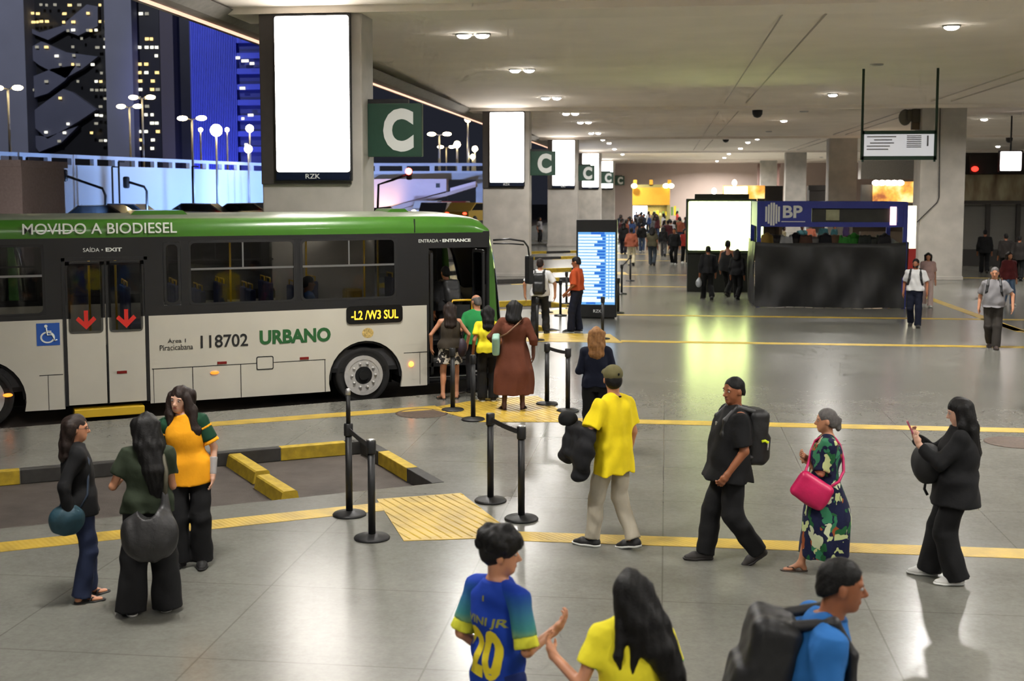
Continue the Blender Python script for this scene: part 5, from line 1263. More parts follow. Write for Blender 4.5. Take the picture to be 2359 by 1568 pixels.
J = person('woman seen from behind in an olive green shirt and wide black trousers, long black hair', flo(347, 1412), -16, 1.64, 'f', skin='tan', lean=2, head=(14, 6),
    feet=dict(L=dict(p=(-.15, -.02), yaw=-20), R=dict(p=(.13, .05), yaw=12)), arms=dict(L=dict(w=(-.06, .22, -.22), hint=(-.5, -.7, -.9)), R=dict(w=(-.06, .24, -.22), hint=(.35, -.5, -.9))),
    hair=dict(type='long', m=HAIR['black'], locks=[([(0, -.06, .02), (.015, -.105, -.14), (.06, -.14, -.34), (.085, -.13, -.56)], [.078, .068, .062, .03], 1.6), ([(.06, -.03, .02), (.10, -.05, -.14), (.15, -.08, -.40)], [.04, .045, .02], 1.2)]),
    top=dict(m=C_('olive', (42, 50, 36)), sleeve=.62, hem=-.02, hw=.162, cuff=.062), bottom=dict(m=BLK1, knee=.105, hem=.125, drop=.045), shoes=dict(type='sneaker', m=BLACKSHOE, sole=WHITE))
G = SDF(); G.ell(J.tp(.04, -.24, -.16), V(.225, .10, .20), J.T, .03); G.ell(J.tp(.04, -.23, -.25), V(.20, .11, .14), J.T, .05); G.cap(J.tp(.17, -.19, -.08), J.tp(.165, -.16, .14), .05, .022, .05); G.sub(J.tp(.03, -.22, .09), (.085, .2, .13), J.T); G.disp = wrinkle(.006, 3, 34)
g = MB(); g.tube([J.tp(.16, -.17, .10), J.tp(.17, -.14, .32), J.tp(.12, -.02, .53), J.tp(.13, .12, .40)], .018, 6)
bag(J, 'hobo_bag', 'big slouchy black bag on the back of the woman in the olive shirt', 'bag', [('body', G, mat('bag_slouch', (38, 37, 37), .5, noise=.35, nscale=7, bump=.3), .010), ('strap', g, mat('strap_khaki', (70, 66, 50), .7))])
GRN = C_('jersey_green', (24, 62, 42)); GOLD = C_('gold', (232, 158, 24))
J = person('smiling woman in a golden yellow and green jersey, facing the camera, wavy dark hair', flo(443, 1300), 172, 1.66, 'f', skin='pale', side=7, head=(10, 6, -8),
    feet=dict(L=dict(p=(-.10, .02), yaw=-10), R=dict(p=(.10, .05), yaw=14)), arms=dict(L=dict(w=(-.12, .05, -.50), hint=(-.8, -.6, 0)), R=dict(w=(.05, .16, -.40))),
    hair=dict(type='long', m=HAIR['brown'], locks=long_locks(.40, 1.0, True, 0, .34) + [([(-.07, .01, .03), (-.10, .02, -.12), (-.115, .04, -.30), (-.10, .06, -.42)], [.035, .045, .045, .02], 1.2), ([(.07, .01, .03), (.10, .02, -.12), (.10, .04, -.30)], [.035, .04, .02], 1.2)]),
    top=dict(m=GOLD, sleeve=.0, hem=-.12, hw=.172, hd=.112, box=.15), bottom=dict(m=BLK1, knee=.09, hem=.10), shoes=dict(m=BLACKSHOE))
add_sleeves(J, GRN, .70, .070); add_sleeves(J, GOLD, .82, .074, 'sleeve_cuff', .70)
add_sleeves(J, GOLD, .30, .0735, 'sleeve_stripe', .20)
g = MB(); g.tube([J.tp(.055 * math.cos(a), .075 + .03 * math.sin(a), .47 - .05 * math.sin(a)) for a in np.linspace(0, PI, 9)], .004, 5); g.obj('necklace', STEEL, J.root)
G = SDF(); d = J.wr['L'] - J.el['L']; G.loft(J.el['L'] + d * .35, frame_z(d), [(0, .036, .036), (.16, .031, .031)], .02, 2.0); sdf_obj('arm_sleeve', G, .008, C_('lace', (150, 146, 144)), J.root)
# --- man in the yellow shirt
J = person('man in a plain yellow shirt, olive cap and beige trousers, seen from behind', flo(1412, 1262), -50, 1.77, 'm', .92, skin='tan', lean=1, head=(36, 4),
    feet=dict(L=dict(p=(-.09, .17), yaw=-22), R=dict(p=(.10, -.17), yaw=-8, pitch=12)), arms=dict(L=dict(w=(-.05, .26, -.24), hint=(-.5, -1, -.3), n=(0, 0, 1), curl=.8), R=dict(w=(.06, .02, -.52))),
    hair=dict(type='short', m=HAIR['black'], low=-.06), top=dict(m=YEL, sleeve=.72, hem=-.17, cuff=.074, hw=.180, wr=.010), bottom=dict(m=BEIGE, knee=.074, hem=.066, drop=.0), shoes=dict(m=BLACKSHOE, sole=WHITE), collar=BLK1)
G = SDF(); G.ell(J.hd(0, -.014, .048), V(.090, .112, .086) * J.s, J.HR); G.cap(J.hd(-.04, .10, .045), J.hd(.04, .10, .045), .05, .05, .02); G.sub(J.hd(0, .06, -.07), (.13, .20, .085), J.HR)
G.p[-1] = (G.p[-1][0], G.p[-1][1], G.p[-1][2], .02); G.cut(J.hd(0, 0, .006), J.HR @ V(0, .42, -1))
hat = sdf_obj('cap', G, .007, C_('cap_olive', (104, 98, 66)), J.root)
g = MB(); g.ellip(tuple(J.hd(.03, -.122, .05)), (.012, .008, .014), 8); g.obj('cap_badge', BLK1, hat)
G = SDF(); w0, e0 = J.wr['L'], J.el['L']
G.cap(e0 + V(.02, .0, .01), w0 + V(.02, -.02, .02), .060, .055, .03); f = J.T
G.chain([w0 + V(-.02, .0, .0), w0 + V(-.05, .02, -.12), w0 + V(-.04, .07, -.26)], [.065, .06, .075], .05, f[:, 1], 1.3); G.chain([(w0 + e0) / 2, (w0 + e0) / 2 + V(-.03, -.02, -.2), (w0 + e0) / 2 + V(-.05, -.02, -.40)], [.07, .085, .06], .05, f[:, 1], 1.45)
G.chain([e0, e0 + V(-.03, .01, -.15), e0 + V(-.04, .03, -.30)], [.06, .075, .05], .05, f[:, 1], 1.2); G.disp = wrinkle(.010, 4, 32)
bag(J, 'jacket', 'crumpled black jacket draped over the arm of the man in yellow', 'jacket', [('body', G, BLK2, .010)])
G = SDF(); c = w0 + V(-.03, .07, .085); G.ell(c, V(.085, .105, .085)); G.sub(c + V(0, .02, -.07), (.075, .10, .06)); G.disp = wrinkle(.002, 2, 40)
bag(J, 'hat', 'round black hat in the hand of the man in yellow', 'hat', [('body', G, BLK1, .008)])
# --- man in black with a backpack
J = person('heavyset young man all in black with a backpack and cropped hair, walking left', flo(1680, 1292), -104, 1.74, 'm', 1.22, 'brown', lean=-3, head=(-22, 3), belly=.035,
    feet=dict(L=dict(p=(-.10, -.26), yaw=-4, pitch=30, lift=.0), R=dict(p=(.08, .20), yaw=2)), arms=dict(L=dict(w=(-.06, .13, -.48), hint=(-.4, -1, 0), curl=1.0), R=dict(w=(.08, -.04, -.50))),
    hair=dict(type='short', m=HAIR['black'], low=-.02, th=-.002), top=dict(m=BLK1, sleeve=.86, cuff=.078, hem=-.11, hw=.19, hd=.15), bottom=dict(m=C_('black_trousers', (27, 27, 28)), knee=.092, hem=.082), shoes=dict(m=mat('shoe_dark', (40, 36, 34), .7, noise=.1)))
def mark(J, yb, z, sg):
    g = MB(); P = [J.tp(-.151, yb - .02, z - .02), J.tp(-.152, yb - .05, z - .012), J.tp(-.150, yb - .08, z - .03)]; g.tube(P, .012, 6); g2 = MB(); g2.tube([J.tp(-.13, yb - .085, z - .10), J.tp(-.135, yb - .085, z - .02)], .007, 6); return [('logo', g, emit('lime_glow', (200, 215, 30), .25, (190, 205, 30))), ('reflector', g2, WHITE)]  # lime logo carries a faint glow of its own
backpack(J, 'black backpack with a lime mark worn by the heavyset man in black', h=.25, w=.145, d=.095, z=.27, extra=mark)
g = MB(); g.tube([J.tp(.062 * math.cos(a), .0 + .065 * math.sin(a) + .05 * max(0, math.sin(a)), .505 - .09 * max(0, math.sin(a)) - .01) for a in np.linspace(0, 2 * PI, 20)], .004, 5); q = J.tp(0, .155, .36); g.box(q[0] - .02, q[1] - .006, q[2] - .035, q[0] + .02, q[1] + .008, q[2] + .03, bev=.005); g.obj('necklace', STEEL, J.root)
# --- older woman in the floral dress
J = person('older woman with grey ponytail in a long floral dress, arms folded', flo(1900, 1312), -86, 1.50, 'f', 1.25, 'tan', head=(-4, 2), belly=.03,
    feet=dict(L=dict(p=(-.08, .24), yaw=-6), R=dict(p=(.08, -.14), yaw=4, pitch=6)), arms=dict(L=dict(w=(.16, .20, -.20), hint=(-.7, -.2, -1), curl=.7), R=dict(w=(-.20, .24, -.14), hint=(.7, .1, -1), n=(0, -1, 0), curl=.6)),
    hair=dict(type='tail', m=HAIR['grey'], low=-.06), bottom=dict(type='dress', m=floral(), z=-.70, w=.24, d=.225, sleeve=.92, cuff=.075, wr=.010, yo=.01), shoes=dict(type='sandal', m=mat('sandal_brown', (60, 42, 32), .6)))
R45 = J.T @ np.array(Matrix.Rotation(.55, 3, 'X'))
G = SDF(); G.rbox(J.tp(-.30, .16, .02), (.055, .165, .125), .05, R45, .02); G.ell(J.tp(-.30, .15, -.01), (.065, .14, .105), R45, .04)
g = MB(); g.tube([J.tp(-.30, .24, .11), J.tp(-.25, .23, .18), J.tp(-.15, .19, .27), J.tp(-.02, .165, .36), J.tp(.06, .12, .45), J.tp(.10, .04, .50), J.tp(.10, -.06, .50), J.tp(.05, -.125, .42), J.tp(-.07, -.15, .31), J.tp(-.18, -.15, .20), J.tp(-.26, -.10, .11), J.tp(-.29, -.0, .05)], .013, 6)
g2 = MB()
for i in range(3): g2.ellip(tuple(J.tp(-.362, .08 + .03 * i - .02, -.04 + .022 * i)), (.006, .009, .012), 8)
bag(J, 'shoulder_bag', 'bright pink shoulder bag worn by the older woman in the floral dress', 'bag', [('body', G, mat('bag_pink', (196, 20, 84), .45, noise=.12, bump=.15), .008), ('strap', g, mat('strap_pink', (190, 24, 90), .5)), ('charm', g2, STEEL)])
# --- woman in black with the phone
J = person('woman all in black with straight long hair, looking down at a phone, white shoes', flo(2196, 1338), -80, 1.65, 'f', 1.28, 'pale', head=(-4, 16), lean=-2,
    feet=dict(L=dict(p=(-.10, -.02), yaw=-16), R=dict(p=(.12, .20), yaw=2)), arms=dict(L=dict(w=(.06, .34, -.09), hint=(-.6, -.1, -1), n=(.6, -.8, 0), d=(.15, .45, .9), curl=.7), R=dict(w=(-.10, .36, -.07), hint=(.6, -.1, -1), n=(-.6, -.8, 0), d=(-.1, .45, .9), curl=.7)),
    hair=dict(type='long', m=HAIR['black'], locks=[([(0, -.06, .02), (0, -.11, -.14), (0, -.155, -.36), (0, -.175, -.58)], [.075, .068, .058, .018], 1.6), ([(-.06, -.01, .03), (-.085, -.03, -.12), (-.09, -.06, -.24)], [.035, .04, .02], 1.1), ([(.06, -.01, .03), (.085, -.03, -.12), (.09, -.06, -.24)], [.035, .04, .02], 1.1)]),
    top=dict(m=BLK1, sleeve=1.88, cuff=.048, hem=-.15, hw=.185, hd=.145, name='jacket', sg=.022), bottom=dict(m=BLK1, knee=.098, hem=.108, drop=.03), shoes=dict(m=WHITE, sole=WHITE))
G = SDF(); G.ell(J.tp(-.02, .26, .19), V(.17, .13, .17), J.T, .03); G.ell(J.tp(-.02, .25, .12), V(.15, .12, .12), J.T, .03); G.disp = wrinkle(.004, 8, 36); g = MB(); g.tube([J.tp(-.08, .26, .06), J.tp(-.06, .27, -.05), J.tp(-.07, .24, -.10)], .012, 6)
bag(J, 'front_bag', 'round black bag worn in front by the woman with the phone', 'bag', [('body', G, mat('bag_soft', (24, 24, 25), .75, noise=.15), .010), ('strap', g, BLK1)])
wm = (J.wr['L'] + J.wr['R']) / 2 + V(0, .065, .115); Rp = np.stack([V(1, 0, 0), nrm(V(0, .45, .9)), nrm(np.cross(V(1, 0, 0), V(0, .45, .9)))], 1)
G = SDF(); G.rbox(wm, (.038, .078, .006), .005, Rp); bag(J, 'phone', 'phone in a dark pink case held up by the woman in black', 'phone', [('case', G, mat('phone_pink', (150, 60, 84), .4), .004)])
# --- boy in the blue jersey, girl in yellow, man in blue: cut by the lower edge
def fz(px, py, z): return flo(px, py, z)
J = person('boy with bushy black hair in a blue jersey numbered 20, near the camera', fz(1146, 1224, 1.60), 38, 1.60, 'm', .82, 'tan', head=(44, 4), twist=0, vox=.0065, cvox=.0085,
    arms=dict(R=dict(w=(.06, .22, -.23), hint=(.4, -.6, -1), n=(-.7, 0, .7), curl=.75, d=(.35, .6, .6)), L=dict(w=(-.01, .10, -.44), hint=(-.3, -1, 0))), hair=dict(type='afro', m=HAIR['black']),
    top=dict(m=C_('jersey_blue', (24, 58, 156)), sleeve=0, hem=-.14, hw=.175), bottom=dict(m=C_('shorts_blue', (24, 40, 100)), type='shorts', hem=.11, len=.85), shoes=dict(m=WHITE, sole=WHITE))
add_sleeves(J, fade('sleeve_dyed', (24, 58, 156), (160, 180, 60), 1.02, 1.32), .74, .064); add_sleeves(J, C_('cuff_lime', (206, 206, 60)), .95, .067, 'sleeve_cuff', .72)
LYE = cloth('print_yellow', (225, 205, 50)); LOL = cloth('print_olive', (140, 140, 62))
bk = J.tp(-.015, -.14, .16); rt = J.T[:, 0]; upv = J.T[:, 2]
decal(J, '20', J.tp(.012, -.14, .13), rt, upv, .23, .27, LYE, 'shirt_number', .05); decal(J, 'VINI JR', J.tp(.015, -.14, .31), rt, upv, .25, .055, LOL, 'shirt_name', .02); decal(J, 'I', J.tp(0, -.14, .44), rt, upv, .012, .03, LOL, 'shirt_crest', .02)
J = person('girl in a yellow shirt with very long black hair, beside the boy in blue', fz(1455, 1312, 1.555), -12, 1.555, 'f', 1.05, 'tan', head=(-6, 4), vox=.0065, cvox=.0085,
    arms=dict(L=dict(w=(-.24, .15, -.17), hint=(-.3, -.4, -1), n=(.6, 0, .8), curl=.6, d=(-.35, .5, .8)), R=dict(w=(.10, .05, -.48))),
    hair=dict(type='long', m=HAIR['black'], locks=[([(0, -.06, .02), (.05, -.12, -.13), (.12, -.16, -.27), (.20, -.15, -.41), (.27, -.12, -.56)], [.084, .078, .066, .050, .014], 1.4), ([(-.05, -.04, .0), (-.055, -.10, -.15), (-.085, -.15, -.30), (-.08, -.15, -.38)], [.05, .04, .022, .010], 1.1), ([(.0, -.08, -.08), (.0, -.15, -.22), (-.01, -.155, -.40)], [.05, .030, .010], 1.1), ([(.06, -.05, 0), (.14, -.10, -.16), (.22, -.12, -.34), (.30, -.10, -.52)], [.05, .05, .035, .012], 1.2)]),
    top=dict(m=C_('lemon', (236, 222, 50)), sleeve=.60, cuff=.064, hem=-.02, hw=.172, wr=.006), bottom=dict(m=BLK1, knee=.08, hem=.075), shoes=dict(m=WHITE, sole=WHITE))
add_sleeves(J, C_('trim_green', (70, 180, 80)), .625, .0655, 'sleeve_trim', .565)
J = person('man in a bright blue shirt leaning forward in profile, black backpack, close to the camera', fz(1846, 1266, 1.70), 86, 1.83, 'm', 1.0, 'brown', lean=13, head=(3, 6), neckf=.02, vox=.0065, cvox=.0085,
    feet=dict(L=dict(p=(-.1, .45)), R=dict(p=(.1, -.05), pitch=20)), arms=dict(R=dict(w=(.07, .06, -.50)), L=dict(w=(-.07, .18, -.46))), hair=dict(type='short', m=HAIR['black'], low=-.02, th=-.002),
    top=dict(m=C_('azure', (42, 104, 170)), sleeve=.86, cuff=.068, hem=-.12, sg=.020), bottom=dict(m=C_('dark_jean', (30, 34, 48)), knee=.08, hem=.075), shoes=dict(m=BLACKSHOE), collar=BLK1)
backpack(J, 'big black backpack on the man in the bright blue shirt', w=.16, h=.27, d=.11, z=.22, vox=.010)
# --- boarding queue at the front door
J = person('woman in black and white print shorts with long brown hair, boarding at the bus door', flo(1037, 918), -16, 1.60, 'f', skin='tan', vox=.009, cvox=.011, feet=dict(L=dict(p=(-.13, -.04), yaw=-25), R=dict(p=(.12, .03), yaw=12)),
    arms=dict(L=dict(w=(-.16, .04, -.46), hint=(-.9, -.5, 0)), R=dict(w=(.14, .05, -.46), hint=(.9, -.5, 0))), hair=dict(type='long', m=HAIR['brown'], locks=long_locks(.42, 1.05, False)), top=dict(m=C_('tank', (58, 52, 44)), sleeve=0, hem=.0, hw=.15), bottom=dict(type='shorts', m=printcloth(), hem=.12, len=.62, waist=.16), shoes=dict(type='sandal', m=BLACKSHOE))
G = SDF(); G.ell(J.tp(.20, -.04, .0), V(.09, .10, .16), J.T); g = MB(); g.tube([J.tp(.2, -.05, .14), J.tp(.15, -.05, .40), J.tp(.12, .0, .50)], .012, 6); bag(J, 'shoulder_bag', 'dark plum bag at the hip of the woman in print shorts', 'bag', [('body', G, mat('bag_plum', (46, 36, 48), .6), .012), ('strap', g, BLK1)])
J = person('bald man in a green shirt waiting at the open bus door', (-3.16, 20.5), -30, 1.66, 'm', 1.15, 'tan', vox=.009, cvox=.012, head=(-20, 8), arms=dict(L=dict(w=(-.06, .2, -.3)), R=dict(w=(.06, .2, -.3))), hair=dict(type='bald', m=HAIR['grey'], th=-.003), top=dict(m=C_('kelly', (40, 130, 70)), sleeve=.7), bottom=dict(m=BLK2), shoes=dict(m=BLACKSHOE))
J = person('girl in a yellow shirt and black trousers with long black hair, queuing at the bus', flo(1124, 924), -14, 1.56, 'f', skin='brown', vox=.009, cvox=.011, arms=dict(L=dict(w=(-.10, .02, -.49)), R=dict(w=(.06, .1, -.48))), hair=dict(type='long', m=HAIR['black'], locks=long_locks(.36, 1.0, False)), top=dict(m=C_('lemon', (236, 222, 50)), sleeve=.6, hem=-.02, hw=.165), bottom=dict(m=BLK1, knee=.08, hem=.085), shoes=dict(m=BLACKSHOE, sole=WHITE))
J = person('woman in a long rust brown dress with a mint bag, last of the boarding queue', flo(1184, 943), -4, 1.72, 'f', 1.22, 'deep', vox=.009, cvox=.011, head=(-8, 8), feet=dict(L=dict(p=(-.15, -.03), yaw=-20), R=dict(p=(.13, .02), yaw=10)),
    arms=dict(L=dict(w=(-.10, .16, -.40), hint=(-.9, -.6, 0)), R=dict(w=(.13, .0, -.50), hint=(.9, -.5, 0))), hair=dict(type='long', m=HAIR['black'], locks=long_locks(.20, 1.15, False)), bottom=dict(type='dress', m=C_('rust', (98, 54, 38)), z=-.645, w=.285, d=.23, sleeve=1.35, cuff=.06, wr=.009), shoes=dict(type='sandal', m=mat('sandal_dark', (50, 36, 30), .6)))
G = SDF(); G.rbox(J.tp(-.27, -.06, .12), (.06, .11, .16), .04, J.T @ np.array(Matrix.Rotation(.3, 3, 'X'))); g = MB(); g.tube([J.tp(-.24, -.10, .22), J.tp(-.10, -.175, .30), J.tp(.06, -.165, .44), J.tp(.13, -.06, .53), J.tp(.12, .10, .46), J.tp(-.1, .19, .3), J.tp(-.25, .05, .2)], .012, 6)
bag(J, 'shoulder_bag', 'pale mint bag slung across the woman in the brown dress', 'bag', [('body', G, mat('bag_mint', (150, 190, 172), .5, noise=.1), .010), ('strap', g, mat('strap_tan', (140, 104, 78), .6))])
p = fz(1374, 752, 1.62)
J = person('blond woman in a navy top seen from behind, standing by the barrier', p, -6, 1.62, 'f', 1.02, 'pale', vox=.009, cvox=.011, head=(-6, 4), arms=dict(L=dict(w=(.02, .22, -.22), hint=(-.45, -.5, -1)), R=dict(w=(-.02, .22, -.22), hint=(.45, -.5, -1))), hair=dict(type='long', m=HAIR['blond'], locks=long_locks(.36, 1.1, True)), top=dict(m=NAVY1, sleeve=1.8, cuff=.045, hem=-.03, hw=.16), bottom=dict(m=BLK1, knee=.078, hem=.08), shoes=dict(m=BLACKSHOE))
J = person('person in a yellow shirt climbing into the bus at the left of its front door', bay(1.33, -1.28), -30, 1.62, 'f', skin='tan', z0=.75, vox=.010, cvox=.012, hair=dict(type='long', m=HAIR['black'], locks=long_locks(.30)), top=dict(m=YEL, sleeve=.6), bottom=dict(m=JEAN, knee=.07, hem=.075), shoes=dict(m=BLACKSHOE))
J = person('person in black stepping up into the bus doorway with a backpack', bay(1.72, -.52), -36, 1.62, 'm', 1.1, 'brown', z0=.30 + .17 - .0, lean=12, vox=.010, cvox=.012, hair=dict(type='short', m=HAIR['black']), top=dict(m=BLK1, sleeve=1.8, cuff=.05), bottom=dict(m=BLK1), shoes=dict(m=BLACKSHOE)); backpack(J, 'black backpack on the person stepping up into the bus', vox=.014)
J = person('passenger in a light blue shirt seated at a window inside the bus', bay(-.86, -.36), 59, 1.70, 'm', skin='brown', z0=.75, drop=.36, vox=.011, cvox=.012, feet=dict(L=dict(p=(-.1, .40)), R=dict(p=(.1, .40))), arms=dict(L=dict(w=(0, .25, -.34)), R=dict(w=(0, .25, -.34))), hair=dict(type='short', m=HAIR['black']), top=dict(m=C_('sky', (70, 110, 170)), sleeve=.7), bottom=dict(m=BLK2, drop=0), shoes=dict(m=BLACKSHOE))
# --- by the second bay
J = person('man in a white shirt and dark trousers seen from behind with a black backpack', (-2.98, 29.25), 2, 1.80, 'm', 1.08, 'tan', vox=.011, cvox=.012, feet=dict(L=dict(p=(-.14, 0)), R=dict(p=(.14, .02))), arms=dict(L=dict(w=(-.16, .02, -.48), hint=(-1, -.4, 0)), R=dict(w=(.16, .02, -.48), hint=(1, -.4, 0))), hair=dict(type='short', m=HAIR['brown']), top=dict(m=WHT, sleeve=.8, cuff=.07), bottom=dict(m=BLK2, knee=.085, hem=.085), shoes=dict(m=BLACKSHOE)); backpack(J, 'black backpack on the man in the white shirt near the bus front', w=.14, h=.24, z=.24, vox=.014)
J = person('man in an orange shirt and dark work overalls, standing in profile by the timetable totem', (-2.12, 29.55), -76, 1.84, 'm', 1.05, 'brown', vox=.011, cvox=.012, head=(-6, 10), feet=dict(L=dict(p=(-.09, .10)), R=dict(p=(.09, -.04))), arms=dict(L=dict(w=(-.02, .18, -.46)), R=dict(w=(.04, .18, -.46))), hair=dict(type='short', m=HAIR['black']), top=dict(m=C_('orange', (178, 76, 40)), sleeve=.95, cuff=.065, hem=.06), bottom=dict(m=NAVY1, knee=.085, hem=.085, waist=.26), shoes=dict(m=BLACKSHOE, sole=WHITE))
# --- walkers on the open floor
def walk(a=.22, p=22): return dict(L=dict(p=(-.09, a), pitch=-6), R=dict(p=(.09, -a), pitch=p))
J = person('walking silhouette carrying a white plastic bag before the large lit screen', flo(1630, 690), -14, 1.72, 'm', 1.05, 'brown', vox=.014, cvox=.014, face_parts=False, hands=False, feet=walk(.18), hair=dict(type='short', m=HAIR['black']), top=dict(m=BLK2, sleeve=1.8, cuff=.05), bottom=dict(m=BLK1), shoes=dict(m=BLACKSHOE))
G = SDF(); w_ = J.wr['L']; G.ell(w_ + V(-.02, .04, -.30), V(.10, .09, .13)); G.cap(w_ + V(0, .04, -.06), w_ + V(-.02, .04, -.25), .015, .06, .05); bag(J, 'plastic_bag', 'white plastic bag in the hand of the walking silhouette', 'bag', [('body', G, mat('bag_plastic', (170, 175, 180), .4, noise=.1), .014)])
J = person('tall walking silhouette in a broad dark cape, in front of the large lit screen', (1.98, 40.4), 30, 1.86, 'm', 1.05, 'brown', vox=.014, cvox=.014, face_parts=False, hands=False, feet=walk(.22), hair=dict(type='short', m=HAIR['black']), bottom=dict(m=BLK1), shoes=dict(m=BLACKSHOE))
G = SDF(); G.loft(J.P, J.T, [(-.12, .30, .20), (.1, .28, .19), (.3, .25, .165), (.46, .20, .12), (.53, .08, .08), (.56, .06, .06)], .02); G.disp = wrinkle(.012, 6, 20); sdf_obj('cape', G, .014, BLK2, J.root)
J = person('shorter walking silhouette in dark clothes, closest to the black booth', flo(1697, 690), 22, 1.64, 'f', 1.05, 'brown', vox=.014, cvox=.014, face_parts=False, hands=False, feet=walk(.26), hair=dict(type='long', m=HAIR['black'], locks=long_locks(.25)), top=dict(m=BLK2, sleeve=1.8, cuff=.05), bottom=dict(m=BLK1), shoes=dict(m=BLACKSHOE))
J = person('man in a white shirt and navy trousers walking towards the camera, right of the booth', flo(2106, 752), 194, 1.74, 'm', 1.05, 'brown', vox=.011, cvox=.012, head=(8, 4), feet=walk(.17), arms=dict(L=dict(w=(-.10, .12, -.48)), R=dict(w=(.10, -.05, -.5))), hair=dict(type='short', m=HAIR['black']), beard=True, top=dict(m=WHT, sleeve=.75, cuff=.072, hem=.02), bottom=dict(m=NAVY1, knee=.08, hem=.08), shoes=dict(m=BLACKSHOE)); backpack(J, 'dark backpack on the man in white right of the booth', vox=.016, w=.13, h=.2)
J = person('woman in pale pink with black hair walking behind the man in the white shirt', flo(2135, 706), 190, 1.62, 'f', 1.0, 'tan', vox=.013, cvox=.013, face_parts=False, hands=False, feet=walk(.15), hair=dict(type='long', m=HAIR['black'], locks=long_locks(.25)), top=dict(m=C_('blush', (190, 160, 155)), sleeve=.8), bottom=dict(m=C_('blush2', (200, 176, 170))), shoes=dict(m=WHITE))
J = person('man in a grey polo shirt and dark trousers walking at the far right', flo(2286, 801), 196, 1.80, 'm', 1.12, 'tan', vox=.011, cvox=.012, belly=.03, head=(0, 8), feet=dict(L=dict(p=(-.07, .20), pitch=-5), R=dict(p=(.05, -.16), pitch=24)), arms=dict(L=dict(w=(-.18, .10, -.46), hint=(-1, -.6, 0)), R=dict(w=(.10, .0, -.5))), hair=dict(type='short', m=HAIR['grey'], th=-.003), top=dict(m=GREY, sleeve=.75, cuff=.072, hem=-.02, hd=.14), bottom=dict(m=C_('brown_trousers', (52, 48, 44)), knee=.085, hem=.085), shoes=dict(m=mat('shoe_brown', (52, 38, 32), .6))); backpack(J, 'dark backpack on the man in the grey polo shirt', vox=.016, w=.15, h=.2)
J = person('woman in a maroon jacket and jeans, behind the man in the grey polo', fz(2326, 578, 1.62), 170, 1.62, 'f', 1.05, 'tan', vox=.014, cvox=.014, face_parts=False, hands=False, feet=walk(.12), hair=dict(type='long', m=HAIR['brown'], locks=long_locks(.22)), top=dict(m=C_('maroon', (96, 40, 42)), sleeve=1.8, cuff=.05, hem=-.06), bottom=dict(m=C_('denim_light', (90, 112, 140)), knee=.075, hem=.075), shoes=dict(m=WHITE))
for px, pz, hh, lb, f in ((2270, 527, 1.84, 'tall person all in black walking past the shutters, left of two', 10), (2318, 536, 1.78, 'person in dark clothes walking past the shutters, right of the tall one', 0), (2349, 540, 1.76, 'person in dark clothes at the shutters, near the right edge', 20)):
    J = person(lb, fz(px, pz, hh), f, hh, 'm', 1.1, 'brown', vox=.016, cvox=.016, face_parts=False, hands=False, feet=walk(.16), hair=dict(type='short', m=HAIR['black']), top=dict(m=BLK1 if px < 2300 else C_('umber', (44, 40, 38)), sleeve=1.8, cuff=.055, hem=-.1), bottom=dict(m=BLK1), shoes=dict(m=BLACKSHOE))
J = person('person in black cut off by the right edge of the picture', flo(2398, 955), -80, 1.70, 'm', 1.1, 'brown', vox=.014, cvox=.014, arms=dict(L=dict(w=(-.08, .04, -.50)), R=dict(w=(.08, .04, -.50))), hair=dict(type='short', m=HAIR['black']), top=dict(m=BLK1, sleeve=1.8, cuff=.05), bottom=dict(m=BLK1), shoes=dict(m=BLACKSHOE))
J = person('person in a striped grey top sitting area beyond the second column', fz(1243, 500, 1.68), 120, 1.68, 'f', 1.05, 'brown', vox=.018, cvox=.018, face_parts=False, hands=False, hair=dict(type='long', m=HAIR['black'], locks=long_locks(.25)), top=dict(m=GREY, sleeve=.8), bottom=dict(m=BLK1), shoes=dict(m=BLACKSHOE))
# --- the crowd far down the hall
TOPS = dict(rust=(150, 84, 62), olive=(78, 74, 56), black=(24, 24, 25), navy=(26, 30, 44), red=(160, 52, 44), white=(180, 180, 182), grey=(96, 96, 98), maroon=(74, 34, 38), teal=(40, 78, 84), purple=(70, 56, 96), khaki=(120, 110, 84), blue=(52, 74, 120))
BOTS = dict(cream=(206, 196, 164), slate=(62, 70, 78), black=(22, 22, 23), jeans=(58, 72, 98), brown=(64, 52, 44), grey=(86, 86, 88))
crowd = [(1454, 611, 'rust', 'cream', 4), (1502, 611, 'olive', 'slate', 10), (1553, 609, 'black', 'black', -160), (1578, 606, 'red', 'black', 170), (1436, 585, 'black', 'navy_', 0), (1528, 590, 'black', 'grey', 6), (1538, 578, 'maroon', 'black', -12), (1478, 580, 'black', 'jeans', 8)]
r = np.random.default_rng(21); tk, bk = list(TOPS), list(BOTS); used = {(c[2], c[3]) for c in crowd}
xs_ = np.linspace(1434, 1580, 13)
for i in range(34):
    for _ in range(60):
        t = tk[int(r.choice(len(tk), p=[.05, .08, .2, .15, .06, .1, .1, .08, .04, .04, .05, .05]))]; b = bk[int(r.integers(len(bk)))]
        if (t, b) not in used: break
    used.add((t, b)); crowd.append((xs_[i % 13] + r.uniform(-5, 5), r.uniform(527, 572), t, b, r.choice([0, 180, 90, -90]) + r.uniform(-30, 30)))
for i in range(7):
    for _ in range(80):
        t = tk[int(r.integers(len(tk)))]; b = bk[int(r.integers(len(bk)))]
        if (t, b) not in used: break
    used.add((t, b)); crowd.append((1785 + i * 27 + r.uniform(-9, 9), r.uniform(578, 600), t, b, r.uniform(0, 360)))
seen_ = []
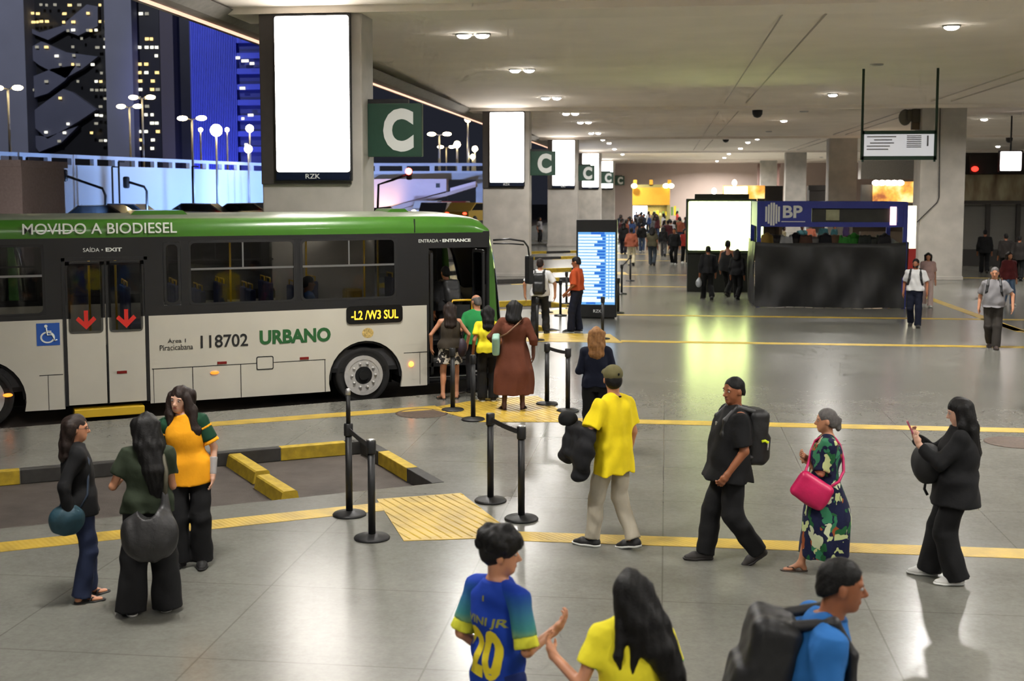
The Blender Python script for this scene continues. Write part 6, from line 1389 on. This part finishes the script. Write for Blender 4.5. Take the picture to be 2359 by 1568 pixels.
for i, (px, py, t, b, f) in enumerate(crowd):
    for _ in range(40):
        q_ = flo(px, py)
        if all(math.dist(q_, o_) > .8 for o_ in seen_): break
        px += r.uniform(-9, 9); py += r.uniform(-4, 4); px = min(max(px, 1428), 1585) if px < 1700 else px; py = max(py, 527)
    seen_.append(q_)
    hh = r.uniform(1.58, 1.80); bc = BOTS.get(b, (26, 30, 44)); sx = 'm' if r.random() < .55 else 'f'
    f = float(f); wd = 'behind the booth' if px > 1700 else ('among the nearer walkers far down the hall' if i < 8 else 'in the far crowd before the yellow kiosk')
    person('person in %s top and %s trousers %s' % ('a ' + t, b.strip('_'), wd), flo(px, py), f, hh, sx, r.uniform(.95, 1.2), ['tan', 'brown', 'deep'][int(r.integers(3))], vox=.018 if i < 8 else .022, cvox=.018 if i < 8 else .022, face_parts=False, hands=False,
        feet=walk(r.uniform(.05, .24)), hair=dict(type='short', m=HAIR['black']) if sx == 'm' else dict(type='long', m=HAIR['black' if r.random() < .6 else 'brown'], locks=long_locks(.25)), top=dict(m=C_('crowd_' + t, TOPS[t]), sleeve=.7 if r.random() < .5 else 1.8, cuff=.06), bottom=dict(m=C_('crowdb_' + b, bc)), shoes=dict(m=BLACKSHOE if r.random() < .6 else WHITE), group='people in the far crowd' if i >= 8 else None)
EXPO = 0.75
# ------------------------------------------------------------------ outside: viaduct, towers, street lamps, signals, cars
def xz(px, py, Y): return atY(px, py, Y)
VIA = mat('viaduct_paint', (196, 204, 214), .7, noise=.04, nscale=.2); RAILM = mat('viaduct_rail', (190, 195, 205), .6)
Pa, Pb, Pc = V(*xz(-140, 440, 60)[:1], 60), V(*xz(612, 440, 94)[:1], 94), V(*xz(1180, 440, 96)[:1], 96)
ztop = 5.58
e = empty('viaduct', (Pb[0], Pb[1], 0), 0, 'pale floodlit road viaduct with a slotted parapet crossing behind the buses', 'viaduct')
def wall(p, q, z0, z1, th, name, m, par):
    d = nrm(q - p); t = V(-d[1], d[0]) * th; g = At((Pb[0], Pb[1], 0)); pts = [tuple(p), tuple(q), tuple(q + t), tuple(p + t)]; g.prism(pts, 'z', z0, z1); return g.obj(name, m, par)
wall(Pa, Pb, -.17, ztop - .62, 1.2, 'retaining_wall', VIA, e); wall(Pb, Pc, 4.30, ztop - .62, 8, 'deck', VIA, e)
for p, q in ((Pa, Pb), (Pb, Pc)):
    wall(p, q, ztop - .22, ztop, .3, 'parapet_rail', RAILM, e)
    L = np.linalg.norm(q - p); n = int(L / 2.1); d = (q - p) / L
    for i in range(n):
        a = p + d * (i * L / n); wall(a, a + d * .35, ztop - .62, ztop - .22, .28, 'parapet_post', RAILM, e)
for x in (-21., -15.): g = At((Pb[0], Pb[1], 0)); g.box(x, 97, -.17, x + 1.2, 101, 4.3); g.obj('pier', VIA, e)
# embankment, ramp walls under the viaduct
m = MB(); m.box(-75, 58, -.17, -11, 93, 1.25); tag(m.obj('embankment', ROAD), kind='structure')
PINK = mat('ramp_wall_paint', (206, 186, 190), .7, noise=.05, nscale=.3)
Y = 93.2
def poly(o, pts, Y, dep, m, name, par): g = At(o); g.prism([xz(x, y, Y) for x, y in pts], 'y', Y, Y + dep); return g.obj(name, m, par)
o = (xz(960, 440, Y)[0], Y, 1.9); e = empty('ramp_wall', o, 0, 'pale lilac ramp wall with a dark square opening under the viaduct', 'wall')
poly(o, [(845, 412), (1028, 412), (1028, 440), (905, 474), (845, 480)], Y, 1.0, PINK, 'panel', e); poly(o, [(1004, 422), (1013, 422), (1013, 432), (1004, 432)], Y - .05, .1, BLK, 'opening', e)
poly(o, [(900, 476), (1036, 441), (1096, 424), (1096, 430), (1036, 449), (912, 484)], Y - 1.0, .8, mat('ramp_edge', (176, 156, 150), .7), 'ramp_edge', e); poly(o, [(1037, 433), (1096, 417), (1096, 424), (1037, 441)], Y - 1.2, .5, PINK, 'ramp_parapet', e)
o = (xz(20, 440, 53)[0], 53, 0); m = At(o); a, b = xz(-60, 384, 53), xz(49, 384, 53); m.box(a[0], 53, -.17, b[0], 57, a[1]); m.box(a[0], 52.6, a[1], b[0] + .2, 57, a[1] + .3); oo = m.obj('service_block', mat('block_brown', (140, 126, 120), .8, noise=.1)); oo.location = o; tag(oo, 'low brown concrete block in front of the floodlit viaduct wall', 'building')
# towers
TY = 165.
FAC = mat('tower_facade', (24, 24, 28), .4, noise=.2, nscale=.4); PIL = mat('tower_pillar', (120, 122, 138), .8, noise=.08, nscale=.15); PANELM = mat('tower_panel', (84, 86, 104), .6, noise=.1, nscale=.2)
o = (xz(180, 440, TY)[0], TY, -.17); e = empty('office_tower', o, 0, 'dark office tower with pale concrete shafts and scattered lit windows', 'building')
def tb(x0, y0, x1, y1, dy, dep, m, name, par, oo=None):
    a, b = xz(x0, y0, TY + dy), xz(x1, y1, TY + dy); g = At(oo or o); g.box(xz(x0, 250, TY + dy)[0], TY + dy, min(a[1], b[1]) if y1 < 500 else -.17, xz(x1, 250, TY + dy)[0], TY + dy + dep, max(a[1], b[1])); return g.obj(name, m, par)
tb(-260, -120, 445, 520, 0, 26, FAC, 'facade', e)
tb(-10, -120, 62, 520, -3, 3.2, PIL, 'shaft', e); tb(246, -120, 308, 520, -3, 3.2, PIL, 'shaft', e); tb(372, -120, 402, 520, -1.5, 1.6, mat('tower_brown', (70, 64, 60), .8), 'shaft', e)
for pts in ([(62, 60), (90, 75), (140, 60), (200, 10), (225, 15), (225, 60), (180, 82), (150, 70), (110, 92), (62, 72)], [(65, 112), (95, 95), (150, 120), (225, 130), (190, 158), (150, 180), (90, 150), (65, 130)],
            [(66, 180), (120, 158), (175, 150), (150, 185), (110, 215), (68, 228)], [(70, 260), (145, 205), (165, 212), (222, 252), (180, 280), (110, 320), (75, 290)], [(62, 310), (110, 315), (180, 290), (140, 330), (90, 350)]):
    g = At(o); g.prism([xz(x, y, TY - .9) for x, y in pts], 'y', TY - .9, TY - .05); g.obj('irregular_panel', PANELM, e)  # irregular blue-grey plates standing proud of the facade
LWIN = [emit('window_cool', (235, 232, 215), 1.1), emit('window_warm', (250, 214, 140), 1.0), emit('window_dim', (180, 176, 160), .45)]
def lit(px, py, w, h, mi, par, oo, dy=-1.2):
    a, b = xz(px, py, TY + dy), xz(px + w, py + h, TY + dy); g = MB(); hw, hh = (b[0] - a[0]) / 2, (a[1] - b[1]) / 2; g.box(-hw, 0, -hh, hw, .15, hh)
    ob = g.obj('lit_window', LWIN[mi], par); ob.location = ((a[0] + b[0]) / 2 - oo[0], TY + dy - oo[1], (a[1] + b[1]) / 2 - oo[2])
tb_rng = np.random.default_rng(12); cnt = 0
for r in range(17):
    y = 8 + r * 19.6
    for x in np.arange(70, 240, 10.5):
        p = .55 if x > 200 else (.38 if 80 < x < 165 and r < 10 else .15)
        if r in (1, 2) and x < 165: p = .75
        if tb_rng.random() < p * .62 and cnt < 92: lit(x + tb_rng.uniform(-1, 3), y + tb_rng.uniform(-1, 1), tb_rng.uniform(5, 9), 5.5, int(tb_rng.choice([0, 0, 1, 2, 2] if r not in (1, 2) else [1])), e, o); cnt += 1
e2 = empty('office_wing', (xz(340, 440, TY)[0], TY - 1.4, -.17), 0, 'narrow dark wing of the office tower with columns of lit windows', 'building'); o2 = tuple(e2.location)
tb(309, -120, 371, 520, -1.2, 1.1, FAC, 'facade', e2, o2)
for r in range(17):
    y = 28 + r * 19.4
    for x in (318, 332, 346, 357):
        if r in (1, 2) or tb_rng.random() < .35: continue
        lit(x + tb_rng.uniform(-1, 2), y, tb_rng.uniform(6, 9), 6.5, int(tb_rng.choice([0, 0, 2, 1])), e2, o2, -1.4)
BLUEF = mat('blue_tower_flood_tint', (70, 84, 190), .6, noise=.06, nscale=.2)  # the floodlights' blue is put into this wall colour
o = (xz(500, 440, TY)[0], TY, -.17); e = empty('blue_tower', o, 0, 'tower floodlit in deep blue beyond the viaduct', 'building')
tb(440, -120, 700, 520, -1, 24, mat('blue_tower_tint_deep', (46, 56, 130), .6), 'facade', e)  # facade behind the ribs, a deeper copy of the flood blue
for i in range(26): x = 443 + i * 4; tb(x, -120, x + 2.6, 520, -1.7, .75, BLUEF, 'rib', e)
for i in range(9): tb(547, 50 + i * 36, 600, 62 + i * 36, -1.6, .7, BLUEF, 'floor_band', e)
for x, y, w in ((543, 130, 9), (556, 137, 16), (575, 143, 10), (552, 200, 12), (548, 80, 5), (571, 262, 12), (556, 270, 6), (563, 330, 7)): lit(x, y, w, 6, 0, e, o, -2.0)
def flood(loc, tgt, col, W, angle=90, name='flood_or_fill', r=.25):
    l = bpy.data.lights.new(name, 'SPOT'); l.energy = W; l.shadow_soft_size = r; l.color = col; l.spot_size = math.radians(angle); l.spot_blend = .6; lo = bpy.data.objects.new(name, l); COL.objects.link(lo); lo.location = loc
    lo.rotation_euler = (Vector(tgt) - Vector(loc)).to_track_quat('-Z', 'Y').to_euler()
xb = xz(495, 440, TY)[0]
flood((xb, TY - 22, 2), (xb, TY, 15), (.30, .34, 1), 7500, 62); flood((xb + 2, TY - 14, 46), (xb + 2, TY, 20), (.30, .36, 1), 9000, 60); flood((xb, TY - 6, 3.5), (xb, TY, 8), (.14, .18, 1), 900, 110)
xt = xz(170, 440, TY)[0]
flood((xt, TY - 70, 70), (xt, TY, 14), (.88, .91, 1), 90000, 46)  # unseen fill spot high in the air, added for city glow on the tower
# viaduct floodlights on the ground along the wall
for t in (.04, .20, .36, .52, .68, .84, 1.0):
    p = Pa + (Pb - Pa) * t; d = nrm(Pb - Pa); nn = V(d[1], -d[0]); q = p + nn * 9; flood((q[0], q[1], 1.7), (p[0], p[1], 4.2), (.29, .50, 1), 1950, 130)
for t in (.2, .75): p = Pb + (Pc - Pb) * t; flood((p[0], p[1] - 14, 1.7), (p[0], p[1], 5.2), (.36, .50, 1), 3000, 110)
flood((xz(0, 440, 46)[0], 46, 1.0), (xz(0, 440, 53)[0], 53, 3), (1, .9, .85), 600, 120)  # added spot with no lamp behind it, brightens the brown service block
flood((xz(872, 440, 91)[0], 91.4, 2.1), (xz(872, 440, 93)[0], 93.2, 3.0), (1, .62, .28), 160, 120)
# street lamps
LAMPE = emit('lamp_head', (255, 226, 160), 26); POLEM = mat('lamp_pole', (150, 150, 155), .5, .4)
def street_lamp(px, py, by, Y, label, twin=True, r=.28):
    a = xz(px, py, Y); b = xz(px, by, Y); zb = 1.25 if Y < 94 else (ztop - .62 if Y < 104 else -.17)
    e = empty('street_lamp', (a[0], Y, zb), 0, label, 'street lamp', 'street lamps along the viaduct'); h = a[1] - zb
    m = MB(); m.tube([(0, 0, 0), (0, 0, h - .1)], [.11, .06], 8); m.obj('pole', POLEM, e)
    m = MB(); m.tube([(-.7, 0, h), (0, 0, h - .15), (.7, 0, h)], .05, 6) if twin else m.tube([(0, 0, h - .3), (0, 0, h - .05)], .06, 6); m.obj('arm', POLEM, e)
    for sx in ((-.62, .62) if twin else (0,)): m = MB(); m.ellip((sx, 0, h - .06), (r * 1.25, r * .7, r * .55) if twin else (r, r, r), 12); m.obj('lamp_head', LAMPE, e)
for a in ((18, 200, 345, 70, 'twin street lamp farthest left, in front of the dark tower'), (298, 243, 352, 84, 'shorter of two twin street lamps close together before the pale shaft'), (327, 222, 356, 82, 'taller of two twin street lamps close together before the pale shaft'), (442, 270, 460, 75, 'twin street lamp at the corner of the blue tower'),
          (498, 298, 470, 78, 'ball street lamp glowing in front of the blue tower', False, .4), (575, 294, 372, 92, 'street lamp beside the edge of the blue tower', False, .3), (572, 341, 372, 89, 'low ball lamp at the foot of the blue tower', False, .3), (462, 297, 366, 92, 'small ball lamp left of the glowing ball lamp', False, .17), (523, 297, 370, 92, 'small ball lamp right of the glowing ball lamp', False, .17),
          (1012, 307, 372, 97, 'twin street lamp right of the nearest letter C sign'), (1028, 337, 372, 130, 'distant twin street lamp under the brighter twin lamp'), (1078, 272, 372, 97, 'tall single street lamp before the second column', False, .28), (1053, 331, 372, 97, 'single ball lamp between the twin lamp and the tall lamp', False, .28), (1094, 341, 372, 99, 'small ball lamp close to the second column, upper one', False, .24), (1089, 359, 372, 97, 'small ball lamp close to the second column, lower one', False, .2)): street_lamp(*a)
# signals on cantilever arms
def signal(base, path, head, Y, label, red=False, tall=None):
    b = xz(*base, Y); o = (b[0], Y, 1.25); e = empty('traffic_signal', o, 0, label, 'traffic signal', 'traffic signals by the viaduct')
    P = [(b[0], Y, 1.25)] + [(xz(*p, Y)[0], Y, xz(*p, Y)[1]) for p in path]; m = At(o); m.tube(P, .07, 8); m.obj('arm_pole', BLK, e)
    if tall: m = At(o); t = xz(*tall, Y); m.tube([(b[0], Y, 1.25), (t[0], Y, t[1])], .08, 8); m.obj('mast', BLK, e)
    h = xz(*head, Y); m = At(o); m.box(h[0] - .17, Y - .15, h[1] - .33, h[0] + .17, Y + .15, h[1] + .33, bev=.1); hd_ = m.obj('signal_head', BLK, e)
    if red: m = At(o); m.ellip((h[0], Y - .18, h[1] + .16), (.20, .08, .20), 12); m.obj('red_lens', emit('signal_red', (255, 70, 60), 14), hd_)
signal((62, 470), [(62, 433), (132, 421)], (136, 420), 66, 'traffic signal on a straight arm from a tall mast at the left', tall=(62, 362))
signal((243, 470), [(243, 450), (236, 434), (155, 406)], (148, 404), 64, 'traffic signal on a long curved arm, middle of the viaduct wall'); signal((338, 470), [(338, 440), (332, 430), (296, 419)], (291, 420), 66, 'traffic signal on a short curved arm before the viaduct wall')
signal((868, 470), [(872, 425), (905, 414), (938, 402)], (943, 401), 70, 'traffic signal showing red right of the nearest column', True)
# slim lamp posts in silhouette before the wall
for x, y in ((258, 384), (273, 372), (443, 383)):
    a = xz(x, y, 72); m = MB(); m.tube([(0, 0, 0), (0, 0, a[1] - 1.25)], .06, 8); m.tube([(0, 0, a[1] - 1.25), (.4, 0, a[1] - 1.27)], .04, 6); oo = m.obj('sign_post', BLK); oo.location = (a[0], 72, 1.25); tag(oo, {258: 'slim dark post before the viaduct wall, left one of a pair', 273: 'slim dark post before the viaduct wall, taller right one of a pair', 443: 'slim dark post standing alone before the viaduct wall'}[x], 'post', 'slim posts before the viaduct')
# cars on the upper road
def car(px, py, Y, col, label, heading=0, lights='head'):
    a = xz(px, py, Y); e = empty('car', (a[0], Y, 1.25), heading, label, 'car', 'cars on the upper road')
    m = MB(); m.prism([(-2.1, .35), (2.1, .35), (2.15, .75), (1.3, .92), (.6, 1.42), (-1.1, 1.45), (-1.8, 1.0), (-2.15, .9)], 'y', -.85, .85); m.obj('body', mat('car_%d' % px, col, .3, coat=.5), e)
    m = MB(); m.prism([(1.15, .95), (.55, 1.37), (-1.05, 1.40), (-1.65, 1.0)], 'y', -.86, .86); m.obj('windows', mat('car_glass', (16, 18, 20), .1), e)
    for x in (-1.3, 1.3):
        for y in (-.8, .8): m = MB(); m.lathe([(.32, -.1), (.33, 0), (.32, .1)], (0, 0, 0), 16, 0, Matrix.Rotation(PI / 2, 3, 'X')); m.v = [(p[0] + x, p[1] + y, p[2] + .33) for p in m.v]; m.obj('wheel', RUBBER, e)
    for y in (-.6, .6):
        m = MB(); m.ellip((2.12, y, .7), (.08, .17, .10), 10); m.obj('headlamp', emit('headlamp', (255, 236, 200), 18), e)
        m = MB(); m.ellip((-2.12, y, .8), (.06, .15, .08), 10); m.obj('tail_lamp', emit('tail_lamp', (255, 50, 30), 6), e)
for i, (px, Y, c, hd_, lb) in enumerate(((1004, 78, (60, 60, 64), -PI / 2, 'grey car with headlamps on, nearest the pale ramp wall'), (1052, 86, (110, 40, 34), PI / 2, 'dark red car showing tail lamps beside the second column'), (1086, 76, (180, 150, 60), PI / 2 - .3, 'ochre taxi coloured car against the second column'), (985, 90.5, (190, 190, 190), -PI / 2, 'white car with headlamps on, just behind the grey car by the ramp wall'),
                                         (300, 67, (40, 42, 46), 0, 'dark car passing in front of the floodlit viaduct wall'), (222, 61, (52, 46, 40), PI, 'brown car following along the viaduct wall'), (470, 70, (46, 50, 48), .1, 'dark car with lamps on, near the glowing ball lamp'), (556, 72, (130, 124, 100), PI, 'beige car along the viaduct wall close to the nearest column'))): car(px, 470, Y, c, lb, hd_)
# ------------------------------------------------------------------ world, camera
w = bpy.data.worlds.new('night_sky'); bpy.context.scene.world = w; w.use_nodes = True
bg = w.node_tree.nodes['Background']; bg.inputs[0].default_value = (.010, .011, .016, 1); bg.inputs[1].default_value = .9
sc = bpy.context.scene
cd = bpy.data.cameras.new('camera'); co = bpy.data.objects.new('camera', cd); COL.objects.link(co); sc.camera = co
cd.sensor_width = 36; cd.lens = 36 * CF / 2359; cd.shift_y = -(784 - CPY) / 2359 if False else (CPY - 784) / 2359
co.location = (0, 0, CH); co.rotation_euler = (PI / 2 - CP, 0, CYAW); cd.clip_end = 800
cd.dof.use_dof = True; cd.dof.focus_distance = 15.5; cd.dof.aperture_fstop = 2.6
sc.view_settings.view_transform = 'Standard'; sc.view_settings.look = 'None'; sc.view_settings.gamma = 1; sc.view_settings.exposure = EXPO
sc.cycles.use_denoising = True; sc.cycles.max_bounces = 5; sc.cycles.diffuse_bounces = 3; sc.cycles.use_adaptive_sampling = True; sc.cycles.adaptive_threshold = .12; sc.cycles.adaptive_min_samples = 10; sc.cycles.glossy_bounces = 3; sc.cycles.transmission_bounces = 4; sc.cycles.transparent_max_bounces = 12
sc.cycles.sample_clamp_indirect = 6; sc.cycles.caustics_reflective = False; sc.cycles.caustics_refractive = False
